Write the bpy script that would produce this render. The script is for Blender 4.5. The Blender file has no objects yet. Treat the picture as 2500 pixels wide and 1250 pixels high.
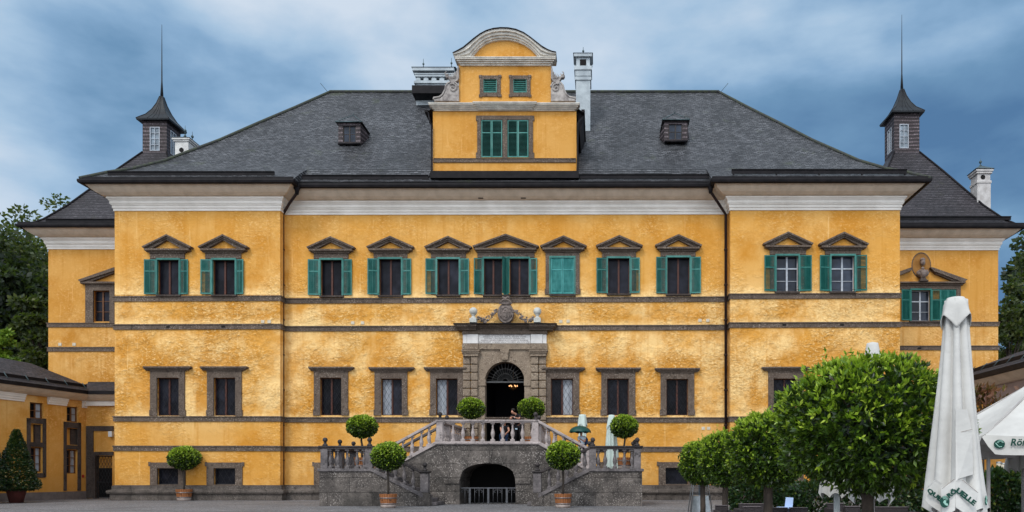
import bpy, bmesh, math, random
import numpy as np
from mathutils import Vector, Matrix, Euler
from math import sin, cos, pi, radians, sqrt, atan2
random.seed(7); RNG = np.random.default_rng(11)
S = bpy.context.scene
COL = S.collection

# ------------------------------------------------------------------ camera
F, CX, HY, CD, CH = 1840., 1460., 1160., 40., 1.32
cam = bpy.data.cameras.new('camera'); co = bpy.data.objects.new('camera', cam); COL.objects.link(co)
co.location = (0, -CD, CH); co.rotation_euler = (pi / 2, 0, 0)
cam.sensor_width = 36; cam.lens = 36 * F / 2500
cam.shift_x = -(CX - 1250) / 2500; cam.shift_y = (HY - 625) / 2500
cam.clip_start = .1; cam.clip_end = 3000
S.camera = co
S.render.resolution_x = 1024; S.render.resolution_y = 512
# ------------------------------------------------------------------ light
SUN_EL, SUN_AZ = 48, 205      # azimuth from +Y clockwise: behind the camera, a little to the left
S.view_settings.view_transform = 'Standard'; S.view_settings.look = 'None'
S.view_settings.exposure = 0.0; S.view_settings.gamma = 1
W = bpy.data.worlds.new('World'); S.world = W; W.use_nodes = True
nt = W.node_tree; nt.nodes.clear()
def nd(t, typ, **k):
    n = t.nodes.new(typ)
    for a, v in k.items():
        if a == 'ins':
            for i, x in v.items(): n.inputs[i].default_value = x
        else: setattr(n, a, v)
    return n
def lk(t, a, b): t.links.new(a, b)
def ramp(t, fac, stops, interp='LINEAR'):
    r = nd(t, 'ShaderNodeValToRGB'); e = r.color_ramp.elements; r.color_ramp.interpolation = interp
    while len(e) < len(stops): e.new(.5)
    for i, (p, c) in enumerate(stops):
        e[i].position = p; e[i].color = (*c, 1) if len(c) == 3 else c
    if fac is not None: lk(t, fac, r.inputs[0])
    return r
sky = nd(nt, 'ShaderNodeTexSky', sky_type='NISHITA', sun_disc=False)
sky.sun_elevation = radians(SUN_EL); sky.sun_rotation = radians(SUN_AZ)
tc = nd(nt, 'ShaderNodeTexCoord')
mp = nd(nt, 'ShaderNodeMapping', ins={'Scale': (1.0, 1.0, 2.1), 'Location': (.35, 0.2, .62)}); lk(nt, tc.outputs['Generated'], mp.inputs[0])
cn = nd(nt, 'ShaderNodeTexNoise', ins={'Scale': 3.0, 'Detail': 7.0, 'Roughness': .52, 'Distortion': .15}); lk(nt, mp.outputs[0], cn.inputs[0])
sep = nd(nt, 'ShaderNodeSeparateXYZ'); lk(nt, tc.outputs['Generated'], sep.inputs[0])
# brighter cloud higher up, bluer and darker near the horizon
hz = nd(nt, 'ShaderNodeMath', operation='MULTIPLY_ADD', ins={1: .52, 2: -.055}); lk(nt, sep.outputs[2], hz.inputs[0])
hx = nd(nt, 'ShaderNodeMath', operation='MULTIPLY_ADD', ins={1: -.10, 2: -.02}); lk(nt, sep.outputs[0], hx.inputs[0])
cs0 = nd(nt, 'ShaderNodeMath', operation='MULTIPLY_ADD', ins={1: 1.32, 2: -.15}); lk(nt, cn.outputs[0], cs0.inputs[0])
a1 = nd(nt, 'ShaderNodeMath', operation='ADD'); lk(nt, cs0.outputs[0], a1.inputs[0]); lk(nt, hz.outputs[0], a1.inputs[1])
a2 = nd(nt, 'ShaderNodeMath', operation='ADD'); lk(nt, a1.outputs[0], a2.inputs[0]); lk(nt, hx.outputs[0], a2.inputs[1])
# cloud banks: direction, angular size, lighter or darker; their outlines are broken up by the noise
wn_ = nd(nt, 'ShaderNodeTexNoise', ins={'Scale': 3.2, 'Detail': 4.0}); lk(nt, tc.outputs['Generated'], wn_.inputs[0])
wc_ = nd(nt, 'ShaderNodeVectorMath', operation='MULTIPLY_ADD'); wc_.inputs[1].default_value = (.34, .34, .22); wc_.inputs[2].default_value = (-.17, -.17, -.11); lk(nt, wn_.outputs[1], wc_.inputs[0])
wv_ = nd(nt, 'ShaderNodeVectorMath', operation='ADD'); lk(nt, tc.outputs['Generated'], wv_.inputs[0]); lk(nt, wc_.outputs[0], wv_.inputs[1])
for bx_, by_, bs_, ba_ in ((10, 10, .26, .50), (2140, 70, .15, .17), (110, 220, .10, .17), (800, 130, .25, .02), (150, 140, .13, -.24), (500, 70, .15, -.09), (60, 370, .26, -.22), (480, 330, .2, -.08), (1650, 90, .16, -.12), (2430, 330, .28, -.24), (2380, 130, .15, -.14), (1950, 330, .2, -.12), (1290, 30, .14, -.05), (1500, 180, .12, .06), (2490, 480, .10, .08)):
    dv_ = Vector(((bx_ - CX) / F, 1, (HY - by_) / F)).normalized()
    ds_ = nd(nt, 'ShaderNodeVectorMath', operation='DISTANCE'); ds_.inputs[1].default_value = dv_; lk(nt, wv_.outputs[0], ds_.inputs[0])
    mr_ = nd(nt, 'ShaderNodeMapRange', interpolation_type='SMOOTHSTEP', ins={1: bs_ * 1.25, 2: bs_ * .15, 3: 0., 4: ba_}); lk(nt, ds_.outputs['Value'], mr_.inputs[0])
    a3_ = nd(nt, 'ShaderNodeMath', operation='ADD'); lk(nt, a2.outputs[0], a3_.inputs[0]); lk(nt, mr_.outputs[0], a3_.inputs[1]); a2 = a3_
cr = ramp(nt, a2.outputs[0], [(.20, (.085, .195, .37)), (.42, (.16, .31, .50)), (.54, (.26, .43, .64)), (.66, (.40, .57, .76)), (.86, (.66, .76, .88))])
# cloud luminance is given relative to a Background strength of 0.1; clouds on the sun's side are thinner and brighter
sc_ = nd(nt, 'ShaderNodeMapRange', ins={1: -.9, 2: .25, 3: 27., 4: 10.0}); lk(nt, sep.outputs[1], sc_.inputs[0])
grey = nd(nt, 'ShaderNodeMix', data_type='RGBA', ins={7: (.72, .76, .80, 1)})
gf = nd(nt, 'ShaderNodeMapRange', ins={1: -.3, 2: .3, 3: .8, 4: 0.0}); lk(nt, sep.outputs[1], gf.inputs[0])
lk(nt, gf.outputs[0], grey.inputs[0]); lk(nt, cr.outputs[0], grey.inputs[6])
mu = nd(nt, 'ShaderNodeVectorMath', operation='SCALE'); lk(nt, grey.outputs[2], mu.inputs[0]); lk(nt, sc_.outputs[0], mu.inputs['Scale'])
mx = nd(nt, 'ShaderNodeMix', data_type='RGBA', ins={0: .93}); lk(nt, sky.outputs[0], mx.inputs[6]); lk(nt, mu.outputs[0], mx.inputs[7])
bg = nd(nt, 'ShaderNodeBackground', ins={'Strength': .1}); lk(nt, mx.outputs[2], bg.inputs[0])
wo = nd(nt, 'ShaderNodeOutputWorld'); lk(nt, bg.outputs[0], wo.inputs[0])
sl = bpy.data.lights.new('sun', 'SUN'); so = bpy.data.objects.new('sun', sl); COL.objects.link(so)
sl.energy = 1.5; sl.angle = radians(14); sl.color = (1, .95, .87)
_a = radians(SUN_AZ); _e = radians(SUN_EL)
so.rotation_euler = Vector((sin(_a) * cos(_e), cos(_a) * cos(_e), sin(_e))).to_track_quat('Z', 'Y').to_euler()
so.location = (-20, -40, 40)

# ------------------------------------------------------------------ materials
def new_mat(name):
    m = bpy.data.materials.new(name); m.use_nodes = True; t = m.node_tree; t.nodes.clear()
    b = nd(t, 'ShaderNodeBsdfPrincipled'); o = nd(t, 'ShaderNodeOutputMaterial'); lk(t, b.outputs[0], o.inputs[0])
    return m, t, b
def noise(t, vec, scale, detail=3, rough=.5, dist=0., sc=None):
    if sc:
        q = nd(t, 'ShaderNodeMapping', ins={'Scale': sc}); lk(t, vec, q.inputs[0]); vec = q.outputs[0]
    n = nd(t, 'ShaderNodeTexNoise', ins={'Scale': scale, 'Detail': detail, 'Roughness': rough, 'Distortion': dist}); lk(t, vec, n.inputs[0])
    return n.outputs[0]
def mixc(t, fac, a, b, mode='MIX'):
    n = nd(t, 'ShaderNodeMix', data_type='RGBA', blend_type=mode)
    for i, v in ((0, fac), (6, a), (7, b)):
        if hasattr(v, 'default_value'): lk(t, v, n.inputs[i])
        else: n.inputs[i].default_value = v if i == 0 else (*v, 1)
    return n.outputs[2]
def rng(t, v, a, b, c=0., d=1.):
    n = nd(t, 'ShaderNodeMapRange', ins={1: a, 2: b, 3: c, 4: d}); lk(t, v, n.inputs[0]); return n.outputs[0]
def bump(t, b, h, strength, dist=.05, prev=None):
    n = nd(t, 'ShaderNodeBump', ins={'Strength': strength, 'Distance': dist}); lk(t, h, n.inputs['Height'])
    if prev: lk(t, prev, n.inputs['Normal'])
    if b: lk(t, n.outputs[0], b.inputs['Normal'])
    return n.outputs[0]
def simple(name, c1, c2=None, scale=3., rough=.7, bmp=0., bscale=20., spec=.3, metal=0., dist=.02, lo=.35, hi=.65, sc=None):
    m, t, b = new_mat(name); tcx = nd(t, 'ShaderNodeTexCoord'); v = tcx.outputs['Object']
    if c2:
        f = rng(t, noise(t, v, scale, 4, .6, .2, sc), lo, hi); lk(t, mixc(t, f, c1, c2), b.inputs['Base Color'])
    else: b.inputs['Base Color'].default_value = (*c1, 1)
    b.inputs['Roughness'].default_value = rough; b.inputs['Metallic'].default_value = metal
    b.inputs['Specular IOR Level'].default_value = spec
    if bmp: bump(t, b, noise(t, v, bscale, 3, .6), bmp, dist)
    return m
def plaster(name, c_mid, c_light, c_dark, lump=1.0, wins=None):
    m, t, b = new_mat(name); v = nd(t, 'ShaderNodeTexCoord').outputs['Object']
    z = nd(t, 'ShaderNodeSeparateXYZ'); lk(t, v, z.inputs[0])
    def mth(op, a, b_):
        n = nd(t, 'ShaderNodeMath', operation=op)
        for i, q in enumerate((a, b_)):
            if hasattr(q, 'default_value'): lk(t, q, n.inputs[i])
            else: n.inputs[i].default_value = q
        return n.outputs[0]
    # weathering: the limewash is thin and pale in clouds on the middle storeys, deep below; the deep tone above also paints in eaves shade
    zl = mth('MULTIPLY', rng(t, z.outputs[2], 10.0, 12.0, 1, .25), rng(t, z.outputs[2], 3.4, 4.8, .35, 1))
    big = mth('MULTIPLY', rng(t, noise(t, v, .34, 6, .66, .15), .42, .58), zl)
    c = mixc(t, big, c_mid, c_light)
    dk = rng(t, noise(t, v, .55, 6, .68, .15, (1, 1, .7)), .47, .66, 0, .9)
    c = mixc(t, dk, c, c_dark)
    st = rng(t, noise(t, v, 1.0, 4, .65, .15, (3.6, 3.6, .12)), .53, .72, 0, .6)
    c = mixc(t, st, c, c_dark)
    pale = tuple(min(1, x * 1.2 + .07) for x in c_light)
    st2 = rng(t, noise(t, v, 1.0, 4, .7, .2, (5.5, 5.5, .22)), .62, .72, 0, .35)
    c = mixc(t, st2, c, pale)
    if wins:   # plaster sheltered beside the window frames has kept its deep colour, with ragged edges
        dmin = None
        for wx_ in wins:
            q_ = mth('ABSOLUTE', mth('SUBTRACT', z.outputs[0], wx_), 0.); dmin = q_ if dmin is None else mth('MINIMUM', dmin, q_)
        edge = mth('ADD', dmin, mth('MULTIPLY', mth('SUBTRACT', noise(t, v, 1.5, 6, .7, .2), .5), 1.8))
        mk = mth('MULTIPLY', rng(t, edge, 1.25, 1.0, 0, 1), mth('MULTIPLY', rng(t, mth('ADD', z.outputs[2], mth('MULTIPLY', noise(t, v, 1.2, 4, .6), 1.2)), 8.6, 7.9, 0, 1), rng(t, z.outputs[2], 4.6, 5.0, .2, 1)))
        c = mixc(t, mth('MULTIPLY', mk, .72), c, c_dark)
    # rain splash: pale fringe on top of each stone band, damp brown fringe hanging below it
    fr_n = noise(t, v, 1.0, 4, .7, .1, (4.5, 4.5, .5))
    for zb in ((10.75, 9.20, 4.30) if wins else ()):
        dz = mth('SUBTRACT', z.outputs[2], zb)
        up_ = mth('MULTIPLY', mth('GREATER_THAN', dz, 0.), rng(t, mth('SUBTRACT', dz, mth('MULTIPLY', fr_n, .7)), -.30, .05, .55, 0)); c = mixc(t, up_, c, pale)
        dn_ = mth('MULTIPLY', mth('LESS_THAN', dz, 0.), rng(t, mth('ADD', dz, mth('MULTIPLY', fr_n, 1.5)), .35, .85, 0, .5)); c = mixc(t, dn_, c, tuple(x * .75 for x in c_dark))
    # trowel relief: short curved ridges in patches
    w1 = nd(t, 'ShaderNodeMapping', ins={'Scale': (1, 1, 1.5), 'Rotation': (0, .25, 0)}); lk(t, v, w1.inputs[0])
    h1 = noise(t, w1.outputs[0], 2.7, 6, .64, .5)
    h2 = noise(t, w1.outputs[0], 6.5, 4, .62, .7)
    pm = rng(t, noise(t, v, .5, 5, .6, .1), .40, .60, .15, 1.1)
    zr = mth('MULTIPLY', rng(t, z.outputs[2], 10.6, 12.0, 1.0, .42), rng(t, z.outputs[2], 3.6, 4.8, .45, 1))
    amp = mth('MULTIPLY', pm, zr)
    hh = mth('ADD', mth('MULTIPLY', h1, .8), mth('MULTIPLY', h2, .42))
    ht = mth('MULTIPLY', hh, amp)
    n1 = bump(t, None, ht, 1.0 * lump, .15)
    bump(t, b, noise(t, v, 26, 3, .6), .22, .02, n1)
    # relief shading painted into the colour: pale on the crests, deeper in the hollows
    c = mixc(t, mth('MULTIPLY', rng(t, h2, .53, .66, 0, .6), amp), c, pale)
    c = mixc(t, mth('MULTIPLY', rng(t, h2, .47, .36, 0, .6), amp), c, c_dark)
    ft = rng(t, z.outputs[2], .6, 1.6, .30, 0)
    c = mixc(t, ft, c, tuple(x * .72 for x in c_dark))
    lk(t, c, b.inputs['Base Color']); b.inputs['Roughness'].default_value = .88; b.inputs['Specular IOR Level'].default_value = .12
    return m
def conglomerate(name, base, light, dark, amount=.5, blocks=None, scale=16., mortar=None, rough=.85, patch=None):
    m, t, b = new_mat(name); v = nd(t, 'ShaderNodeTexCoord').outputs['Object']
    c = mixc(t, rng(t, noise(t, v, 1.3, 4, .6, .4), .35, .65), base, dark)
    vo = nd(t, 'ShaderNodeTexVoronoi', ins={'Scale': scale, 'Randomness': 1.0}); lk(t, v, vo.inputs[0])
    msk = rng(t, noise(t, v, .8, 4, .65, .5), .38, .62, .15, 1)
    peb = rng(t, vo.outputs[0], .12, .42, amount, 0)
    f = nd(t, 'ShaderNodeMath', operation='MULTIPLY'); lk(t, msk, f.inputs[0]); lk(t, peb, f.inputs[1])
    c = mixc(t, f.outputs[0], c, light)
    pp = rng(t, noise(t, v, scale * .45, 4, .7), .56, .66, 0, .8)
    c = mixc(t, pp, c, tuple(x * .45 for x in dark))
    if patch:
        pf = rng(t, noise(t, v, .55, 4, .7, .7), .52, .66, 0, .7); c = mixc(t, pf, c, patch)
    n0 = bump(t, None, vo.outputs[0], .5, .02)
    if blocks:
        w, h = blocks
        xz = nd(t, 'ShaderNodeSeparateXYZ'); lk(t, v, xz.inputs[0])
        cb = nd(t, 'ShaderNodeCombineXYZ'); ad = nd(t, 'ShaderNodeMath', operation='ADD'); lk(t, xz.outputs[0], ad.inputs[0]); lk(t, xz.outputs[1], ad.inputs[1])
        lk(t, ad.outputs[0], cb.inputs[0]); lk(t, xz.outputs[2], cb.inputs[1])
        wb = nd(t, 'ShaderNodeVectorMath', operation='ADD'); lk(t, cb.outputs[0], wb.inputs[0])
        wn = nd(t, 'ShaderNodeTexNoise', ins={'Scale': 2.5, 'Detail': 2}); lk(t, v, wn.inputs[0])
        ws = nd(t, 'ShaderNodeVectorMath', operation='SCALE', ins={'Scale': .07}); lk(t, wn.outputs[1], ws.inputs[0]); lk(t, ws.outputs[0], wb.inputs[1])
        br = nd(t, 'ShaderNodeTexBrick', ins={'Scale': 1., 'Mortar Size': .014, 'Mortar Smooth': .3, 'Brick Width': w, 'Row Height': h,
                 'Color1': (1, 1, 1, 1), 'Color2': (.62, .62, .62, 1), 'Mortar': (.2, .2, .2, 1)}); lk(t, wb.outputs[0], br.inputs[0])
        c = mixc(t, .75, c, br.outputs[0], 'MULTIPLY')
        inv = nd(t, 'ShaderNodeMath', operation='SUBTRACT', ins={0: 1.}); lk(t, br.outputs[1], inv.inputs[1])
        n0 = bump(t, None, inv.outputs[0], .6, .03, n0)
    bump(t, b, noise(t, v, scale * .6, 5, .7), .6, .04, n0)
    lk(t, c, b.inputs['Base Color']); b.inputs['Roughness'].default_value = rough; b.inputs['Specular IOR Level'].default_value = .25
    return m
def shingles(name, light, midc, gap, w=.26, h=.2, rough=.5, moss=None, spec=.3):
    m, t, b = new_mat(name); uv = nd(t, 'ShaderNodeTexCoord'); v = uv.outputs['UV']; ov = uv.outputs['Object']
    wn = nd(t, 'ShaderNodeTexNoise', ins={'Scale': .9, 'Detail': 4}); lk(t, ov, wn.inputs[0])
    ws = nd(t, 'ShaderNodeVectorMath', operation='SCALE', ins={'Scale': .16}); lk(t, wn.outputs[1], ws.inputs[0])
    wb = nd(t, 'ShaderNodeVectorMath', operation='ADD'); lk(t, v, wb.inputs[0]); lk(t, ws.outputs[0], wb.inputs[1])
    br = nd(t, 'ShaderNodeTexBrick', offset=.5, ins={'Scale': 1., 'Mortar Size': .012, 'Mortar Smooth': .2, 'Bias': .1, 'Brick Width': w, 'Row Height': h,
             'Color1': (*light, 1), 'Color2': (*midc, 1), 'Mortar': (*gap, 1)}); lk(t, wb.outputs[0], br.inputs[0])
    sp = nd(t, 'ShaderNodeSeparateXYZ'); lk(t, wb.outputs[0], sp.inputs[0])
    dv = nd(t, 'ShaderNodeMath', operation='DIVIDE', ins={1: h}); lk(t, sp.outputs[1], dv.inputs[0])
    fr = nd(t, 'ShaderNodeMath', operation='FRACT'); lk(t, dv.outputs[0], fr.inputs[0])
    # row highlight on the butts and shadow between courses, painted into the colour
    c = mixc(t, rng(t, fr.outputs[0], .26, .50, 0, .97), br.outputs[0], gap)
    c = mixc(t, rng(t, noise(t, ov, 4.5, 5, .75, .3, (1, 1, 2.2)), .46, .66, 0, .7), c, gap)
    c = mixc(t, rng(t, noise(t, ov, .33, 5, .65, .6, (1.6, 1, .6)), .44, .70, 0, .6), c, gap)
    if moss: c = mixc(t, rng(t, noise(t, ov, .7, 5, .7, .4), .60, .74, 0, .5), c, moss)
    lk(t, c, b.inputs['Base Color']); b.inputs['Specular IOR Level'].default_value = spec
    rr = rng(t, noise(t, ov, 6, 3, .6), .3, .7, rough - .12, rough + .2); lk(t, rr, b.inputs['Roughness'])
    iv = nd(t, 'ShaderNodeMath', operation='SUBTRACT', ins={0: 1.}); lk(t, fr.outputs[0], iv.inputs[1])
    n0 = bump(t, None, iv.outputs[0], .5, .04)
    bump(t, b, noise(t, ov, 18, 3, .6), .45, .025, n0)
    return m
def leafmat(name, stops, rough=.4, trans=.25, tint=(.35, .55, .05)):
    m, t, b = new_mat(name)
    g = nd(t, 'ShaderNodeNewGeometry'); r = ramp(t, g.outputs['Random Per Island'], stops)
    lk(t, r.outputs[0], b.inputs['Base Color']); b.inputs['Roughness'].default_value = rough; b.inputs['Specular IOR Level'].default_value = .45
    tr = nd(t, 'ShaderNodeBsdfTranslucent'); lk(t, mixc(t, .5, r.outputs[0], tint), tr.inputs[0])
    ms = nd(t, 'ShaderNodeMixShader', ins={0: trans}); lk(t, b.outputs[0], ms.inputs[1]); lk(t, tr.outputs[0], ms.inputs[2])
    lk(t, ms.outputs[0], [n for n in t.nodes if n.type == 'OUTPUT_MATERIAL'][0].inputs[0])
    return m

XOFF = -((280 - 1460) * 39.38 / 1840 + (2197 - 1460) * 39.38 / 1840) / 2   # wall materials are laid out from the palace's own origin
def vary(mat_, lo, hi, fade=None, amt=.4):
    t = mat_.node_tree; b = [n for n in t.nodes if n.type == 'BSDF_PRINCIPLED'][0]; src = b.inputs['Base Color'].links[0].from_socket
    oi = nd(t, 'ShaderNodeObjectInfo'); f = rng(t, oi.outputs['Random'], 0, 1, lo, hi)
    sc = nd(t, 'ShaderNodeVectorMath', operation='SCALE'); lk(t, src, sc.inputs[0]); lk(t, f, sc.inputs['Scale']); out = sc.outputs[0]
    if fade:
        v = nd(t, 'ShaderNodeTexCoord').outputs['Object']
        r2 = rng(t, oi.outputs['Random'], 0, 1, 0, amt); nz_ = rng(t, noise(t, v, 3, 5, .7), .4, .65); m_ = nd(t, 'ShaderNodeMath', operation='MULTIPLY'); lk(t, r2, m_.inputs[0]); lk(t, nz_, m_.inputs[1]); out = mixc(t, m_.outputs[0], out, fade)
    lk(t, out, b.inputs['Base Color'])
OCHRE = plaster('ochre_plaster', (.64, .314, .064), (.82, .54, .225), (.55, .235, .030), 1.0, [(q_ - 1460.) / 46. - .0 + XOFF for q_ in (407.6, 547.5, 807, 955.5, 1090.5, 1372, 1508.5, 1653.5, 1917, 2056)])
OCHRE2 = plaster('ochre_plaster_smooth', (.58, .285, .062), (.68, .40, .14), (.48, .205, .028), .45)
STONE = conglomerate('conglomerate_trim', (.125, .094, .073), (.50, .42, .35), (.090, .066, .052), .5, scale=14)
BANDM = conglomerate('band_conglomerate', (.135, .10, .078), (.52, .44, .37), (.090, .068, .053), .6, (2.7, 60), 13)
STONE_D = conglomerate('dark_trim', (.075, .058, .05), (.2, .16, .13), (.04, .03, .026), .4)
PORTAL = conglomerate('portal_tuff', (.27, .21, .155), (.62, .53, .42), (.18, .135, .10), .6, scale=14)
STAIR = conglomerate('stair_masonry', (.165, .142, .127), (.50, .45, .41), (.060, .052, .048), .8, (1.9, .62), 14, patch=(.035, .032, .029))
PLINTH = conglomerate('plinth_masonry', (.15, .125, .11), (.40, .35, .31), (.07, .058, .05), .55, (1.4, .8), 17)
PALE = conglomerate('pale_marble', (.42, .36, .345), (.60, .54, .52), (.25, .215, .21), .3, scale=9, rough=.7)
GREYM = conglomerate('grey_marble', (.17, .15, .15), (.38, .34, .33), (.07, .062, .064), .35, scale=8, rough=.6)
DARKB = conglomerate('weathered_dark_stone', (.055, .046, .045), (.22, .17, .16), (.02, .018, .019), .3, scale=12, rough=.6)
WHITE = simple('white_lime', (.83, .78, .72), (.68, .63, .57), 1.6, .8, .15, 14, sc=(.5, .5, .5))
WHITEC = simple('chimney_lime', (.46, .51, .54), (.30, .34, .37), 1.6, .8, .15, 14)
MARBLE = simple('inscribed_marble', (.74, .71, .69), (.56, .54, .53), 2.5, .5, .08, 20)
SOFFIT = simple('cove_plaster', (.68, .58, .47), (.56, .47, .37), .9, .85, .1, 8, sc=(2.5, 2.5, .5))
METAL = simple('black_gutter', (.006, .0055, .007), (.014, .012, .014), 3, .55, 0, spec=.12)
PIPE = simple('brown_downpipe', (.016, .009, .010), (.030, .017, .016), 3, .5, 0, spec=.2)
LEAD = simple('lead_sheet', (.025, .04, .045), (.07, .11, .12), 2, .5, .1, 8, spec=.3)
COPPER = simple('copper_sheet', (.008, .009, .012), (.018, .022, .026), 1.6, .5, .1, 8, spec=.25)
TEAL = simple('teal_paint', (.020, .135, .115), (.048, .215, .185), 5, .5, .2, 30, sc=(1, 1, .35))
TEALD = simple('teal_paint_shaded', (.02, .17, .145), (.04, .24, .20), 5, .5, .2, 30)
WOOD = simple('red_brown_sash', (.085, .025, .014), (.05, .016, .01), 6, .5, 0)
WOODL = simple('oak_sash', (.16, .065, .022), (.10, .04, .014), 6, .5, 0)
GREYW = simple('grey_sash', (.42, .45, .50), (.30, .33, .37), 6, .5, 0)
IRON = simple('wrought_iron', (.012, .012, .014), (.03, .03, .034), 8, .6, .1, 30, spec=.2)
GALV = simple('galvanised_iron', (.085, .088, .10), (.045, .045, .05), 8, .45, .1, 30, spec=.5)
STEEL = simple('brushed_steel', (.42, .44, .45), (.30, .32, .33), 8, .3, 0, spec=.5, metal=.8)
DARK = simple('dark_room', (.008, .007, .007), rough=.9)
DIMW = simple('dim_room_wall', (.035, .033, .04), rough=.9)
TUBW = simple('tub_cedar', (.33, .125, .045), (.22, .085, .03), 3.5, .6, .2, 12, sc=(9, 9, .5))
TUBB = simple('tub_grey_base', (.36, .30, .27), (.24, .19, .17), 8, .7, .2, 12)
HOOP = simple('tub_hoop', (.24, .22, .22), (.15, .13, .13), 9, .4, 0, metal=.6)
TERRA = simple('terracotta', (.09, .022, .018), (.06, .017, .013), 4, .6, .1, 14)
BARK = simple('bark', (.075, .055, .042), (.03, .024, .02), 7, .85, .8, 22, sc=(1, 1, .4))
BARKD = simple('dark_bark', (.022, .017, .014), (.05, .04, .032), 7, .85, .6, 22, sc=(1, 1, .4))
CANVAS = simple('cream_canvas', (.50, .49, .465), (.38, .37, .35), 1.4, .8, .25, 7, spec=.1, dist=.03)
CANVASW = simple('white_canvas', (.62, .61, .585), (.48, .47, .45), 1.2, .8, .35, 6, spec=.1, dist=.04)
CANVASG = simple('pale_green_canvas', (.55, .64, .60), (.46, .54, .51), 2, .8, .25, 8, spec=.1)
PRINT = simple('green_print', (.006, .055, .04), rough=.7)
PRINTL = simple('pale_green_print', (.30, .52, .44), rough=.7)
POLE = simple('painted_pole', (.40, .38, .37), (.30, .28, .27), 4, .5, 0)
POLEW = simple('pale_cast_pole', (.52, .56, .56), (.42, .45, .45), 4, .5, 0)
RATTAN = simple('dark_rattan', (.045, .036, .038), (.02, .016, .018), 40, .6, .6, 60)
RATTANE = simple('rattan_edge', (.13, .11, .115), (.07, .06, .062), 20, .6, .3, 60)
SKIN = simple('skin', (.50, .25, .17), (.42, .20, .13), 10, .55)
HAIR = simple('dark_hair', (.01, .008, .007), rough=.5)
CLOTHB = simple('black_cloth', (.006, .006, .008), (.012, .012, .014), 10, .85)
CLOTHN = simple('navy_cloth', (.012, .03, .075), (.02, .05, .12), 10, .85)
CLOTHBLUE = simple('blue_cloth', (.012, .07, .22), (.01, .05, .17), 10, .85)
CLOTHW = simple('white_cloth', (.55, .60, .66), (.40, .52, .62), 10, .85)
GREENU = simple('dark_green_nylon', (.004, .045, .038), (.006, .06, .05), 5, .45, .1, 6)
BADGE = simple('badge_plastic', (.50, .66, .78), rough=.4)
CURTAIN = simple('white_curtain', (.36, .39, .43), (.22, .24, .28), 2, .8, .3, 8, sc=(5, 5, .4))
VENT = simple('vent_cover', (.62, .55, .43), (.50, .44, .34), 9, .7)
SIGNR = simple('red_box', (.35, .02, .015), rough=.5)
LAMPW = simple('lamp_housing', (.50, .52, .54), rough=.4)
CARD = simple('pale_blue_card', (.42, .55, .80), rough=.6)
BRASS = simple('chandelier_brass', (.20, .10, .03), rough=.4, metal=.8)
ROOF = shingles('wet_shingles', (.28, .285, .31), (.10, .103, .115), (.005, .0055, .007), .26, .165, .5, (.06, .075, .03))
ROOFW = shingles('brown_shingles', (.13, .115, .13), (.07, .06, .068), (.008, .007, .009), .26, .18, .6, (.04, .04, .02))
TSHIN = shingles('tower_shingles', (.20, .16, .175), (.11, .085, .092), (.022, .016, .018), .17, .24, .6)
LEAF_T = leafmat('box_leaves', [(0, (.004, .009, .002)), (.4, (.011, .029, .003)), (.72, (.030, .070, .006)), (1, (.18, .27, .02))], .42, .12)
LEAF_L = leafmat('laurel_leaves', [(0, (.005, .013, .002)), (.4, (.018, .044, .005)), (.75, (.050, .108, .010)), (1, (.14, .23, .02))], .36, .2)
LEAF_LY = leafmat('laurel_young_and_highlight_leaves', [(0, (.08, .16, .008)), (.5, (.25, .39, .02)), (1, (.48, .60, .07))], .36, .25)  # new growth colour, brightened to paint in highlights too
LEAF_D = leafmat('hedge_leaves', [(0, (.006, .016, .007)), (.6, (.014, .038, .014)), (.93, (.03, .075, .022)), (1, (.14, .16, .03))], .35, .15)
LEAF_C = leafmat('cone_leaves', [(0, (.004, .012, .005)), (.6, (.009, .028, .009)), (.93, (.02, .05, .012)), (.95, (.26, .19, .07)), (1, (.36, .26, .10))], .4, .15)  # the palest few leaves are painted glints
LEAF_B = leafmat('dark_tree_leaves', [(0, (.004, .009, .005)), (.6, (.010, .022, .009)), (1, (.035, .055, .014))], .6, .15)
LEAF_B2 = leafmat('olive_tree_leaves', [(0, (.010, .018, .005)), (.6, (.028, .046, .010)), (1, (.09, .10, .02))], .6, .2)
LEAF_Y = leafmat('bright_tree_leaves', [(0, (.06, .12, .010)), (.6, (.13, .24, .02)), (1, (.26, .36, .05))], .5, .3)
LEAF_R = leafmat('copper_leaves', [(0, (.06, .02, .012)), (.6, (.14, .045, .022)), (.9, (.20, .08, .04)), (1, (.10, .18, .03))], .4, .2)
def glassmat(name, c, rough=.06, spec=.6):
    m, t, b = new_mat(name); v = nd(t, 'ShaderNodeTexCoord').outputs['Object']
    lk(t, mixc(t, rng(t, noise(t, v, 1.6, 2, .5), .4, .65), c, tuple(x * 2.2 for x in c)), b.inputs['Base Color'])
    b.inputs['Roughness'].default_value = rough; b.inputs['Specular IOR Level'].default_value = spec
    bump(t, b, noise(t, v, 3.0, 2, .5), .12, .02); return m
GLASS = glassmat('window_glass', (.004, .0042, .006), .25, .08); GLASSB = glassmat('blue_reflection_glass', (.010, .013, .020), .08, .22)
GLASSL = glassmat('lantern_glass', (.10, .125, .15), .1)
vary(GLASS, .8, 3.6); vary(GLASSB, .7, 2.2); vary(TEAL, .72, 1.12, (.10, .22, .20), .8)  # pane tones vary at random to paint in sky reflections
def emis(name, c, s):
    m, t, b = new_mat(name); b.inputs['Emission Color'].default_value = (*c, 1); b.inputs['Emission Strength'].default_value = s; b.inputs['Base Color'].default_value = (*c, 1); return m
BULB = emis('lit_bulb', (1, .50, .20), 2.2)
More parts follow.
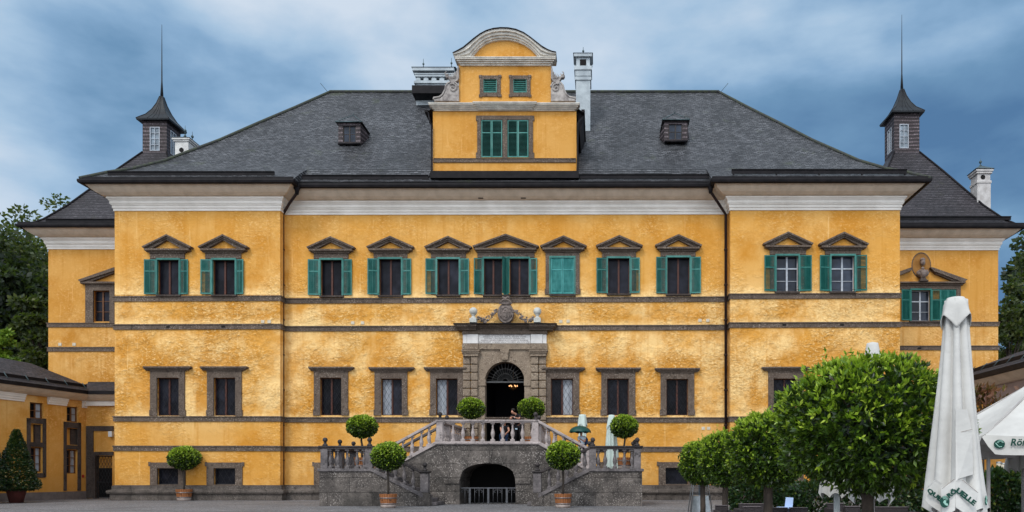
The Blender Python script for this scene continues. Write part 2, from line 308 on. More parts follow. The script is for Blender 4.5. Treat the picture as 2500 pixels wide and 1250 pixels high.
def gravelmat():
    m, t, b = new_mat('wet_gravel'); v = nd(t, 'ShaderNodeTexCoord').outputs['Object']
    vo = nd(t, 'ShaderNodeTexVoronoi', ins={'Scale': 22.}); lk(t, v, vo.inputs[0])
    bw = nd(t, 'ShaderNodeRGBToBW'); lk(t, vo.outputs[1], bw.inputs[0])
    c = ramp(t, bw.outputs[0], [(.0, (.06, .058, .062)), (.55, (.17, .165, .17)), (.85, (.30, .29, .30)), (1, (.55, .53, .54))]).outputs[0]
    c = mixc(t, rng(t, noise(t, v, .35, 5, .65, .4, (1, 2.8, 1)), .42, .62, 0, .6), c, (.075, .072, .074))
    lk(t, c, b.inputs['Base Color']); b.inputs['Roughness'].default_value = .75
    n0 = bump(t, None, vo.outputs[0], .9, .03); bump(t, b, noise(t, v, 1.2, 4, .6), .3, .08, n0)
    return m
GRAVEL = gravelmat()

# ------------------------------------------------------------------ geometry helpers
def X(px, Y): return (px - CX) * (CD + Y) / F
def Z(py, Y): return CH + (HY - py) * (CD + Y) / F
class MB:
    def __init__(s): s.v = []; s.f = []; s.uv = None; s.sm = []
    def add(s, vs, fs, smooth=False):
        n = len(s.v); s.v += [tuple(p) for p in vs]; s.f += [tuple(i + n for i in f) for f in fs]; s.sm += [smooth] * len(fs); return s
    def box(s, x0, x1, y0, y1, z0, z1):
        if x0 > x1: x0, x1 = x1, x0
        if y0 > y1: y0, y1 = y1, y0
        if z0 > z1: z0, z1 = z1, z0
        return s.add([(x0, y0, z0), (x1, y0, z0), (x1, y1, z0), (x0, y1, z0), (x0, y0, z1), (x1, y0, z1), (x1, y1, z1), (x0, y1, z1)],
                     [(0, 3, 2, 1), (4, 5, 6, 7), (0, 1, 5, 4), (1, 2, 6, 5), (2, 3, 7, 6), (3, 0, 4, 7)])
    def pb(s, l, t, r, b, yf, yb):   # a box seen at pixels l,t,r,b on its front plane yf
        return s.box(X(l, yf), X(r, yf), yf, yb, Z(b, yf), Z(t, yf))
    def prism(s, pts, y0, y1):       # xz polygon extruded along y
        n = len(pts); ar = sum(pts[i][0] * pts[(i + 1) % n][1] - pts[(i + 1) % n][0] * pts[i][1] for i in range(n))
        if ar < 0: pts = pts[::-1]
        vs = [(x, y0, z) for x, z in pts] + [(x, y1, z) for x, z in pts]
        return s.add(vs, [tuple(range(n)), tuple(range(2 * n - 1, n - 1, -1))] + [(i, i + n, (i + 1) % n + n, (i + 1) % n) for i in range(n)])
    def pprism(s, pts, yf, yb): return s.prism([(X(a, yf), Z(b, yf)) for a, b in pts], yf, yb)
    def prismx(s, pts, x0, x1):      # yz polygon extruded along x
        n = len(pts); vs = [(x0, y, z) for y, z in pts] + [(x1, y, z) for y, z in pts]
        return s.add(vs, [tuple(range(n)), tuple(range(2 * n - 1, n - 1, -1))] + [(i, i + n, (i + 1) % n + n, (i + 1) % n) for i in range(n)])
    def tube(s, pts, r, seg=8, cap=True):
        pts = [Vector(p) for p in pts]; rs = r if isinstance(r, (list, tuple)) else [r] * len(pts)
        rings = []; up = Vector((0, 0, 1)); prev = None
        for i, p in enumerate(pts):
            d = (pts[min(i + 1, len(pts) - 1)] - pts[max(i - 1, 0)]).normalized()
            if prev is None:
                a = d.cross(up) if abs(d.z) < .95 else d.cross(Vector((0, 1, 0)))
            else: a = prev - d * prev.dot(d)
            a.normalize(); prev = a; b = d.cross(a)
            rings.append([p + (a * cos(2 * pi * k / seg) + b * sin(2 * pi * k / seg)) * rs[i] for k in range(seg)])
        vs = [q for rr in rings for q in rr]; fs = []
        for i in range(len(pts) - 1):
            for k in range(seg):
                fs.append((i * seg + k, i * seg + (k + 1) % seg, (i + 1) * seg + (k + 1) % seg, (i + 1) * seg + k))
        s.add(vs, fs, True)
        if cap:
            n = len(s.v) - len(vs); s.f += [tuple(n + k for k in range(seg))[::-1], tuple(n + (len(pts) - 1) * seg + k for k in range(seg))]; s.sm += [False, False]
        return s
    def lathe(s, prof, c=(0, 0, 0), seg=16, square=False):
        vs = []; fs = []; n = seg if not square else 4
        for r, z in prof:
            for k in range(n):
                a = 2 * pi * k / n + (pi / 4 if square else 0); q = r * (sqrt(2) if square else 1)
                vs.append((c[0] + q * cos(a), c[1] + q * sin(a), c[2] + z))
        for i in range(len(prof) - 1):
            for k in range(n): fs.append((i * n + k, i * n + (k + 1) % n, (i + 1) * n + (k + 1) % n, (i + 1) * n + k))
        fs.append(tuple(range(n))[::-1]); fs.append(tuple((len(prof) - 1) * n + k for k in range(n)))
        return s.add(vs, fs, not square)
    def sphere(s, c, r, seg=14, sc=(1, 1, 1)):
        vs = []; fs = []; m = seg // 2
        for i in range(m + 1):
            ph = pi * i / m
            for k in range(seg):
                a = 2 * pi * k / seg; vs.append((c[0] + r * sc[0] * sin(ph) * cos(a), c[1] + r * sc[1] * sin(ph) * sin(a), c[2] + r * sc[2] * cos(ph)))
        for i in range(m):
            for k in range(seg): fs.append((i * seg + k, (i + 1) * seg + k, (i + 1) * seg + (k + 1) % seg, i * seg + (k + 1) % seg))
        return s.add(vs, fs, True)
    def sweep(s, path, prof, tilt=0., xref=0.):
        P = [Vector(p) for p in path]; n = len(P); rings = []
        for i in range(n):
            d0 = (P[i] - P[i - 1]).normalized() if i else None; d1 = (P[i + 1] - P[i]).normalized() if i < n - 1 else None
            n0 = Vector((d0.y, -d0.x)) if d0 else None; n1 = Vector((d1.y, -d1.x)) if d1 else None
            if n0 is None: m = n1
            elif n1 is None: m = n0
            else: m = (n0 + n1); m = m / max(.2, m.dot(n0))
            rings.append([(P[i].x + m.x * d, P[i].y + m.y * d, z + tilt * (P[i].x - xref)) for d, z in prof])
        k = len(prof); vs = [q for r in rings for q in r]
        fs = [(i * k + j, (i + 1) * k + j, (i + 1) * k + j + 1, i * k + j + 1) for i in range(n - 1) for j in range(k - 1)]
        return s.add(vs, fs)
    def quads(s, polys):
        for p in polys: s.add(p, [tuple(range(len(p)))])
        return s
    def build(s, name, mat, root=None, parent=None, uv=False, bevel=0., origin=None):
        me = bpy.data.meshes.new(name); off = Vector((0, 0, 0))
        if root is not None: off = ROOTLOC.get(root.name, Vector((0, 0, 0)))
        me.from_pydata([tuple(Vector(v) - off) for v in s.v], [], s.f)
        if isinstance(mat, (list, tuple)):
            for m_ in mat: me.materials.append(m_)
        else: me.materials.append(mat)
        me.polygons.foreach_set('use_smooth', s.sm)
        if uv:
            L = me.uv_layers.new(name='UVMap')
            for p in me.polygons:
                nn = p.normal; u = Vector((0, 0, 1)).cross(nn)
                if u.length < 1e-3: u = Vector((1, 0, 0))
                u.normalize(); w = nn.cross(u)
                for li in p.loop_indices:
                    q = me.vertices[me.loops[li].vertex_index].co; L.data[li].uv = (q.dot(u), q.dot(w))
        me.validate(); me.update()
        o = bpy.data.objects.new(name, me); COL.objects.link(o)
        pr = parent or root
        if pr is not None: o.parent = pr
        if bevel:
            b = o.modifiers.new('bevel', 'BEVEL'); b.width = bevel; b.segments = 1; b.limit_method = 'ANGLE'
        return o
ROOTLOC = {}
def thing(name, label, cat, loc=(0, 0, 0), group=None):
    o = bpy.data.objects.new(name, None); COL.objects.link(o); o.location = loc; o.empty_display_size = .3
    o['label'] = label; o['category'] = cat
    if group: o['group'] = group
    ROOTLOC[o.name] = Vector(loc); return o
def tag(o, label, cat, group=None):
    o['label'] = label; o['category'] = cat
    if group: o['group'] = group
    return o
def copy_thing(root, loc, label, group=None, rotz=0, scale=None):
    r = root.copy(); COL.objects.link(r); r.location = loc; r.rotation_euler = (0, 0, rotz); r['label'] = label
    if group: r['group'] = group
    if scale: r.scale = scale
    for ch in list(root.children):
        c = ch.copy(); COL.objects.link(c); c.parent = r
        for g in ch.children:
            d = g.copy(); COL.objects.link(d); d.parent = c
    return r
def structure(o): o['kind'] = 'structure'; return o

# ------------------------------------------------------------------ ground
g = MB()
g.add([(-400, -200, 0), (400, -200, 0), (400, 500, 0), (-400, 500, 0)], [(0, 1, 2, 3)])
structure(g.build('ground', GRAVEL))

# ------------------------------------------------------------------ THE PALACE
PW, WW = -.62, 7.06
XA0, XA1 = X(280, PW), X(684, PW)         # left projection
XB0, XB1 = X(1783, PW), X(2197, PW)       # right projection
WX0, WX1 = X(118, WW), X(2437, WW)        # back wings
palace = thing('palace', 'ochre yellow baroque palace with teal shutters, stone pediments and a dark shingled hip roof', 'palace', ((XA0 + XB1) / 2, 0, 0))
PL = palace
AXIS = -4.96
FACADE = [(XA0, 14), (XA0, PW), (XA1, PW), (XA1, 0), (XB0, 0), (XB0, PW), (XB1, PW), (XB1, 14)]
WINGL = [(WX0, 17), (WX0, WW), (XA0 + .01, WW)]
WINGR = [(XB1 - .01, WW), (WX1, WW), (WX1, 17)]

def wall_panel(m, x0, x1, z0, z1, Y, holes, dep=.34):
    xs = sorted({x0, x1, *[h[0] for h in holes], *[h[1] for h in holes]}); xs = [x for x in xs if x0 - 1e-6 <= x <= x1 + 1e-6]
    zs = sorted({z0, z1, *[h[2] for h in holes], *[h[3] for h in holes]}); zs = [z for z in zs if z0 - 1e-6 <= z <= z1 + 1e-6]
    for i in range(len(xs) - 1):
        for j in range(len(zs) - 1):
            cx, cz = (xs[i] + xs[i + 1]) / 2, (zs[j] + zs[j + 1]) / 2
            if any(h[0] < cx < h[1] and h[2] < cz < h[3] for h in holes): continue
            m.add([(xs[i], Y, zs[j]), (xs[i + 1], Y, zs[j]), (xs[i + 1], Y, zs[j + 1]), (xs[i], Y, zs[j + 1])], [(0, 1, 2, 3)])
    for a, b, c, d in holes:
        for p in (((a, Y, c), (a, Y, d), (a, Y + dep, d), (a, Y + dep, c)), ((b, Y, d), (b, Y, c), (b, Y + dep, c), (b, Y + dep, d)),
                  ((a, Y, d), (b, Y, d), (b, Y + dep, d), (a, Y + dep, d)), ((b, Y, c), (a, Y, c), (a, Y + dep, c), (b, Y + dep, c))):
            m.add(p, [(0, 1, 2, 3)])
def hole(l, t, r, b, Y): return (X(l, Y), X(r, Y), Z(b, Y), Z(t, Y))

# window openings (pixels l,t,r,b of the opening)
UP_M = [(782, 632, 834, 721), (925, 630, 979, 720), (1067, 630, 1120, 719), (1181, 629, 1226, 719), (1244, 629, 1291, 719), (1344, 627, 1402, 718), (1484, 628, 1537, 716), (1629, 626, 1684, 717)]
UP_L = [(383, 632, 436, 719), (518, 632, 573, 719)]
UP_R = [(1896, 622, 1950, 711), (2030, 622, 2087, 711)]
LO_M = [(781, 922, 833, 1014), (930, 924, 981, 1014), (1064, 924, 1117, 1014), (1345, 924, 1399, 1014), (1482, 924, 1535, 1014), (1627, 925, 1680, 1014)]
LO_L = [(382, 922, 436, 1015), (521, 922, 574, 1015)]
LO_R = [(1889, 924, 1945, 1013), (2029, 924, 2083, 1013)]
CE_M = [(783, 1143, 833, 1182), (931, 1143, 981, 1182), (1482, 1142, 1534, 1182), (1625, 1142, 1680, 1182)]
CE_L = [(383, 1143, 435, 1183), (521, 1143, 574, 1183)]
CE_R = [(1889, 1142, 1945, 1181), (2029, 1142, 2083, 1181)]
DOOR = (X(1183.7, 0), X(1280.4, 0), 2.72, Z(878, 0))
TOPZ = 16.2
m = MB()
wall_panel(m, XA1, XB0, 0, TOPZ, 0, [hole(*h, 0) for h in UP_M + LO_M + CE_M] + [(X(1172, 0), X(1292, 0), 2.60, Z(860, 0))])
m.build('wall', OCHRE, PL)
m = MB(); wall_panel(m, XA0, XA1, 0, TOPZ, PW, [hole(*h, PW) for h in UP_L + LO_L + CE_L])
m.quads([[(XA1, PW, 0), (XA1, 0, 0), (XA1, 0, TOPZ), (XA1, PW, TOPZ)], [(XA0, 14, 0), (XA0, PW, 0), (XA0, PW, TOPZ), (XA0, 14, TOPZ)]]); m.build('wall', OCHRE, PL)
m = MB(); wall_panel(m, XB0, XB1, 0, TOPZ, PW, [hole(*h, PW) for h in UP_R + LO_R + CE_R])
m.quads([[(XB0, 0, 0), (XB0, PW, 0), (XB0, PW, TOPZ), (XB0, 0, TOPZ)], [(XB1, PW, 0), (XB1, 14, 0), (XB1, 14, TOPZ), (XB1, PW, TOPZ)]]); m.build('wall', OCHRE, PL)
m = MB(); wall_panel(m, WX0, XA0, 0, TOPZ, WW, [hole(227, 709, 267, 785, WW)]); m.quads([[(WX0, 17, 0), (WX0, WW, 0), (WX0, WW, TOPZ), (WX0, 17, TOPZ)]]); m.build('wall', OCHRE2, PL)
m = MB(); wall_panel(m, XB1, WX1, 0, TOPZ, WW, [hole(2226, 708, 2272, 783, WW), hole(2296, 708, 2334, 783, WW)]); m.quads([[(WX1, WW, 0), (WX1, 17, 0), (WX1, 17, TOPZ), (WX1, WW, TOPZ)]]); m.build('wall', OCHRE2, PL)
m = MB(); m.quads([[(WX0, 17, 0), (WX1, 17, 0), (WX1, 17, TOPZ), (WX0, 17, TOPZ)][::-1]]); m.build('wall', OCHRE2, PL)

# cornice, cove, bands, plinth swept round the plan
def zband(yl, yr, Yp=PW):
    zl, zr = Z(yl, Yp), Z(yr, Yp); return zl, (zr - zl) / (X(2197, Yp) - X(280, Yp)), X(280, Yp)
def swept(name, path, prof, yl, yr, mat, Yp=PW, root=PL):
    z, t, xr = zband(yl, yr, Yp); mm = MB(); mm.sweep(path, [(d, z + dz) for d, dz in prof], t, xr); return mm.build(name, mat, root)
CORN = [(0, .0), (.05, .0), (.05, .12), (.09, .14), (.09, .26), (.13, .28), (.13, .30), (.17, .36), (.17, .47), (.24, .56), (.28, .60), (.28, .66), (0, .68)]
COVE = [(.24, .655), (.30, .67), (.42, .69), (.60, .78), (.76, .90), (.90, 1.03), (1.0, 1.12)]
GUT = [(.92, 1.10), (.98, 1.04), (1.06, 1.02), (1.15, 1.06), (1.18, 1.16), (1.17, 1.24), (1.10, 1.25), (1.10, 1.36), (.9, 1.38)]
swept('cornice', FACADE, CORN, 515.5, 513.5, WHITE); swept('eaves_cove', FACADE, COVE, 515.5, 513.5, SOFFIT); swept('gutter', FACADE, GUT, 515.5, 513.5, METAL)
for P_ in (WINGL, WINGR):
    swept('cornice', P_, CORN, 609, 611, WHITE, WW); swept('eaves_cove', P_, COVE, 609, 611, SOFFIT, WW); swept('gutter', P_, GUT, 609, 611, METAL, WW)
BAND = [(0, 0), (.055, .0), (.055, .215), (.09, .225), (.09, .275), (0, .285)]
for yl, yr in ((736.5, 728.5), (805, 799), (1029, 1030), (1101, 1103)):
    swept('string_course', FACADE, BAND, yl, yr, BANDM)
for P_ in (WINGL, WINGR):
    swept('string_course', P_, BAND, 799, 797, STONE, WW); swept('string_course', P_, BAND, 858, 855, STONE, WW)
PLP = [(0.16, 0), (.16, .33), (.26, .36), (.29, .44), (.27, .53), (.12, .56), (.10, .60), (.10, .76), (0, .80)]
m = MB(); m.sweep(FACADE, PLP); m.build('plinth', PLINTH, PL)

# windows ------------------------------------------------------------
def shutter(l, t, r, b, Y, parent, off=.07, ang=0., gap=False, mat=None, hinge=None):
    """louvred leaf: stiles, middle rail, slats, control rod"""
    ang = ang + random.uniform(-2.5, 3.5) if ang else 0; yf = Y - off; m = MB(); x0, x1, z0, z1 = X(l, yf), X(r, yf), Z(b, yf), Z(t, yf); th = .045; st = .055
    zm = z0 + (z1 - z0) * .66
    for a, c in ((x0, x0 + st), (x1 - st, x1)): m.box(a, c, yf, yf + th, z0, z1)
    for a, c in ((z0, z0 + .07), (zm - .03, zm + .03), (z1 - .06, z1)): m.box(x0 + st, x1 - st, yf + .002, yf + th - .002, a, c)
    for a, c, op in ((z0 + .07, zm - .03, gap in (True, 'low')), (zm + .03, z1 - .06, gap in (True, 'top'))):
        n = max(3, int((c - a) / .062)); h = (c - a) / n
        for i in range(n):
            z = a + i * h
            d = .0 if op else .0; zt = z + h * (.42 if op else .86)
            ya, yb = (yf + d, yf + .036) if not ang else (yf + .040, yf + d + .004)
            if ang: zt = z + h * (.5 if op else .86)
            m.add([(x0 + st, ya, z), (x1 - st, ya, z), (x1 - st, yb, zt), (x0 + st, yb, zt),
                   (x0 + st, ya + .008, z), (x1 - st, ya + .008, z), (x1 - st, yb + .008, zt), (x0 + st, yb + .008, zt)],
                  [(0, 1, 2, 3), (7, 6, 5, 4), (0, 4, 5, 1), (3, 2, 6, 7)])
    if not gap:
        m.box(x0 + st, x1 - st, yf + .052, yf + .056, z0 + .07, z1 - .06)
        xm = (x0 + x1) / 2; m.box(xm - .008, xm + .008, yf - .008, yf + .004, z0 + .1, z1 - .09)
    if ang:
        xh = x0 if hinge == 'l' else x1; ca, sa = cos(radians(ang)), sin(radians(ang))
        m.v = [(xh + (x - xh) * ca, yf + th - (abs(x - xh) * sa) + (y - yf - th) * ca, z) for x, y, z in m.v]
    return m.build('shutter', mat or TEAL, PL, parent)
def sash(l, t, r, b, Y, style, curtain=None, parent_name='window'):
    """window object = sash frame; panes as children"""
    yf = Y + .20; m = MB(); x0, x1, z0, z1 = X(l, Y), X(r, Y), Z(b, Y), Z(t, Y); mt = {'w': WOOD, 'g': GREYW, 'o': WOODL, 'i': IRON}[style]
    e = .05
    m.box(x0, x0 + e, yf, yf + .06, z0, z1); m.box(x1 - e, x1, yf, yf + .06, z0, z1); m.box(x0 + e, x1 - e, yf, yf + .06, z0, z0 + e); m.box(x0 + e, x1 - e, yf, yf + .06, z1 - e, z1)
    xm = (x0 + x1) / 2
    if style != 'i': m.box(xm - .045, xm + .045, yf - .02, yf + .05, z0 + e, z1 - e)
    if style == 'g':
        zz = z0 + (z1 - z0) * .64; m.box(x0 + e, xm - .045, yf - .015, yf + .045, zz - .035, zz + .035); m.box(xm + .045, x1 - e, yf - .015, yf + .045, zz - .035, zz + .035)
        zz = z0 + (z1 - z0) * .30; m.box(x0 + e, xm - .045, yf, yf + .04, zz - .012, zz + .012); m.box(xm + .045, x1 - e, yf, yf + .04, zz - .012, zz + .012)
    if style == 'o':
        for k in (1, 2):
            zz = z0 + (z1 - z0) * k / 3; m.box(x0 + e, xm - .045, yf, yf + .04, zz - .015, zz + .015); m.box(xm + .045, x1 - e, yf, yf + .04, zz - .015, zz + .015)
    w = m.build(parent_name, mt, PL)
    for k, (a, c) in enumerate(((x0 + e, xm - .045), (xm + .045, x1 - e))):
        if style == 'i' and k: break
        if style == 'i': a, c = x0 + e, x1 - e
        p = MB().box(a, c, yf + .035, yf + .05, z0 + e, z1 - e)
        cu = curtain == k or curtain == 2
        p.build('pane', CURTAIN if cu else (GLASSB if style == 'g' else GLASS), PL, w)
    MB().box(x0 - .05, x1 + .05, Y + .345, Y + .40, z0 - .05, z1 + .05).build('backing', DARK, PL, w)
    return w
def lattice(w, l, t, r, b, Y, y_off=.16, n=4.5, mat=None, rad=.006):
    m = MB(); x0, x1, z0, z1 = X(l, Y), X(r, Y), Z(b, Y), Z(t, Y); yy = Y + y_off; W_, H_ = x1 - x0, z1 - z0; p = W_ / n; q = p * 1.7
    for sgn in (1, -1):
        k = -int(H_ / q) - 2
        while k < n + H_ / q + 2:
            pts = []
            xs = x0 + k * p if sgn > 0 else x0 + k * p
            za, zb = z0, z1; xa = xs; xb = xs + sgn * H_ * p / q
            for _ in range(1):
                A, B = (xa, za), (xb, zb)
                (ax, az), (bx, bz) = (A, B) if A[0] <= B[0] else (B, A)
                if bx > x0 and ax < x1:
                    if ax < x0: az += (x0 - ax) * (bz - az) / (bx - ax); ax = x0
                    if bx > x1: bz = az + (x1 - ax) * (bz - az) / (bx - ax); bx = x1
                    if bx - ax > .02: m.tube([(ax, yy, az), (bx, yy, bz)], rad, 4, False)
            k += 1
    return m.build('lattice', mat or IRON, PL, w)
def surround_upper(w, l, t, r, b, Y, pl_, pr, apex, base, fl, fr, ftop, full=False):
    """pediment, frieze and stone jambs round an upper window"""
    yf = Y - .30
    m = MB(); cxp = (pl_ + pr) / 2
    h = base - apex
    m.pprism([(pl_, base), (cxp, apex), (pr, base), (pr - 3, base + 4), (cxp, apex + 5), (pl_ + 3, base + 4)], yf - .02, Y)
    m.pprism([(pl_ + 3, base + 4), (cxp, apex + 5), (pr - 3, base + 4), (pr - 7, base + 5), (cxp, apex + 10), (pl_ + 7, base + 5)], yf + .05, Y)
    m.pprism([(pl_ + 8, base + 5), (cxp, apex + 9.5), (pr - 8, base + 5), (pr - 26, base + 5), (cxp, apex + 14.5), (pl_ + 26, base + 5)], yf + .12, Y)
    m.pb(pl_ + 6, base + 5, pr - 6, base + 10, yf, Y); m.pb(pl_ + 10, base + 10, pr - 10, base + 13, yf + .10, Y); m.pb(fl - 3, base + 13, fr + 3, base + 16, Y - .16, Y)
    m.build('pediment', STONE, PL, w, bevel=.012)
    m = MB(); m.pb(fl, base + 16, fr, t - 1, Y - .08, Y)
    if full: m.pb(fl, t - 1, l, b, Y - .08, Y); m.pb(r, t - 1, fr, b, Y - .08, Y); m.pb(fl - 2, b - 13, fl, b, Y - .09, Y); m.pb(fr, b - 13, fr + 2, b, Y - .09, Y)
    else: m.pb(fl, t - 1, l, b, Y - .05, Y); m.pb(r, t - 1, fr, b, Y - .05, Y)
    m.build('stone_surround', STONE, PL, w)
    m = MB(); yf = Y - .10; e = 3.0        # teal shutter frame
    m.pb(l - e, t - 2.5, r + e, t + 2, yf, Y + .05); m.pb(l - e, t + 2, l + .2, b, yf, Y + .05); m.pb(r - .2, t + 2, r + e, b, yf, Y + .05)
    m.build('shutter_frame', TEAL, PL, w)
    m = MB(); m.pb(l - 3, b, r + 3, b + 4, Y - .16, Y + .18); m.build('sill', STONE_D, PL, w)
def stays(w, l, r, b, Y):
    for x, sx in ((l, 1), (r, -1)):
        m = MB(); x_ = X(x, Y); m.tube([(x_, Y - .1, Z(b - 3, Y)), (x_ + sx * .22, Y - .28, Z(b - 1, Y)), (x_ + sx * .27, Y - .20, Z(b, Y))], .012, 5)
        m.build('shutter_stay', IRON, PL, w)
U = [  # opening, pediment l,r,apex,base, frieze l,r, shutters (l,r)x2, gaps
    (UP_M[0], 747, 865, 576, 602, 766, 850, (752, 779), (837, 859), 0, 0),
    (UP_M[1], 893, 1010, 575, 601, 912, 994, (897.5, 923), (982, 1004), 0, 0),
    (UP_M[2], 1034.5, 1151.5, 575, 601, 1052, 1137, (1039, 1064.5), (1123, 1145), 'low', 0),
    (UP_M[6], 1454.5, 1570, 573, 598, 1470, 1553, (1456, 1481.5), (1540, 1562), 0, 'low'),
    (UP_M[7], 1599, 1715, 571, 597, 1613, 1698, (1602, 1626), (1687, 1711), 0, 0)]
def upper(o, pl_, pr, ap, ba, fl, fr, s1, s2, g1, g2, Y, style='w', shmat=None):
    l, t, r, b = o; w = sash(l, t, r, b, Y, style)
    surround_upper(w, l, t, r, b, Y, pl_, pr, ap, ba, fl, fr, ba + 14)
    shutter(s1[0], t + 1, s1[1], b - 1, Y, w, .07, 5, g1, shmat, 'r'); shutter(s2[0], t + 1, s2[1], b - 1, Y, w, .07, 5, g2, shmat, 'l'); stays(w, l, r, b, Y)
    return w
for u in U: upper(*u, 0)
upper(UP_L[0], 345, 466, 571, 601, 366, 450, (352, 380), (439, 459), 0, 0, PW); upper(UP_L[1], 481.5, 604, 571, 601, 501, 588, (490, 515), (576, 595), 'low', 0, PW)
TEALR = simple('deep_teal_paint', (.008, .105, .088), (.02, .155, .13), 5, .5, .2, 30, sc=(1, 1, .35))
upper(UP_R[0], 1863.5, 1987, 564.5, 593, 1880, 1968, (1866, 1893), (1953, 1981.5), 'low', 0, PW, 'g', TEALR); upper(UP_R[1], 2000, 2123, 565, 594, 2015, 2102, (2001, 2027), (2090, 2116), 0, True, PW, 'g', TEALR)
# the paired middle window under one wide pediment
w = sash(*UP_M[3], 0, 'w'); w2 = sash(*UP_M[4], 0, 'w')
surround_upper(w, UP_M[3][0], 629, UP_M[4][2], 719, 0, 1152.5, 1315.5, 570, 599.5, 1165.5, 1304.5, 615)
shutter(1157, 630, 1178, 718, 0, w, .07, 5, 'top', None, 'r'); shutter(1294, 630, 1311.5, 718, 0, w2, .07, 5, 'top', None, 'l')
shutter(1217, 629, 1236, 719, 0, w, .10, 62, 0, None, 'r'); shutter(1236, 629, 1255, 719, 0, w2, .10, 62, 0, None, 'l')
stays(w, 1181, 1226, 719, 0); stays(w2, 1244, 1291, 719, 0)
m = MB(); m.pb(1229, 629, 1241, 719, -.08, .05); m.build('mullion_post', TEAL, PL, w)
# window with both shutters closed
w = sash(*UP_M[5], 0, 'w'); surround_upper(w, 1344, 627, 1402, 718, 0, 1318, 1433, 574, 599, 1332, 1415, 613, True)
TEALB = simple('bright_teal_paint', (.022, .175, .17), (.06, .28, .265), 5, .5, .2, 30, sc=(1, 1, .35))
shutter(1345, 628, 1373, 717, 0, w, .06, 0, 0, TEALB); shutter(1373.4, 628, 1401, 717, 0, w, .06, 0, 0, TEALB)

def lower(o, hl, hr, ht, fl, fr, Y, cur=None):
    l, t, r, b = o; w = sash(l, t, r, b, Y, 'w', cur); lattice(w, l, t, r, b, Y)
    m = MB(); m.pb(hl, ht, hr, ht + 4, Y - .26, Y); m.pb(hl + 2, ht + 4, hr - 2, ht + 7, Y - .20, Y); m.pb(hl + 6, ht + 7, hr - 6, ht + 10, Y - .14, Y); m.pb(fl - 1, ht + 10, fr + 1, ht + 13, Y - .10, Y)
    m.build('window_head', STONE, PL, w, bevel=.01)
    m = MB(); m.pb(fl, ht + 13, fr, t, Y - .07, Y + .03); m.pb(fl, t, l, b, Y - .07, Y + .03); m.pb(r, t, fr, b, Y - .07, Y + .03)
    m.pb(fl - 2, b - 14, fl, b, Y - .08, Y); m.pb(fr, b - 14, fr + 2, b, Y - .08, Y); m.build('stone_surround', STONE, PL, w)
lower(LO_M[0], 752, 862, 895, 766, 849, 0); lower(LO_M[1], 899, 1010, 896, 914, 994, 0, 0); lower(LO_M[2], 1034, 1139, 896, 1050, 1132, 0, 0)
lower(LO_M[3], 1322, 1428, 896.5, 1333, 1414, 0, 1); lower(LO_M[4], 1454, 1565, 897, 1468, 1551, 0); lower(LO_M[5], 1599, 1710, 898, 1613, 1695, 0)
lower(LO_L[0], 348, 464, 894, 366, 450, PW); lower(LO_L[1], 487, 602, 894, 505, 589, PW)
lower(LO_R[0], 1861, 1977, 895, 1876, 1962, PW); lower(LO_R[1], 2001, 2116, 895, 2015, 2100, PW)
def cellar(o, Y):
    l, t, r, b = o; w = sash(l, t, r, b, Y, 'i', None, 'cellar_window'); lattice(w, l, t, r, b, Y, .1, 3.5)
    m = MB(); m.pb(l - 17, t - 14, r + 17, t, Y - .06, Y + .03); m.pb(l - 17, t, l, b + 2, Y - .06, Y + .03); m.pb(r, t, r + 17, b + 2, Y - .06, Y + .03); m.pb(l - 17, b + 2, r + 17, b + 9, Y - .06, Y + .03); m.pb(l, b, r, b + 2, Y - .05, Y + .2); m.pb(l - 21, t - 15, l - 17, t - 5, Y - .07, Y); m.pb(r + 17, t - 15, r + 21, t - 5, Y - .07, Y)
    m.build('stone_surround', STONE, PL, w)
for o in CE_M: cellar(o, 0)
for o in CE_L + CE_R: cellar(o, PW)
# wing windows
Y = WW
w = sash(227, 709, 267, 785, Y, 'o'); m = MB()
m.pb(208, 690, 278, 709, Y - .08, Y + .03); m.pb(208, 709, 227, 788, Y - .08, Y + .03); m.pb(267, 709, 279, 788, Y - .08, Y + .03); m.build('stone_surround', STONE, PL, w)
m = MB(); ax, al = 278, 189; m.pprism([(al, 683), (ax, 652), (ax, 661), (al + 6, 688)], Y - .3, Y); m.pprism([(al + 8, 688), (ax, 661), (ax, 666), (al + 30, 688)], Y - .2, Y); m.pb(al + 6, 687, 279, 692, Y - .25, Y); m.build('pediment', STONE, PL, w, bevel=.01)
w = sash(2226, 708, 2272, 783, Y, 'g'); m = MB()
m.pb(2198, 687, 2358, 691, Y - .3, Y); m.pb(2198, 691, 2352, 696, Y - .16, Y); m.pb(2198, 696, 2346, 706, Y - .08, Y + .03); m.pb(2335, 706, 2346, 787, Y - .08, Y + .03)
m.pprism([(2272, 652), (2277, 652), (2363, 682), (2356, 687), (2346, 687), (2280, 662)], Y - .3, Y); m.pprism([(2280, 661), (2346, 687), (2330, 687), (2284, 668)], Y - .2, Y)
m.pprism([(2192, 664), (2229, 651), (2226, 660), (2192, 674)], Y - .3, Y); m.build('pediment', STONE, PL, w, bevel=.01)
m = MB(); yf = Y - .1; m.pb(2222, 704, 2275, 708, yf, Y + .05); m.pb(2222, 708, 2226, 783, yf, Y + .05); m.pb(2272, 708, 2276, 783, yf, Y + .05); m.build('shutter_frame', TEALR, PL, w)
shutter(2200, 707, 2222, 782, Y, w, .07, 5, 0, TEALR, 'r'); shutter(2275, 707, 2296, 782, Y, w, .10, 5, 'top', TEALR, 'l')
w = sash(2296, 708, 2334, 783, Y, 'g'); shutter(2296.4, 707, 2315, 782, Y, w, .05, 0, 0, TEALR); shutter(2315.4, 707, 2334, 782, Y, w, .05, 0, 0, TEALR)
MB().pb(2222, 783, 2336, 787, Y - .16, Y + .1).build('sill', STONE_D, PL, w)
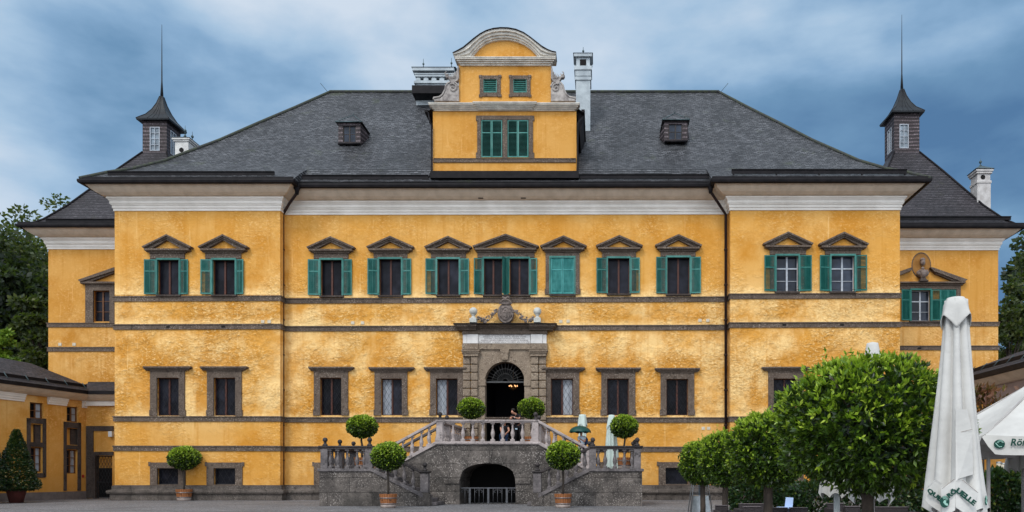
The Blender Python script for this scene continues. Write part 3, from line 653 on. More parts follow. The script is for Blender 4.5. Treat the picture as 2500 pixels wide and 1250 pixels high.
# niche with a bust
nx, nz = X(2249, Y), Z(648, Y); rx, rz = .56, .74; m = MB(); K = 28; rings = []
ring0 = [(nx + rx * cos(2 * pi * k / K), Y - .012, nz + rz * sin(2 * pi * k / K)) for k in range(K)]
vs = []; fs = []
for j in range(5):
    q = 1.10 - .10 * min(j, 1) if j < 1 else cos(pi / 2 * (j - 1) / 4.2)
    dd = -.03 if j < 1 else -.03 - 0
    for k in range(K): vs.append((nx + rx * q * cos(2 * pi * k / K), Y - .012 - (.02 if j == 1 else 0), nz + rz * q * sin(2 * pi * k / K)))
for j in range(1):
    for k in range(K): fs.append((j * K + k, j * K + (k + 1) % K, (j + 1) * K + (k + 1) % K, (j + 1) * K + k))
m.add(vs[:2 * K], fs); bst = m.build('niche', STONE, PL)
m = MB(); m.add([(nx + rx * cos(2 * pi * k / K), Y - .014, nz + rz * sin(2 * pi * k / K)) for k in range(K)], [tuple(range(K))[::-1]])
NSH = simple('niche_plaster', (.34, .165, .045), (.26, .12, .03), 3, .9, .2, 12); m.build('niche_back', NSH, PL, bst)
bx, bz = nx + .0, Z(690, Y - .2); m = MB(); yb = Y - .22; s_ = 1.0
m.sphere((bx, yb, Z(641, yb)), .155, 16, (1, 1.05, 1.3))
m.sphere((bx - .03, yb - .13, Z(641, yb) - .02), .035, 8, (1, 1.4, 1.5)); m.sphere((bx, yb + .02, Z(636, yb) + .04), .17, 12, (1, 1, .8))
m.tube([(bx, yb, Z(652, yb)), (bx, yb + .01, Z(659, yb))], [.085, .10], 10)
m.sphere((bx, yb + .02, Z(667, yb)), .40, 18, (1, .52, .62)); m.tube([(bx, yb, Z(664, yb)), (bx, yb - .02, Z(683, yb))], [.30, .10], 14)
for k in range(7):
    a = -.9 + .3 * k; m.tube([(bx + .34 * sin(a), yb - .16, Z(660, yb)), (bx + .20 * sin(a), yb - .235, Z(668, yb)), (bx + .02 * sin(a), yb - .12, Z(681, yb))], .022, 5)
bb = m.build('bust', simple('bust_stone', (.24, .19, .17), (.13, .10, .09), 9, .6, .3, 25), PL, bst)
m = MB(); m.lathe([(.10, 0), (.11, .05), (.14, .1)], (bx, yb, Z(684, yb) - .08), 12); m.lathe([(.26, 0), (.26, .06), (.20, .09), (.15, .20), (.13, .27)], (bx, yb + .02, Z(689, yb) + .01), 4, True); m.build('bust_pedestal', STONE_D, PL, bst)

# small vent plates, slots
for x, y, Y_ in ((641, 785, PW), (657, 785, PW), (861, 788, 0), (885, 788, 0), (1369, 784.5, 0), (1387, 784, 0), (1709, 782, 0), (1728, 782, 0), (146, 840.5, WW), (180.5, 840.5, WW), (1717, 1045.5, 0), (1730, 1045.5, 0)):
    MB().pb(x - 4, y - 3.6, x + 4, y + 3.6, Y_ - .03, Y_).build('vent_plate', VENT, PL)
for x, y, Y_ in ((410, 798, PW), (545, 797.5, PW), (1915, 793, PW), (2056, 793, PW), (2245, 850, WW)):
    MB().pb(x - 4.5, y - 2, x + 4.5, y + 2.2, Y_ - .065, Y_).build('drain_slot', DARK, PL)
for x in (1174, 1278): MB().box(X(x - 6, -.4), X(x + 6, -.4), -.5, -.42, Z(484, -.5), Z(477.5, -.5)).build('soffit_vent', DARK, PL)

# main roof ----------------------------------------------------------
PR = [(0, 16.36), (.0885, 17.04), (.17, 17.58), (.2865, 18.54), (.5, 20.70), (.66, 22.47), (.828, 24.29), (1, 26.2)]
def prz(t):
    for (a, za), (b, zb) in zip(PR, PR[1:]):
        if t <= b: return za + (zb - za) * (t - a) / (b - a)
    return PR[-1][1]
EL, ER, EF, DEPTH = X(195, -1.72), X(2273, -1.72), -1.74, 10.74
RL, RR = X(805, 9), X(1755, 9); EB = EF + 2 * DEPTH
def hx(t): return EL + (RL - EL) * t, ER + (RR - ER) * t
TS = [0, .0885, .17, .2865, .39, .5, .66, .828, 1]
inL, inR = XA1 + 1.15, XB0 - 1.15
m = MB()
for t0, t1 in zip(TS, TS[1:]):
    (l0, r0), (l1, r1) = hx(t0), hx(t1); z0, z1 = prz(t0), prz(t1); y0, y1 = EF + DEPTH * t0, EF + DEPTH * t1
    if t0 >= .17: m.quads([[(l0, y0, z0), (r0, y0, z0), (r1, y1, z1), (l1, y1, z1)]])
    else:
        m.quads([[(l0, y0, z0), (inL, y0, z0), (inL, y1, z1), (l1, y1, z1)], [(inR, y0, z0), (r0, y0, z0), (r1, y1, z1), (inR, y1, z1)]])
    b0, b1 = EB - DEPTH * t0, EB - DEPTH * t1
    m.quads([[(r0, b0, z0), (l0, b0, z0), (l1, b1, z1), (r1, b1, z1)], [(l0, b0, z0), (l0, y0, z0), (l1, y1, z1), (l1, b1, z1)], [(r0, y0, z0), (r0, b0, z0), (r1, b1, z1), (r1, y1, z1)]])
y17 = EF + DEPTH * .17; mainpts = [(-1.13, 16.42), (-.35, 17.02), (y17, 17.58)]
for (ya, za), (yb_, zb) in zip(mainpts, mainpts[1:]): m.quads([[(inL, ya, za), (inR, ya, za), (inR, yb_, zb), (inL, yb_, zb)]])
pv = [(EF, PR[0][1]), (EF + DEPTH * .0885, 17.04), (y17, 17.58)]
for xx, o_ in ((inL, 1), (inR, -1)):
    poly = [(xx, y, z) for y, z in pv] + [(xx, y, z) for y, z in mainpts[::-1][1:]]
    m.quads([poly if o_ < 0 else poly[::-1]])
roof = m.build('roof', ROOF, PL, uv=True)
m = MB()
for side in (0, 1): m.tube([(hx(t)[side], EF + DEPTH * t, prz(t) + .03) for t in TS], .10, 6)
m.tube([(RL, EF + DEPTH, 26.25), (RR, EF + DEPTH, 26.25)], .10, 6); m.tube([(RL - .1, EF + DEPTH, 26.2), (RL - .5, EF + DEPTH - .3, 26.65)], .015, 4); m.tube([(RR + .1, EF + DEPTH, 26.2), (RR + .55, EF + DEPTH - .3, 26.65)], .015, 4)
m.build('ridge_cap', simple('ridge_moss', (.05, .06, .035), (.035, .036, .04), 5, .7, .3, 12), PL, roof)
# snow guards: dark boards on brackets above the gutter
def guard(l, r, py, Yg, zb):
    m = MB(); x0, x1 = X(l, Yg), X(r, Yg); z = Z(py, Yg)
    m.box(x0, x1, Yg - .02, Yg + .03, z - .17, z + .02); m.box(x0, x1, Yg - .07, Yg + .05, z + .02, z + .05)
    n = max(2, int((x1 - x0) / 2.1))
    for i in range(n + 1):
        xx = x0 + .1 + (x1 - x0 - .2) * i / n; m.box(xx - .03, xx + .03, Yg - .04, Yg + .42, z - .3, z - .172)
    m.build('snow_guard', METAL, PL, roof)
guard(263, 670, 421, -1.15, 0); guard(738, 1046, 430, -.75, 0); guard(1413, 1744, 428, -.75, 0); guard(1786, 2214, 416, -1.15, 0)
# slate dormers with small hipped hoods
def roof_y(z):
    for (a, za), (b, zb) in zip(PR, PR[1:]):
        if z <= zb: return EF + DEPTH * (a + (b - a) * (z - za) / (zb - za))
    return EF + DEPTH
def dormer(l, r, ol, orr, top, eave, bot):
    Yf = 2.95; x0, x1, z0, z1 = X(l, Yf), X(r, Yf), Z(bot, Yf), Z(eave, Yf); yb = 5.6
    m = MB(); xa, xb, za, zb = X(ol, Yf), X(orr, Yf), Z(bot - 6, Yf), Z(eave + 9, Yf)
    m.box(x0, xa, Yf, Yf + .1, z0, z1); m.box(xb, x1, Yf, Yf + .1, z0, z1); m.box(xa, xb, Yf, Yf + .1, z0, za); m.box(xa, xb, Yf, Yf + .1, zb, z1)
    for sg, xx in ((-1, x0), (1, x1)):   # flared shingle cheeks
        fy = Yf + .95; fl = (xx + sg * .22, fy, prz((fy - EF) / DEPTH) - .02); q = [[(xx, Yf + .1, z1), (xx, Yf + .1, z0), fl], [(xx, Yf + .1, z1), fl, (xx, yb, z1)]]
        m.quads(q if sg < 0 else [w_[::-1] for w_ in q])
    d = m.build('dormer', TSHIN, PL, uv=True)
    m = MB(); e = .14; zt = Z(top, Yf + .7); xm = (x0 + x1) / 2
    A, B, C_, D_ = (x0 - e, Yf - e, z1 - .02), (x1 + e, Yf - e, z1 - .02), (x1 + e, yb + .6, z1 - .02), (x0 - e, yb + .6, z1 - .02); P1, P2 = (xm, Yf + .75, zt), (xm, yb + 1.2, zt)
    m.quads([[A, B, P1], [B, C_, P2, P1], [D_, A, P1, P2], [A, D_, C_, B]]); m.build('dormer_roof', ROOF, PL, d, uv=True)
    m = MB(); m.tube([P1, (xm, Yf + .75, zt + .14)], .02, 5); m.tube([P1, A], .03, 5); m.tube([P1, B], .03, 5); m.tube([A, B], .03, 5)
    m.build('hip_flashing', LEAD, PL, d); MB().tube([(x0, Yf - .05, z0), (x1, Yf - .05, z0)], .06, 6).build('sill_flashing', METAL, PL, d)
    m = MB(); e = .05; yy = Yf + .05
    m.box(xa, xa + e, yy, yy + .04, za, zb); m.box(xb - e, xb, yy, yy + .04, za, zb); m.box((xa + xb) / 2 - .03, (xa + xb) / 2 + .03, yy, yy + .04, za, zb); m.box(xa, xb, yy + .01, yy + .03, (za + zb) / 2 - .012, (za + zb) / 2 + .012)
    m.build('dormer_sash', simple('weathered_sash', (.06, .05, .045), (.03, .025, .022), 5, .7), PL, d)
    MB().box(xa, xb, yy + .03, yy + .045, za, zb).build('pane', GLASSB, PL, d)
dormer(826, 880, 837, 869, 281, 299, 352); dormer(1622, 1678, 1632, 1666, 276, 294, 346)

# central gable ------------------------------------------------------
Y = -.05
m = MB(); gx0, gx1 = X(1057, Y), X(1407, Y); gz0, gz1 = Z(417, Y), Z(272, Y)
hh = [(X(1174, Y), X(1227, Y), Z(384, Y), Z(292, Y)), (X(1238, Y), X(1291, Y), Z(384, Y), Z(292, Y))]
wall_panel(m, gx0, gx1, gz0 - .1, gz1, Y, hh, .2)
m.quads([[(gx0, 6.5, gz0 - .1), (gx0, Y, gz0 - .1), (gx0, Y, gz1), (gx0, 6.5, gz1)], [(gx1, Y, gz0 - .1), (gx1, 6.5, gz0 - .1), (gx1, 6.5, gz1), (gx1, Y, gz1)]])
gable = m.build('gable', OCHRE2, PL)
m = MB(); ux0, ux1 = X(1120, Y), X(1345, Y); uz0, uz1 = Z(258, Y), Z(152, Y)
hh = [(X(1180, Y), X(1213, Y), Z(226, Y), Z(193, Y)), (X(1253, Y), X(1286, Y), Z(226, Y), Z(193, Y))]
wall_panel(m, ux0, ux1, uz0, uz1, Y, hh, .2)
arc = [(1150, 148), (1158, 135), (1170, 121), (1185, 110), (1203, 103), (1222, 100), (1243, 100), (1263, 104), (1282, 112), (1298, 123), (1312, 136), (1322, 148)]
m.prism([(X(a, Y), Z(b, Y)) for a, b in arc], Y, Y + .5)
m.box(ux0, ux1, Y + .21, Y + .9, uz0, uz1); m.prism([(X(1062, Y), Z(250, Y)), (X(1062, Y), Z(259, Y)), (ux0 + .01, Z(259, Y)), (ux0 + .01, Z(248, Y))], Y, Y + .4); m.prism([(X(1404, Y), Z(250, Y)), (X(1404, Y), Z(259, Y)), (ux1 - .01, Z(259, Y)), (ux1 - .01, Z(247, Y))], Y, Y + .4)
m.build('gable_wall', OCHRE2, PL, gable)
# cornices of the gable
WHITEG = simple('weathered_lime', (.72, .68, .61), (.48, .45, .40), 2.5, .8, .2, 14)
def strip(name, l, r, t, b, n, Y, d0, d1, root, par, mat=WHITEG):
    m = MB()
    for i in range(n):
        f = i / max(1, n - 1); dd = d1 + (d0 - d1) * f; ex = (dd - d1) * 40
        a, c = t + (b - t) * i / n, t + (b - t) * (i + 1) / n
        yf = Y - dd; m.box(X(l, Y) - (d1 * 0) + (d1 - dd) * .9, X(r, Y) - (d1 - dd) * .9, yf, Y + .1, Z(c, Y), Z(a, Y) - .006)
    m.box(X(l, Y) - .02, X(r, Y) + .02, Y - d1 - .03, Y + .1, Z(t, Y) - .004, Z(t - 1.2, Y))
    return m.build(name, mat, root, par)
strip('cornice', 1050, 1415, 260, 272, 4, Y, .10, .36, PL, gable); strip('cornice', 1158, 1311, 259.4, 271, 4, Y, .18, .44, PL, gable)
strip('cornice', 1114, 1357, 149, 162, 4, Y, .10, .36, PL, gable)
# curved hood: inner arc to outer ogee, three stepped mouldings
outer = [(1112, 140), (1112, 148), None]
top = [(1109, 141), (1121, 135), (1135, 127), (1147, 117), (1160, 106), (1175, 95), (1190, 87), (1207, 82), (1225, 80), (1243, 80.5), (1262, 84), (1281, 92), (1297, 103), (1311, 114), (1325, 125), (1339, 133), (1349, 137), (1359, 139)]
inn = [(1112, 149), (1134, 149), (1144, 149), (1150, 149), (1158, 137), (1170, 122), (1185, 110.5), (1203, 103.5), (1222, 100.5), (1243, 100.5), (1263, 104.5), (1282, 112.5), (1298, 124), (1310, 137), (1318, 149), (1328, 149), (1342, 149), (1357, 149)]
def lerp(a, b, f): return (a[0] + (b[0] - a[0]) * f, a[1] + (b[1] - a[1]) * f)
for k, (f0, f1, d) in enumerate(((0, .07, .52), (.07, .34, .44), (.34, .62, .32), (.62, .84, .22), (.84, 1.0, .12))):
    m = MB(); yf = Y - d
    for i in range(len(top) - 1):
        a, b, c, e = lerp(top[i], inn[i], f0), lerp(top[i + 1], inn[i + 1], f0), lerp(top[i + 1], inn[i + 1], f1), lerp(top[i], inn[i], f1)
        P4 = [(X(q[0], Y), Z(q[1], Y)) for q in (a, b, c, e)]
        m.add([(x, yf, z) for x, z in P4] + [(x, Y + .5, z) for x, z in P4], [(0, 3, 2, 1), (0, 1, 5, 4), (3, 7, 6, 2)])
    m.build('curved_hood', WHITEG if k else METAL, PL, gable)
m = MB(); m.pb(1058, 387, 1406, 396, Y - .06, Y); m.pb(1058, 386, 1406, 387, Y - .09, Y); m.build('string_course', STONE, PL, gable)
m = MB(); m.pb(1050, 420, 1413, 434, -1.0, -.2); m.pb(1054, 417, 1410, 420, -.6, -.05); m.build('gable_gutter', METAL, PL, gable)
w = MB().box(hh[0][0] * 0 + X(1174, Y), X(1291, Y), Y + .16, Y + .2, Z(384, Y), Z(292, Y)).build('window', DARK, PL)
w.name = 'gable_window'
m = MB(); m.pb(1165, 282, 1301, 292, Y - .06, Y + .02); m.pb(1165, 292, 1174, 386, Y - .06, Y + .02); m.pb(1291, 292, 1301, 386, Y - .06, Y + .02); m.pb(1227, 292, 1238, 386, Y - .06, Y + .02); m.pb(1162, 372, 1165, 386, Y - .07, Y); m.pb(1301, 372, 1304, 386, Y - .07, Y); m.pb(1162, 282, 1165, 294, Y - .07, Y); m.pb(1301, 282, 1304, 294, Y - .07, Y)
m.build('stone_surround', STONE, PL, w)
for a, b in ((1175, 1200), (1200.4, 1226), (1239, 1264), (1264.4, 1290)): shutter(a, 293, b, 384, Y, w, .03, 0, True, TEAL if a < 1230 else TEAL)
for a, b in ((1180, 1213), (1253, 1286)):
    w = MB().box(X(a, Y), X(b, Y), Y + .15, Y + .19, Z(226, Y), Z(193, Y)).build('louvre_window', DARK, PL)
    m = MB(); m.pb(a - 9, 184, b + 9, 193, Y - .06, Y + .02); m.pb(a - 9, 226, b + 9, 235, Y - .06, Y + .02); m.pb(a - 9, 193, a, 226, Y - .06, Y + .02); m.pb(b, 193, b + 9, 226, Y - .06, Y + .02)
    for q in ((a - 11, 183), (b + 3, 183), (a - 11, 230), (b + 3, 230)): m.pb(q[0], q[1], q[0] + 8, q[1] + 6, Y - .075, Y)
    m.build('stone_surround', STONE, PL, w)
    m = MB(); x0, x1, z0, z1 = X(a, Y), X(b, Y), Z(226, Y), Z(193, Y)
    m.box(x0, x0 + .045, Y - .02, Y + .05, z0, z1); m.box(x1 - .045, x1, Y - .02, Y + .05, z0, z1); m.box(x0 + .045, x1 - .045, Y - .02, Y + .05, z1 - .045, z1); m.box(x0 + .045, x1 - .045, Y - .02, Y + .05, z0, z0 + .045)
    for i in range(6):
        z = z0 + .07 + i * (z1 - z0 - .1) / 6; m.add([(x0 + .045, Y, z), (x1 - .045, Y, z), (x1 - .045, Y + .05, z + .06), (x0 + .045, Y + .05, z + .06), (x0 + .045, Y + .01, z - .01), (x1 - .045, Y + .01, z - .01)], [(0, 1, 2, 3), (4, 5, 1, 0)])
    m.build('louvre', TEAL, PL, w)
# scrolls and shell urns
SCR = simple('scroll_stone', (.42, .385, .36), (.16, .14, .135), 3, .75, .3, 12)
for s in (1, -1):
    fx = lambda p: p if s > 0 else 2465 - p
    m = MB(); base = [(1120, 246), (1060, 246), (1060, 242), (1074, 240), (1082, 234), (1088, 222), (1090, 212), (1095, 206), (1103, 203), (1111, 204), (1117, 209), (1120, 216)]
    m.pprism([(fx(a), b) for a, b in base], Y - .16, Y + .12)
    sc0 = [(fx(a), b) for a, b in base[1:]]
    m.tube([(X(a, Y), Y - .15, Z(b, Y)) for a, b in sc0], .05, 6)
    spir = [(1107 + (11 - .72 * i) * cos(-2.2 + .62 * i), 219 + (11 - .72 * i) * sin(-2.2 + .62 * i)) for i in range(15)]
    m.tube([(X(fx(a), Y), Y - .19, Z(b, Y)) for a, b in spir], .045, 6)
    sc_o = m.build('scroll', SCR, PL, gable, bevel=.01)
    m = MB()
    shell = [(1086, 184), (1089, 179), (1094, 181), (1097, 186), (1104, 187), (1111, 181), (1115, 172), (1117, 162), (1120, 160), (1120, 190), (1116, 197), (1109, 200), (1109, 204), (1099, 204), (1101, 199), (1097, 194), (1094, 189), (1089, 189)]
    m.pprism([(fx(a), b) for a, b in shell], Y - .20, Y + .05)
    for i in range(5): m.tube([(X(fx(1100 + i * 4), Y), Y - .21, Z(187 - i * 2, Y)), (X(fx(1103 + i * 2.4), Y), Y - .24, Z(197, Y))], .022, 5)
    m.tube([(X(fx(1092 + 4 * cos(a * .8)), Y), Y - .2, Z(184 + 4 * sin(a * .8), Y)) for a in range(7)], .03, 5)
    m.build('shell_urn', SCR, PL, gable, bevel=.01)
# roof behind the gable
m = MB(); gl, gr = X(1046, Y) - .05, X(1418, Y) + .05; ge = Z(268, Y); gm = (gl + gr) / 2; gzr = Z(150, 1)
m.quads([[(gl, .1, ge), (gm, .1, gzr), (gm, 9, gzr), (gl, 9, ge)], [(gm, .1, gzr), (gr, .1, ge), (gr, 9, ge), (gm, 9, gzr)]])
m.v = [(x, y, min(z, 1e9)) for x, y, z in m.v]; m.build('gable_roof', ROOFW, PL, gable, uv=True)
MB().prismx([(-.05, ge - .12), (-.05, ge + .02), (6.5, ge + .02), (6.5, ge - .12)], gl - .16, gl + .02).build('gable_eaves', METAL, PL, gable); m = MB(); m.prismx([(-.05, ge - .12), (-.05, ge + .02), (6.5, ge + .02), (6.5, ge - .12)], gr - .02, gr + .16)
m.prism([(X(1404, 0), Z(262, 0)), (X(1418, 0), Z(268, 0)), (X(1425, 0), Z(275, 0)), (X(1416, 0), Z(330, 0)), (X(1409, 0), Z(275, 0))], .3, 4)
m.build('gable_eaves', METAL, PL, gable)
# chimneys
def finial(m, c, h, r=.06):
    m.tube([(c[0], c[1], c[2]), (c[0], c[1], c[2] + h)], [r * .5, .012], 6); m.sphere((c[0], c[1], c[2] + h * .55), r * 1.2, 8); m.lathe([(r * 1.3, 0), (r * .5, h * .2)], c, 8)
YC = 7.5; ch = MB(); x0, x1 = X(1016, YC), X(1110, YC); ch.box(x0, x1, YC, YC + 1.2, Z(262, YC), Z(196, YC)); ch.box(x0 - .12, x1, YC - .12, YC + 1.3, Z(205, YC), Z(199, YC)); ch.box(x0 - .06, x1, YC - .06, YC + 1.25, Z(188, YC), Z(183, YC) + .02)
ch.box(x0 - .1, x1, YC - .1, YC + 1.3, Z(183, YC), Z(180, YC)); ch.box(x0 - .2, x1, YC - .2, YC + 1.4, Z(176, YC), Z(168, YC))
for i in range(5):
    xa = x0 + .02 + i * .50; ch.box(xa, xa + .20, YC + .02, YC + 1.1, Z(199, YC), Z(188, YC) + .02); ch.box(xa - .05, xa + .25, YC - .02, YC + 1.1, Z(196, YC) - .03, Z(191, YC))
c = ch.build('chimney', WHITEC, PL, bevel=.01); MB().box(x0 + .05, x1, YC + .4, YC + .8, Z(200, YC), Z(180, YC)).build('flue_opening', DARK, PL, c)
m = MB(); m.prismx([(YC - .25, Z(168, YC)), (YC + .55, Z(160, YC) + .05), (YC + 1.45, Z(168, YC))], x0 - .25, x1 + .1); finial(m, (X(1031, YC), YC + .3, Z(166, YC)), .75); finial(m, (X(1100, YC), YC + .3, Z(164, YC)), .75); m.build('chimney_cap', LEAD, PL, c)
m = MB(); m.box(x0 - .05, x1 + .3, YC - .9, YC + .1, Z(245, YC), Z(226, YC)); m.build('chimney_flashing', METAL, PL, c)
YC = 4.6; x0, x1 = X(1406, YC), X(1441, YC); ch = MB(); ch.box(x0, x1, YC, YC + 1.0, Z(330, YC), Z(186, YC)); ch.box(x0 - .06, x1 + .06, YC - .06, YC + 1.06, Z(196, YC), Z(188, YC)); ch.box(x0 - .1, x1 + .1, YC - .1, YC + 1.1, Z(172, YC), Z(162, YC)); ch.box(x0 - .04, x1 + .04, YC - .04, YC + 1.04, Z(186, YC), Z(172, YC))
ch.box(x0 + .02, x1 - .02, YC + .02, YC + .98, Z(162, YC), Z(140, YC)); ch.box(x0 - .12, x1 + .12, YC - .12, YC + 1.12, Z(140, YC), Z(132, YC))
c = ch.build('chimney', WHITEC, PL, bevel=.01); MB().box(X(1416, YC), X(1431, YC), YC - .01, YC + .3, Z(160, YC), Z(145, YC)).build('flue_opening', DARK, PL, c)
m = MB(); xm = (x0 + x1) / 2; q = .55; zt = Z(132, YC); m.add([(x0 - .16, YC - .16, zt), (x1 + .16, YC - .16, zt), (x1 + .16, YC + 1.16, zt), (x0 - .16, YC + 1.16, zt), (xm, YC + .5, zt + .22)], [(0, 1, 4), (1, 2, 4), (2, 3, 4), (3, 0, 4)]); finial(m, (xm, YC + .5, zt + .15), .55); m.build('chimney_cap', LEAD, PL, c)

# wings: pyramidal roofs with lanterns and spires ---------------------
WP = [(0, 16.45), (.162, 17.2), (.35, 18.4), (.53, 19.76), (.755, 21.47), (1, 23.25)]
for s, xo, tx in ((-1, X(55, 5.96), X(377.5, 11.2)), (1, X(2495, 5.96), X(2214, 11.2))):
    tw = .82 if s < 0 else .86; xi = 2 * tx - xo; m = MB()
    def sq(t, z):
        a = abs(tx - xo) * (1 - t) + tw * t; y0 = 5.96 + 5.24 * t; y1 = 18.04 - 5.24 * t
        return [(tx - a, y0, z), (tx + a, y0, z), (tx + a, y1, z), (tx - a, y1, z)]
    for (t0, z0), (t1, z1) in zip(WP, WP[1:]):
        A, B = sq(t0, z0), sq(t1, z1)
        for i in range(4): m.quads([[A[i], A[(i + 1) % 4], B[(i + 1) % 4], B[i]]])
    wr = m.build('wing_roof', ROOFW, PL, uv=True)
    m = MB(); k = 0 if s < 0 else 1
    m.tube([sq(t, z + .03)[k] for t, z in WP], .07, 5); m.tube([sq(t, z + .03)[1 - k] for t, z in WP], .07, 5); m.build('ridge_cap', METAL, PL, wr)
    m = MB(); a_, b_ = (X(112, 6.5), X(283, 6.5)) if s < 0 else (X(2190, 6.5), X(2468, 6.5)); zz = Z(536 if s < 0 else 530, 6.5)
    m.box(a_, b_, 6.48, 6.53, zz - .17, zz); m.box(a_, b_, 6.42, 6.56, zz, zz + .04); m.build('snow_guard', METAL, PL, wr)
    # lantern tower
    Yt = 11.2; z0 = 23.0; zt = Z(290 if s < 0 else 272, Yt); wl, wr_ = (X(366, Yt), X(390, Yt)) if s < 0 else (X(2196, Yt), X(2218, Yt)); wt, wb = (310, 368) if s < 0 else (303, 362)
    x0, x1 = tx - tw, tx + tw; m = MB()
    wall_panel(m, x0, x1, z0, zt, Yt, [(wl, wr_, Z(wb, Yt), Z(wt, Yt))], .12)
    # side wall facing the axis, with its own window
    xs = x1 if s < 0 else x0; ya, yb_ = Yt + .45, Yt + 1.15; za, zb = Z(wb, Yt), Z(wt, Yt); yE = Yt + 1.7
    for (y0, y1, p, q) in ((Yt, ya, z0, zt), (yb_, yE, z0, zt), (ya, yb_, z0, za), (ya, yb_, zb, zt)): m.quads([[(xs, y0, p), (xs, y1, p), (xs, y1, q), (xs, y0, q)]])
    xo_ = x0 if s < 0 else x1; m.quads([[(xo_, Yt, z0), (xo_, yE, z0), (xo_, yE, zt), (xo_, Yt, zt)], [(x0, yE, z0), (x1, yE, z0), (x1, yE, zt), (x0, yE, zt)]])
    tow = m.build('lantern', TSHIN, PL, uv=True)
    m = MB(); e = .05
    m.box(wl, wl + e, Yt - .02, Yt + .05, za, zb); m.box(wr_ - e, wr_, Yt - .02, Yt + .05, za, zb); m.box(wl + e, wr_ - e, Yt - .02, Yt + .05, zb - e, zb); m.box(wl + e, wr_ - e, Yt - .02, Yt + .05, za, za + e); m.box((wl + wr_) / 2 - .018, (wl + wr_) / 2 + .018, Yt, Yt + .04, za + e, zb - e)
    for i in (1, 2, 3): zz = za + (zb - za) * i / 4; m.box(wl + e, wr_ - e, Yt + .004, Yt + .036, zz - .015, zz + .015)
    sg = 1 if s < 0 else -1
    for (y0, y1, p, q) in ((ya, ya + e, za, zb), (yb_ - e, yb_, za, zb), (ya + e, yb_ - e, za, za + e), (ya + e, yb_ - e, zb - e, zb), ((ya + yb_) / 2 - .015, (ya + yb_) / 2 + .015, za + e, zb - e)): m.box(xs - .04 * sg, xs + .02 * sg, y0, y1, p, q)
    m.build('lantern_sash', GREYW, PL, tow)
    m = MB(); m.box(wl, wr_, Yt + .06, Yt + .08, za, zb); m.box(xs - .07 * sg, xs - .05 * sg, ya, yb_, za, zb); m.build('pane', GLASSL, PL, tow)
    m = MB(); ze = zt - .06; cy = Yt + .85; prof = [(1.10, ze - .10), (1.12, ze), (.98, ze + .16), (.70, ze + .46), (.44, ze + .92), (.245, ze + 1.42), (.10, ze + 1.98)]
    n = len(prof); vs = []
    for r, z in prof: vs += [(tx - r, cy - r, z), (tx + r, cy - r, z), (tx + r, cy + r, z), (tx - r, cy + r, z)]
    fs = [(i * 4 + k, i * 4 + (k + 1) % 4, (i + 1) * 4 + (k + 1) % 4, (i + 1) * 4 + k) for i in range(n - 1) for k in range(4)] + [(3, 2, 1, 0)]
    m.add(vs, fs); m.build('spire_roof', COPPER, PL, tow)
    m = MB(); zt2 = ze + 1.9; top_ = Z(60 if s < 0 else 36, cy); m.tube([(tx, cy, zt2), (tx, cy, zt2 + 1.15), (tx, cy, top_)], [.11, .045, .012], 8); 
    for k in range(4):
        dx, dy = ((-1, -1), (1, -1), (1, 1), (-1, 1))[k]; m.tube([(tx + dx * r, cy + dy * r, z + .01) for r, z in prof[1:]], .025, 5)
    for off in (-.35, 0, .35): m.tube([(tx + off * (r / 1.1), cy - r - .005, z) for r, z in prof[1:]], .014, 4)
    m.build('spire_needle', COPPER, PL, tow)
# wide white chimney behind the left lantern, small chimney at the far right
YC = 9.3; x0, x1 = X(427, YC), X(460, YC); ch = MB(); zb, zt = Z(400, YC), Z(346, YC); ch.box(x0, x1, YC, YC + 1.7, zb, zt); ch.box(x0 - .07, x1 + .07, YC - .07, YC + 1.77, zt, zt + .10); ch.box(x0 - .14, x1 + .14, YC - .14, YC + 1.84, zt + .10, zt + .22)
c = ch.build('chimney', simple('old_lime', (.62, .61, .59), (.46, .45, .44), 3, .8, .2, 14), PL, bevel=.01); m = MB(); m.tube([(X(443, YC), YC - .02, Z(366, YC)), (X(443, YC), YC + .1, Z(366, YC))], .15, 14); m.tube([(x1 - .1, YC + .8, Z(366, YC)), (x1 + .02, YC + .8, Z(366, YC))], .15, 14); m.build('flue_opening', DARK, PL, c)
m = MB(); zt += .22; a, b, c_, d_ = x0 - .18, x1 + .18, YC - .18, YC + 1.9; xm = (a + b) / 2; m.quads([[(a, c_, zt), (b, c_, zt), (xm, c_ + .6, zt + .3)], [(b, c_, zt), (b, d_, zt), (xm, d_ - .6, zt + .3), (xm, c_ + .6, zt + .3)], [(a, d_, zt), (a, c_, zt), (xm, c_ + .6, zt + .3), (xm, d_ - .6, zt + .3)]]); finial(m, (xm, c_ + .6, zt + .28), .75, .08); finial(m, (xm, d_ - .6, zt + .28), .75, .08); m.build('chimney_cap', LEAD, PL, c)
YC = 8; x0, x1 = X(2386, YC), X(2419, YC); ch = MB(); ch.box(x0, x1, YC, YC + .9, 16.8, Z(440, YC)); ch.box(x0 - .04, x1 + .04, YC - .04, YC + .94, Z(447, YC), Z(441, YC)); ch.box(x0 + .02, x1 - .02, YC + .02, YC + .88, Z(441, YC), Z(424, YC)); ch.box(x0 - .07, x1 + .07, YC - .07, YC + .97, Z(424, YC), Z(419, YC)); ch.box(x0 - .12, x1 + .12, YC - .12, YC + 1.02, Z(419, YC), Z(414, YC))
c = ch.build('chimney', simple('aged_lime', (.52, .50, .49), (.36, .34, .33), 3, .8, .2, 14), PL, bevel=.01); m = MB(); m.tube([(X(2400, YC), YC - .0, Z(432, YC)), (X(2400, YC), YC + .1, Z(432, YC))], .15, 12); m.build('flue_opening', DARK, PL, c)
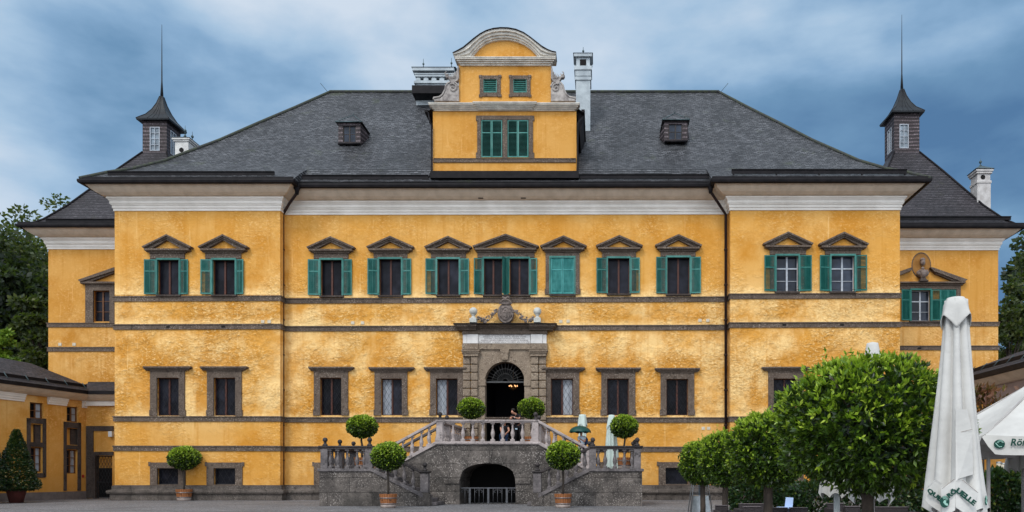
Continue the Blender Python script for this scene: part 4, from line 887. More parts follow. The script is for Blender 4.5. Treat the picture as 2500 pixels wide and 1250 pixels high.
m = MB(); zt = Z(413, YC); m.add([(x0 - .17, YC - .17, zt), (x1 + .17, YC - .17, zt), (x1 + .17, YC + 1.07, zt), (x0 - .17, YC + 1.07, zt), ((x0 + x1) / 2, YC + .45, zt + .42)], [(0, 1, 4), (1, 2, 4), (2, 3, 4), (3, 0, 4)]); finial(m, ((x0 + x1) / 2, YC + .45, zt + .36), .5, .08); m.build('chimney_cap', LEAD, PL, c)

# downpipes ----------------------------------------------------------
def pipe(pts, r=.075, name='downpipe', mat=PIPE, clips=True, par=None):
    m = MB(); m.tube(pts, r, 8)
    a, b = Vector(pts[-2]), Vector(pts[-1])
    if clips:
        n = int((a - b).length / 2)
        for i in range(1, n + 1): q = a.lerp(b, i / (n + 1)); m.tube([q + Vector((0, 0, -.04)), q + Vector((0, 0, .04))], r * 1.35, 8)
    return m.build(name, mat, PL, par)
for px0, px1, y0 in ((725, 690.5, 455), (1735, 1772, 452)):
    Yg = -1.05; d = pipe([(X(px0, Yg), Yg, Z(y0, Yg)), (X(px0, Yg), Yg, Z(y0 + 16, Yg)), (X((px0 + px1) / 2, -.5), -.55, Z(497, -.5)), (X(px1, -.18), -.18, Z(524, -.18)), (X(px1, -.18), -.18, .25)])
    m = MB(); m.lathe([(.09, -.42), (.12, -.2), (.2, -.05), (.22, .12)], (X(px0, Yg), Yg, Z(y0, Yg)), 8); m.build('hopper', METAL, PL, d)
pipe([(X(1046, -.2), -.2, Z(275, -.2)), (X(1050, -.2), -.25, Z(300, -.2)), (X(1054, -.2), -.2, Z(310, 0)), (X(1054, -.2), -.2, Z(418, -.2)), (X(1044, -.6), -.6, Z(440, -.6))], .045, 'gable_downpipe', METAL, False)
pipe([(X(1424, -.2), 0, Z(280, -.2)), (X(1411, -.2), -.2, Z(300, -.2)), (X(1410, -.2), -.2, Z(418, -.2)), (X(1408, -.6), -.6, Z(440, -.6))], .045, 'gable_downpipe', METAL, False)

# the portal ---------------------------------------------------------
Yp = -.12; AX, SPR, RAD = X(1232, Yp), Z(931, Yp), (1280.4 - 1183.7) / 2 * 39.88 / F
m = MB(); K = 24; z0 = 2.72
def portal_face(m, yf, yb, xl, xr, ztop, rad, spr, ax, z0):
    pts = [(ax + rad * cos(pi * k / K), spr + rad * sin(pi * k / K)) for k in range(K + 1)]
    m.box(xl, ax - rad, yf, yb, z0, spr); m.box(ax + rad, xr, yf, yb, z0, spr)
    top = [(xr, spr)] + [None]
    vs = []; fs = []
    outer = []
    for (x, z) in pts:
        a = atan2(z - spr, x - ax); t = a / pi
        if x >= ax: k_ = min((xr - ax) / max(1e-6, cos(a)), (ztop - spr) / max(1e-6, sin(a)) if sin(a) > 1e-6 else 1e9)
        else: k_ = min((ax - xl) / max(1e-6, -cos(a)), (ztop - spr) / max(1e-6, sin(a)) if sin(a) > 1e-6 else 1e9)
        outer.append((ax + k_ * cos(a), spr + k_ * sin(a)))
    for i in range(K):
        a, b, c, d = pts[i], outer[i], outer[i + 1], pts[i + 1]
        m.quads([[(a[0], yf, a[1]), (b[0], yf, b[1]), (c[0], yf, c[1]), (d[0], yf, d[1])][::-1], [(a[0], yf, a[1]), (d[0], yf, d[1]), (d[0], yb, d[1]), (a[0], yb, a[1])][::-1]])
        if b[0] != c[0] and b[1] != c[1]:
            cx_ = xr if b[0] > ax else xl; m.quads([[(b[0], yf, b[1]), (cx_, yf, ztop), (c[0], yf, c[1])][::-1]])
    m.box(xl, xr, yf + .001, yb, ztop - .001, ztop + .001)
pl0, pl1, pr0, pr1 = X(1130, Yp), X(1166, Yp), X(1296.5, Yp), X(1333, Yp)
portal_face(m, Yp, .5, pl1 - .02, pr0 + .02, Z(853, Yp), RAD, SPR, AX, z0)
portal = m.build('portal', PORTAL, PL)
for a, b in ((1130, 1148), (1149, 1166), (1296.5, 1314), (1315, 1333)):
    m = MB(); y = 870; i = 0; yf = Yp - (.16 if a in (1149, 1296.5) else .06)
    while y < 1078:
        m.pb(a, y + .7, b, min(y + 18.6, 1080), yf - (.0), .02); y += 19.6; i += 1
    m.build('rusticated_pilaster', PORTAL, PL, portal, bevel=.025)
m = MB()
for a, b in ((1126, 1171), (1291, 1337)):
    for k, (t, bb_, d) in enumerate(((853.5, 857, .30), (857.3, 861, .26), (861.3, 865, .20), (865.3, 869.5, .22))): m.pb(a + k * 1.2, t, b - k * 1.2, bb_, Yp - d, .02)
m.pb(1128, 838.5, 1336, 853, Yp - .10, .02); m.pb(1128, 838.5, 1168, 852.6, Yp - .17, .02); m.pb(1295, 838.5, 1336, 852.6, Yp - .17, .02)
m.build('entablature', PORTAL, PL, portal, bevel=.012)
MB().pprism([(1220.5, 852), (1243, 852), (1239.5, 878.5), (1224, 878.5)], Yp - .14, .1).build('keystone', PORTAL, PL, portal, bevel=.015)
for a, b in ((1166.5, 1185.5), (1279, 1296)): MB().pb(a, 926, b, 942, Yp - .06, .1).build('impost_block', PORTAL, PL, portal, bevel=.015)
m = MB(); mi = MB()
mi.pb(1168, 815.5, 1295, 838, Yp - .10, .02); tablet = mi.build('inscription_tablet', MARBLE, PL, portal)
for a, b in ((1130, 1139.5), (1140, 1167), (1296, 1324), (1324.5, 1334)): MB().pb(a, 815.5, b, 838, Yp - (.17 if b - a > 12 else .12), .02).build('marble_panel', MARBLE, PL, portal)
def text(body, size, loc, mat, name, parent, rot=(pi / 2, 0, 0), ext=.003, width=None, off=0., shear=0., root=PL, spacing=1., height=None):
    cu = bpy.data.curves.new(name, 'FONT'); cu.body = body; cu.size = size; cu.align_x = 'CENTER'; cu.align_y = 'CENTER'; cu.extrude = ext; cu.offset = off; cu.shear = shear; cu.space_character = spacing; cu.resolution_u = 2
    o = bpy.data.objects.new(name, cu); COL.objects.link(o)
    dg = bpy.context.evaluated_depsgraph_get(); me = bpy.data.meshes.new_from_object(o.evaluated_get(dg)); bpy.data.objects.remove(o)
    xs = [v.co.x for v in me.vertices]; ys = [v.co.y for v in me.vertices]; fx = (width / (max(xs) - min(xs))) if width else 1; fy = (height / (max(ys) - min(ys))) if height else 1
    R = Euler(rot).to_matrix(); off_ = ROOTLOC.get(root.name, Vector())
    for v in me.vertices: v.co = R @ Vector((v.co.x * fx, v.co.y * fy, v.co.z)) + Vector(loc) - off_
    me.materials.clear(); me.materials.append(mat); n = bpy.data.objects.new(name, me); COL.objects.link(n); n.parent = parent; return n
INK = simple('worn_lettering', (.10, .075, .07), (.22, .18, .17), 30, .8)
yT = Yp - .105; wpx = 39.78 / F
for i, (s_, w_) in enumerate((('DEN GRAMINEA AEDILICIA COMES', 92), ('MARCVS  SITICVS  EX ALTEMPS COM', 104), ('QVI HIC LOCVM ADAVXIT QVAM SVIS', 99), ('ANNIS LVMEN DEDICAVIT HORTIS FVNDIS', 116), ('EXTRVXIT ANNO SALVTIS MDC XV IVN VIII', 122))):
    text(s_, .1, (X(1231.5, yT), yT, Z(818.4 + i * 4.25, yT)), INK, 'lettering_line', tablet, width=w_ * wpx, height=3.1 * wpx, off=.0)
m = MB()
for (l, r, d) in ((1107, 1163, .62), (1163, 1292, .50), (1292, 1358, .62)):
    for k, (t, b, q, e) in enumerate(((790, 792.4, 0, 0), (792.6, 797, .06, 2), (797.2, 801, .18, 6), (801.2, 805.5, .26, 9))):
        m.pb(l + (e if l == 1107 else 0), t, r - (e if r == 1358 else 0), b, Yp - d + q, .02)
m.pb(1128, 805.7, 1336, 815.3, Yp - .22, .02); m.build('portal_cornice', STONE, PL, portal, bevel=.015)
MB().pb(1106, 788.4, 1359, 790, Yp - .66, .02).build('lead_flashing', METAL, PL, portal)
BALLM = simple('pale_stone_ball', (.55, .55, .51), (.40, .40, .37), 6, .7, .2, 30)
for px in (1155.8, 1312): 
    yb_ = -.45; x_ = X(px, yb_); zb_ = Z(788, yb_); m = MB(); m.box(x_ - .18, x_ + .18, yb_ - .18, yb_ + .18, zb_, zb_ + .22); m.lathe([(.18, .22), (.14, .26), (.08, .33), (.08, .36), (.12, .39), (.12, .41), (.07, .42)], (x_, yb_, zb_), 12); m.sphere((x_, yb_, zb_ + .60), .212, 18); m.build('stone_ball', BALLM, PL, portal)
# coat of arms with hat and garlands
SCU = simple('carved_stone', (.23, .185, .165), (.10, .08, .07), 8, .7, .5, 22); yA = -.42; ax_, az_ = X(1234.8, yA), Z(765, yA); k_ = (CD + yA) / F
m = MB(); rx, rz = 18.5 * k_, 23.5 * k_; KK = 28; body = []; vs = []
for j in range(5):
    q = 1 - j * .25
    for i in range(KK):
        a = 2 * pi * i / KK; wob = 1 + (.05 * cos(9 * a) if j == 0 else 0); vs.append((ax_ + rx * q * wob * cos(a), yA - .10 * sqrt(max(0, 1 - q * q)) - .05, az_ + rz * q * wob * sin(a)))
fs = [(j * KK + i, (j + 1) * KK + i, (j + 1) * KK + (i + 1) % KK, j * KK + (i + 1) % KK) for j in range(4) for i in range(KK)]
m.add(vs, fs, True); m.prism([(ax_ + rx * cos(2 * pi * i / KK), az_ + rz * sin(2 * pi * i / KK)) for i in range(KK)], yA - .05, -.02)
m.tube([(ax_ + rx * .96 * cos(2 * pi * i / KK), yA - .06, az_ + rz * .96 * sin(2 * pi * i / KK)) for i in range(KK + 1)], .045, 6)
m.tube([(ax_ + rx * .52 * cos(2 * pi * i / KK), yA - .15, az_ - .03 + rz * .66 * sin(2 * pi * i / KK)) for i in range(KK + 1)], .02, 5)
lion = [(-.05, .16), (.03, .18), (.07, .12), (.02, .06), (.08, -.02), (.03, -.10), (.10, -.17), (.02, -.20), (-.04, -.12), (-.09, -.18)]
m.tube([(ax_ + a, yA - .155, az_ - .03 + b) for a, b in lion], .028, 6); m.tube([(ax_ + a, yA - .155, az_ - .03 + b) for a, b in ((-.12, .04), (-.02, .06), (.03, .02), (.12, .10))], .02, 6)
for s in (1, -1):
    m.tube([(ax_ + s * a, yA - .13, az_ + b) for a, b in ((.24, .26), (.30, .18), (.27, .05), (.31, -.08), (.24, -.24))], .03, 6)
m.build('coat_of_arms', SCU, PL, portal)
m = MB(); hz_ = Z(741, yA)
m.tube([(ax_ - .32, yA - .05, hz_ - .03), (ax_ - .25, yA - .1, hz_ + .08), (ax_ - .12, yA - .12, hz_ + .17), (ax_, yA - .13, hz_ + .19), (ax_ + .12, yA - .12, hz_ + .17), (ax_ + .25, yA - .1, hz_ + .08), (ax_ + .32, yA - .05, hz_ - .03)], .035, 6)
m.tube([(ax_ - .33, yA - .1, hz_ - .03), (ax_, yA - .2, hz_ - .05), (ax_ + .33, yA - .1, hz_ - .03)], .03, 6); m.prism([(ax_ - .24, hz_), (ax_ + .24, hz_), (ax_ + .12, hz_ + .14), (ax_ - .12, hz_ + .14)], yA - .06, -.02)
for a, b in ((-.14, .3), (-.05, .27), (.05, .28), (.12, .31), (0, .22), (-.08, .23), (.18, .29)): m.sphere((ax_ + a, yA - .1, hz_ + b), .06, 8)
m.build('carved_hat', SCU, PL, portal)
GAR = simple('garland_stone', (.30, .25, .23), (.10, .08, .07), 10, .7, .3, 30)
for s in (-1, 1):
    A = (X(1166 if s < 0 else 1305, -.3), Z(775, -.3)); B = (X(1214 if s < 0 else 1254.5, -.3), Z(759, -.3)); m = MB(); rg = random.Random(5 + s)
    for i in range(120):
        t = rg.random(); x_ = A[0] + (B[0] - A[0]) * t; z_ = A[1] + (B[1] - A[1]) * t ** 1.3 - .24 * sin(pi * min(1, t * 1.15 + .02)) * (1 if t < .85 else .8); w_ = .04 + .15 * sin(pi * (t * .9 + .05)) ** .8
        m.sphere((x_ + rg.uniform(-.02, .02), -.28 - rg.random() * .12, z_ + rg.uniform(-w_, w_) * .8), rg.uniform(.032, .052), 7)
    m.build('garland', GAR, PL, portal)
# fanlight, dark hall behind, door jambs
m = MB(); yF = .12
for i in range(15):
    a = pi * (i + .5) / 15; m.tube([(AX + .16 * cos(a), yF, SPR + .02 + .16 * sin(a)), (AX + RAD * .99 * cos(a), yF, SPR + .02 + RAD * .99 * sin(a))], .012, 4)
for r_ in (.16, .42, .68): m.tube([(AX + r_ * cos(pi * i / 20), yF, SPR + .02 + r_ * sin(pi * i / 20)) for i in range(21)], .012, 4)
m.box(AX - RAD, AX + RAD, yF - .03, yF + .05, SPR - .05, SPR + .03); m.build('fanlight', simple('fanlight_iron', (.07, .07, .07), (.04, .04, .04), 9, .5), PL, portal)
m = MB(); x0, x1, y0, y1, z0, z1 = AX - 1.6, AX + 1.6, .5, 8, 2.71, 8.0
m.quads([[(x0, y1, z0), (x1, y1, z0), (x1, y1, z1), (x0, y1, z1)], [(x0, y0, z0), (x0, y1, z0), (x0, y1, z1), (x0, y0, z1)], [(x1, y0, z0), (x1, y1, z0), (x1, y1, z1), (x1, y0, z1)], [(x0, y0, z0), (x1, y0, z0), (x1, y1, z0), (x0, y1, z0)], [(x0, y0, z1), (x1, y0, z1), (x1, y1, z1), (x0, y1, z1)]])
m.build('entrance_hall', DIMW, PL, portal)
ch_ = thing('chandelier', 'small brass chandelier with lit candle bulbs hanging inside the dark doorway', 'chandelier', (X(1253, 2), 2, Z(925, 2)))
m = MB(); cx_, cy_, cz_ = X(1253, 2), 2, Z(944, 2)
m.tube([(cx_, cy_, 7.9), (cx_, cy_, cz_ + .05)], .012, 5); m.lathe([(.02, -.22), (.07, -.16), (.03, -.05), (.06, .02), (.02, .15)], (cx_, cy_, cz_), 10)
for i in range(6):
    a = pi / 3 * i; m.tube([(cx_, cy_, cz_ - .1), (cx_ + .12 * cos(a), cy_ + .12 * sin(a), cz_ - .14), (cx_ + .22 * cos(a), cy_ + .22 * sin(a), cz_ - .06), (cx_ + .22 * cos(a), cy_ + .22 * sin(a), cz_)], .012, 5)
m.build('arms', BRASS, ch_)
for i in range(6):
    a = pi / 3 * i; MB().sphere((cx_ + .22 * cos(a), cy_ + .22 * sin(a), cz_ + .04), .028, 8, (1, 1, 1.5)).build('bulb', BULB, ch_)

# ------------------------------------------------------------------ THE DOUBLE STAIRCASE
XC = -4.985
st = thing('staircase', 'grey stone double staircase with balustrades and a gated arch before the portal', 'staircase', (XC, -4, 0))
m = MB(); aw, asp, aht = 1.266, 1.10, .745; n = 20; zt_ = 2.69
def af(x): return asp + aht * (max(0, 1 - abs(x / aw) ** 2.3)) ** (1 / 2.3)
xs = [-aw + 2 * aw * i / n for i in range(n + 1)]
for a, b in zip(xs, xs[1:]): m.quads([[(XC + a, -6, af(a)), (XC + b, -6, af(b)), (XC + b, -6, zt_), (XC + a, -6, zt_)], [(XC + a, -6, af(a)), (XC + a, -3.2, af(a)), (XC + b, -3.2, af(b)), (XC + b, -6, af(b))]])
m.quads([[(XC - aw, -6, 0), (XC - aw, -3.2, 0), (XC - aw, -3.2, asp), (XC - aw, -6, asp)], [(XC + aw, -3.2, 0), (XC + aw, -6, 0), (XC + aw, -6, asp), (XC + aw, -3.2, asp)]])
for s in (-1, 1):
    def P(o): return XC + s * o
    pl = [(P(aw), 0), (P(4.62), 0), (P(4.62), 1.50), (P(2.42), zt_), (P(aw), zt_)]; q = [(x, -6, z) for x, z in pl]; m.quads([q if s > 0 else q[::-1]])
    pl = [(P(4.62), -4.2, 0), (P(4.62), -4.2, 1.5), (P(2.42), -4.2, zt_), (P(2.42), -4.2, 0)]; m.quads([pl])
    m.quads([[(P(2.42), -4.2, 0), (P(2.42), -.2, 0), (P(2.42), -.2, zt_), (P(2.42), -4.2, zt_)]])
m.quads([[(XC - 2.42, -6, zt_), (XC + 2.42, -6, zt_), (XC + 2.42, -.11, zt_), (XC - 2.42, -.11, zt_)]])
m.build('masonry', STAIR, st)
m = MB(); m.box(XC - aw, XC + aw, -3.2, -3.1, 0, 2); m.build('cellar_back', DARK, st)
m = MB()   # voussoirs and imposts proud of the wall
m.prism([(XC - .16, 1.86), (XC + .16, 1.86), (XC + .22, 2.55), (XC - .22, 2.55)], -6.05, -5.99); m.build('arch_keystone', STAIR, st, bevel=.02)
for s in (-1, 1): MB().box(XC + s * 1.255, XC + s * 1.95, -6.06, -5.99, .92, 1.12).build('impost', STAIR, st, bevel=.02)
m = MB(); m.box(XC - 2.40, XC + 2.40, -6.02, -.12, zt_ + .001, 2.715); m.build('terrace_floor', PALE, st)
for s in (-1, 1):
    def P(o): return XC + s * o
    m = MB(); m.box(P(4.62), P(6.86), -7.96, -4.0, 0, 1.47); 
    m.prism([(P(4.62), 0), (P(4.62), 1.50), (P(2.5), .36), (P(2.5), 0)], -7.96, -7.66)
    m.build('landing_masonry', STAIR, st)
    m = MB(); m.box(P(4.60), P(6.93), -8.03, -3.94, 1.471, 1.60); m.build('coping', GREYM, st, bevel=.02)
    m = MB()
    for i in range(8): o0 = 4.6 - i * .285; m.box(P(o0 - .285 * 1.0), P(o0), -5.75, -4.3, 0.02, 1.60 + (i + 1) * .14)
    for i in range(10): o0 = 1.95 + i * .27; m.box(P(o0), P(o0 + .27), -7.66, -6.0, 0.01, (i + 1) * .155)
    m.build('steps', GREYM, st, bevel=.015)
    # strings and rails
    def sloped(o0, z0, o1, z1, yc, w, h, mat, name):
        mm = MB(); mm.prism([(P(o0), z0), (P(o1), z1), (P(o1), z1 - h), (P(o0), z0 - h)], yc - w / 2, yc + w / 2); return mm.build(name, mat, st, bevel=.015)
    sloped(2.30, 2.86, 4.62, 1.62, -5.92, .32, .17, PALE, 'string'); sloped(2.30, 2.84, 4.62, 1.62, -4.25, .28, .15, PALE, 'string')
    sloped(2.28, 3.815, 4.58, 2.56, -5.92, .30, .13, PALE, 'rail'); sloped(2.28, 3.79, 4.58, 2.56, -4.25, .28, .13, GREYM, 'rail')
    sloped(2.45, .52, 4.64, 1.64, -7.86, .34, .17, GREYM, 'string'); sloped(2.50, 1.50, 4.66, 2.56, -7.86, .28, .13, DARKB, 'rail')
    def bar(x0, x1, y0, y1, z1, h, mat, name='rail'):
        mm = MB(); mm.box(x0, x1, y0, y1, z1 - h * .45, z1); i_ = .035; mm.box(x0 + i_, x1 - i_, y0 + i_, y1 - i_, z1 - h, z1 - h * .45 - .001); return mm.build(name, mat, st, bevel=.01)
    bar(P(4.58), P(6.90), -8.0, -7.68, 2.57, .15, DARKB); bar(P(6.50), P(6.82), -7.67, -3.95, 2.57, .15, DARKB); bar(P(4.62), P(6.48), -4.2, -3.95, 2.57, .15, DARKB)
    bar(P(1.99), P(2.31), -5.74, -.15, 3.80, .12, PALE)
BPROF = [(.075, 0), (.075, .10), (.05, .13), (.045, .16), (.075, .24), (.095, .33), (.09, .40), (.06, .52), (.04, .62), (.038, .66), (.055, .69), (.04, .72), (.04, .75), (.065, .79), (.075, .80), (.075, .86)]
bmesh_cache = {}
def baluster(x, y, z, h, mat, par=None):
    key = (round(h, 2), mat.name)
    if key not in bmesh_cache:
        mm = MB(); sc = h / .86; mm.box(-.095, .095, -.095, .095, 0, .10 * sc); mm.lathe([(r, q * sc) for r, q in BPROF], (0, 0, 0), 12); mm.box(-.085, .085, -.085, .085, .80 * sc, h)
        o = mm.build('baluster', mat); o.parent = st; bmesh_cache[key] = o
    else:
        s0 = bmesh_cache[key]; o = s0.copy(); COL.objects.link(o); o.parent = st
    o.location = Vector((x, y, z)) - ROOTLOC['staircase']; return o
def pedestal(x, y, z0, z1, mat, w=.32, ball=True, capz=None, ballmat=None, r=.105):
    mm = MB(); h = w / 2; mm.box(x - h, x + h, y - h, y + h, z0, z1)
    p = mm.build('pedestal', mat, st, bevel=.012)
    if ball:
        b = MB(); zz = capz if capz else z1; b.lathe([(.11, 0), (.11, .05), (.075, .08), (.05, .12), (.08, .145), (.05, .16)], (x, y, zz), 12); b.sphere((x, y, zz + .15 + r), r, 14)
        b.build('ball_finial', ballmat or DARKB, st, p)
m = MB(); m.box(XC - 2.34, XC + 2.34, -6.06, -5.74, 2.69, 2.845); m.box(XC - 2.38, XC + 2.38, -6.10, -5.76, 2.72, 2.80); m.build('coping', PALE, st, bevel=.012)
m = MB(); m.box(XC - 2.34, XC + 2.34, -6.08, -5.74, 3.745, 3.815); m.box(XC - 2.30, XC + 2.30, -6.05, -5.77, 3.69, 3.744); m.build('rail', PALE, st, bevel=.01)
for i in range(10): baluster(XC + (i - 4.5) * .449, -5.9, 2.845, .845, PALE)
for s in (-1, 1):
    pedestal(XC + s * 2.16, -5.905, 2.846, 3.69, PALE, .29, True, 3.816); pedestal(XC + s * 2.18, -4.25, 2.72, 3.78, PALE, .27, True, 3.80)
    for y in (-3.6, -3.1, -2.6, -2.1, -1.6, -1.1, -.6): baluster(XC + s * 2.15, y, 2.72, .96, PALE)
    for o in (2.66, 3.0, 3.42, 3.84, 4.26): 
        f = (o - 2.30) / 2.32; baluster(XC + s * o, -5.92, 2.82 - 1.24 * f, .86, PALE)
        baluster(XC + s * o, -4.25, 2.80 - 1.22 * f, .86, PALE)
    pedestal(XC + s * 4.76, -7.84, 1.601, 2.42, GREYM, .30, True, 2.571); pedestal(XC + s * 6.66, -7.84, 1.601, 2.42, GREYM, .30, True, 2.571)
    pedestal(XC + s * 6.66, -6.0, 1.601, 2.42, GREYM, .28, True, 2.571); pedestal(XC + s * 6.66, -4.1, 1.601, 2.42, GREYM, .28, True, 2.571)
    pedestal(XC + s * 4.60, -5.92, 1.601, 2.50, PALE, .30, True, 2.50); pedestal(XC + s * 4.60, -4.2, 1.601, 2.50, PALE, .28, True, 2.571)
    for o in (4.985, 5.29, 5.70, 6.11, 6.44): baluster(XC + s * o, -7.84, 1.60, .82, GREYM)
    for o in (5.0, 5.42, 5.84, 6.26): baluster(XC + s * o, -4.08, 1.60, .82, GREYM)
    for y in (-7.4, -6.95, -6.5, -5.5, -5.05, -4.6): baluster(XC + s * 6.66, y, 1.60, .82, GREYM)
    for o in (2.90, 3.28, 3.66, 4.04, 4.42): baluster(XC + s * o, -7.84, .50 + (o - 2.45) * .51, .86, GREYM)
    # newel at the foot
    x_ = XC + s * 2.40; m = MB(); m.box(x_ - .25, x_ + .25, -8.02, -7.62, 0, .50); m.box(x_ - .20, x_ + .20, -8.0, -7.64, .50, .57); p = m.build('newel_base', STAIR, st, bevel=.02)
    pedestal(x_, -7.84, .571, 1.40, GREYM, .34, True, 1.505); m = MB(); m.box(x_ - .24, x_ + .24, -8.08, -7.60, 1.44, 1.50); m.box(x_ - .20, x_ + .20, -8.04, -7.64, 1.401, 1.439); m.build('newel_cap', DARKB, st, bevel=.01)
# iron gate in the arch
m = MB(); yg = -5.75; zt2 = Z(1190, yg); m.box(XC - aw + .01, XC + aw - .01, yg - .02, yg + .02, zt2 - .05, zt2)
for i in (-1, 0, 1): m.box(XC + i * .84 - .045, XC + i * .84 + .045, yg - .03, yg + .03, .03, zt2 - .05)
for o in (-1.06, -.62, -.42, -.22, .22, .42, .62, 1.06): m.tube([(XC + o, yg, .02), (XC + o, yg, zt2 - .04)], .014, 5)
for o in (-1.06, -.42, .42, 1.06):
    for s in (1, -1): m.tube([(XC + o + s * a, yg, zt2 - .13 - b) for a, b in ((0, 0), (.06, -.02), (.13, 0), (.16, .06), (.13, .10), (.09, .08))], .012, 5)
m.build('gate', GALV, st)

# ------------------------------------------------------------------ LOW SERVICE WINGS
def oblique(p0, p1):
    """frame along a wall from p0 (far) to p1 (near): returns f(u, d, z): u metres along, d outward"""
    A, B = Vector(p0), Vector(p1); L = (B - A).length; t = (B - A) / L; nrm = Vector((-t.y, t.x))
    return lambda u, d, z: (A.x + t.x * u + nrm.x * d, A.y + t.y * u + nrm.y * d, z), L
def obox(m, fr, u0, u1, d0, d1, z0, z1):
    vs = [fr(u0, d0, z0), fr(u1, d0, z0), fr(u1, d1, z0), fr(u0, d1, z0), fr(u0, d0, z1), fr(u1, d0, z1), fr(u1, d1, z1), fr(u0, d1, z1)]
    return m.add(vs, [(0, 3, 2, 1), (4, 5, 6, 7), (0, 1, 5, 4), (1, 2, 6, 5), (2, 3, 7, 6), (3, 0, 4, 7)])
LA = (X(210, 2.5), 2.5); LBn = (X(0, -2.5), -2.5); dirv = (Vector(LBn) - Vector(LA)).normalized(); LEND = tuple(Vector(LA) + dirv * 24)
fr, LL = oblique(LA, LEND)      # normal: (-t.y, t.x) -> pointing +x side (towards the court)
sw = thing('service_wing', 'low ochre service wing at the left edge with dark roof, stacked small windows and gateway', 'building', (LA[0], LA[1], 0))
def uofpx(px):                   # distance along the wall seen at pixel column px
    k = (px - CX) / F; A = Vector(LA); return (k * (CD + A.y) - A.x) / (dirv.x - k * dirv.y)
def zofpx(px, py): u = uofpx(px); return CH + (HY - py) * (CD + LA[1] + dirv.y * u) / F
EZ = 5.72
m = MB(); openw = []
def wopen(l, r, t, b): return (uofpx(r), uofpx(l), zofpx((l + r) / 2, b), zofpx((l + r) / 2, t))
HO = [wopen(73, 106, 983, 1022), wopen(75, 103, 1092, 1152), wopen(163, 191, 993, 1030), wopen(161, 188, 1098, 1156), wopen(73, 104, 1036, 1080), wopen(161, 193, 1046, 1086)]
HOD = HO[:4]
us = sorted({0, LL, *[h[0] for h in HO], *[h[1] for h in HO]}); zs = sorted({0, EZ + .1, *[h[2] for h in HO], *[h[3] for h in HO]})
for i in range(len(us) - 1):
    for j in range(len(zs) - 1):
        cu_, cz = (us[i] + us[i + 1]) / 2, (zs[j] + zs[j + 1]) / 2
        if any(h[0] < cu_ < h[1] and h[2] < cz < h[3] for h in HO): continue
        m.quads([[fr(us[i], 0, zs[j]), fr(us[i], 0, zs[j + 1]), fr(us[i + 1], 0, zs[j + 1]), fr(us[i + 1], 0, zs[j])]])
for h in HO:
    d = -.25; m.quads([[fr(h[0], 0, h[2]), fr(h[0], d, h[2]), fr(h[0], d, h[3]), fr(h[0], 0, h[3])], [fr(h[1], 0, h[2]), fr(h[1], 0, h[3]), fr(h[1], d, h[3]), fr(h[1], d, h[2])], [fr(h[0], 0, h[2]), fr(h[1], 0, h[2]), fr(h[1], d, h[2]), fr(h[0], d, h[2])], [fr(h[0], 0, h[3]), fr(h[0], d, h[3]), fr(h[1], d, h[3]), fr(h[1], 0, h[3])]])
for h in HO[4:]: m.quads([[fr(h[0], -.25, h[2]), fr(h[0], -.25, h[3]), fr(h[1], -.25, h[3]), fr(h[1], -.25, h[2])]])
# far front-facing link wall towards the palace
Yk = LA[1]; gl_, gr_ = X(232, Yk), X(274, Yk); gt, gb = Z(1112, Yk), 0
for a, b, c_, d_ in ((LA[0], gl_, 0, EZ + .3), (gl_, XA0, gt, EZ + .3), (gr_, XA0, 0, gt)): m.quads([[(a, Yk, c_), (b, Yk, c_), (b, Yk, d_), (a, Yk, d_)]])
m.build('wall', OCHRE2, sw)
for h in HOD:
    mm = MB(); d0, d1 = -.10, -.16; e = .05; u0, u1, z0, z1 = h
    for q in ((u0, u0 + e, z0, z1), (u1 - e, u1, z0, z1), (u0 + e, u1 - e, z0, z0 + e), (u0 + e, u1 - e, z1 - e, z1), ((u0 + u1) / 2 - .03, (u0 + u1) / 2 + .03, z0 + e, z1 - e)): obox(mm, fr, q[0], q[1], d1, d0, q[2], q[3])
    nn = 3 if z1 - z0 > 1.1 else 2
    for k in range(1, nn): zz = z0 + (z1 - z0) * k / nn; obox(mm, fr, u0 + e, u1 - e, d1 + .01, d0 - .01, zz - .014, zz + .014)
    w = mm.build('window', WOODL, sw)
    mm = MB(); obox(mm, fr, (u0 + u1) / 2, u1 - e, d1 - .03, d1 - .01, z0 + e, z1 - e); mm.build('pane', GLASS, sw, w)
    mm = MB(); obox(mm, fr, u0 + e, (u0 + u1) / 2, d1 - .03, d1 - .01, z0 + e, z1 - e); mm.build('pane', CURTAIN, sw, w)
def fpx(l, r, t, b, d=.06):
    u0, u1 = uofpx(r), uofpx(l); z0, z1 = zofpx((l + r) / 2, b), zofpx((l + r) / 2, t); return u0, u1, -.02, d, z0, z1
m = MB()
for q in ((65, 73, 1022, 1165), (104, 111, 1022, 1165), (65, 111, 1022, 1034), (72, 105, 1080, 1091), (70, 108, 1155, 1166), (155, 161, 1031, 1198), (189, 196, 1032, 1198), (155, 196, 1031, 1045), (161, 190, 1087, 1097)):
    obox(m, fr, *fpx(*q))
m.build('stone_surround', STONE_D, sw)
m = MB()   # recessed dark side strips of the blind panels
for h, f in ((HO[4], .0), (HO[5], .0)): m = MB(); obox(m, fr, h[0] + .0, h[0] + (h[1] - h[0]) * .42, -.245, -.12, h[2], h[3]); m.build('blind_panel_side', STONE_D, sw)
m = MB()   # broken white cornice pieces, cove, gutter
def csect(u0, u1):
    for k, (a, b, d) in enumerate(((-.62, -.52, .08), (-.52, -.40, .13), (-.40, -.30, .18), (-.30, -.24, .22))): obox(m, fr, u0, u1, -.01, d, EZ + a, EZ + b - .003)
csect(uofpx(57), LL); csect(uofpx(161), uofpx(115)); csect(0.0, uofpx(200)); m.box(LA[0], XA0, Yk - .2, Yk, EZ - .5, EZ - .26); m.build('cornice', WHITE, sw)
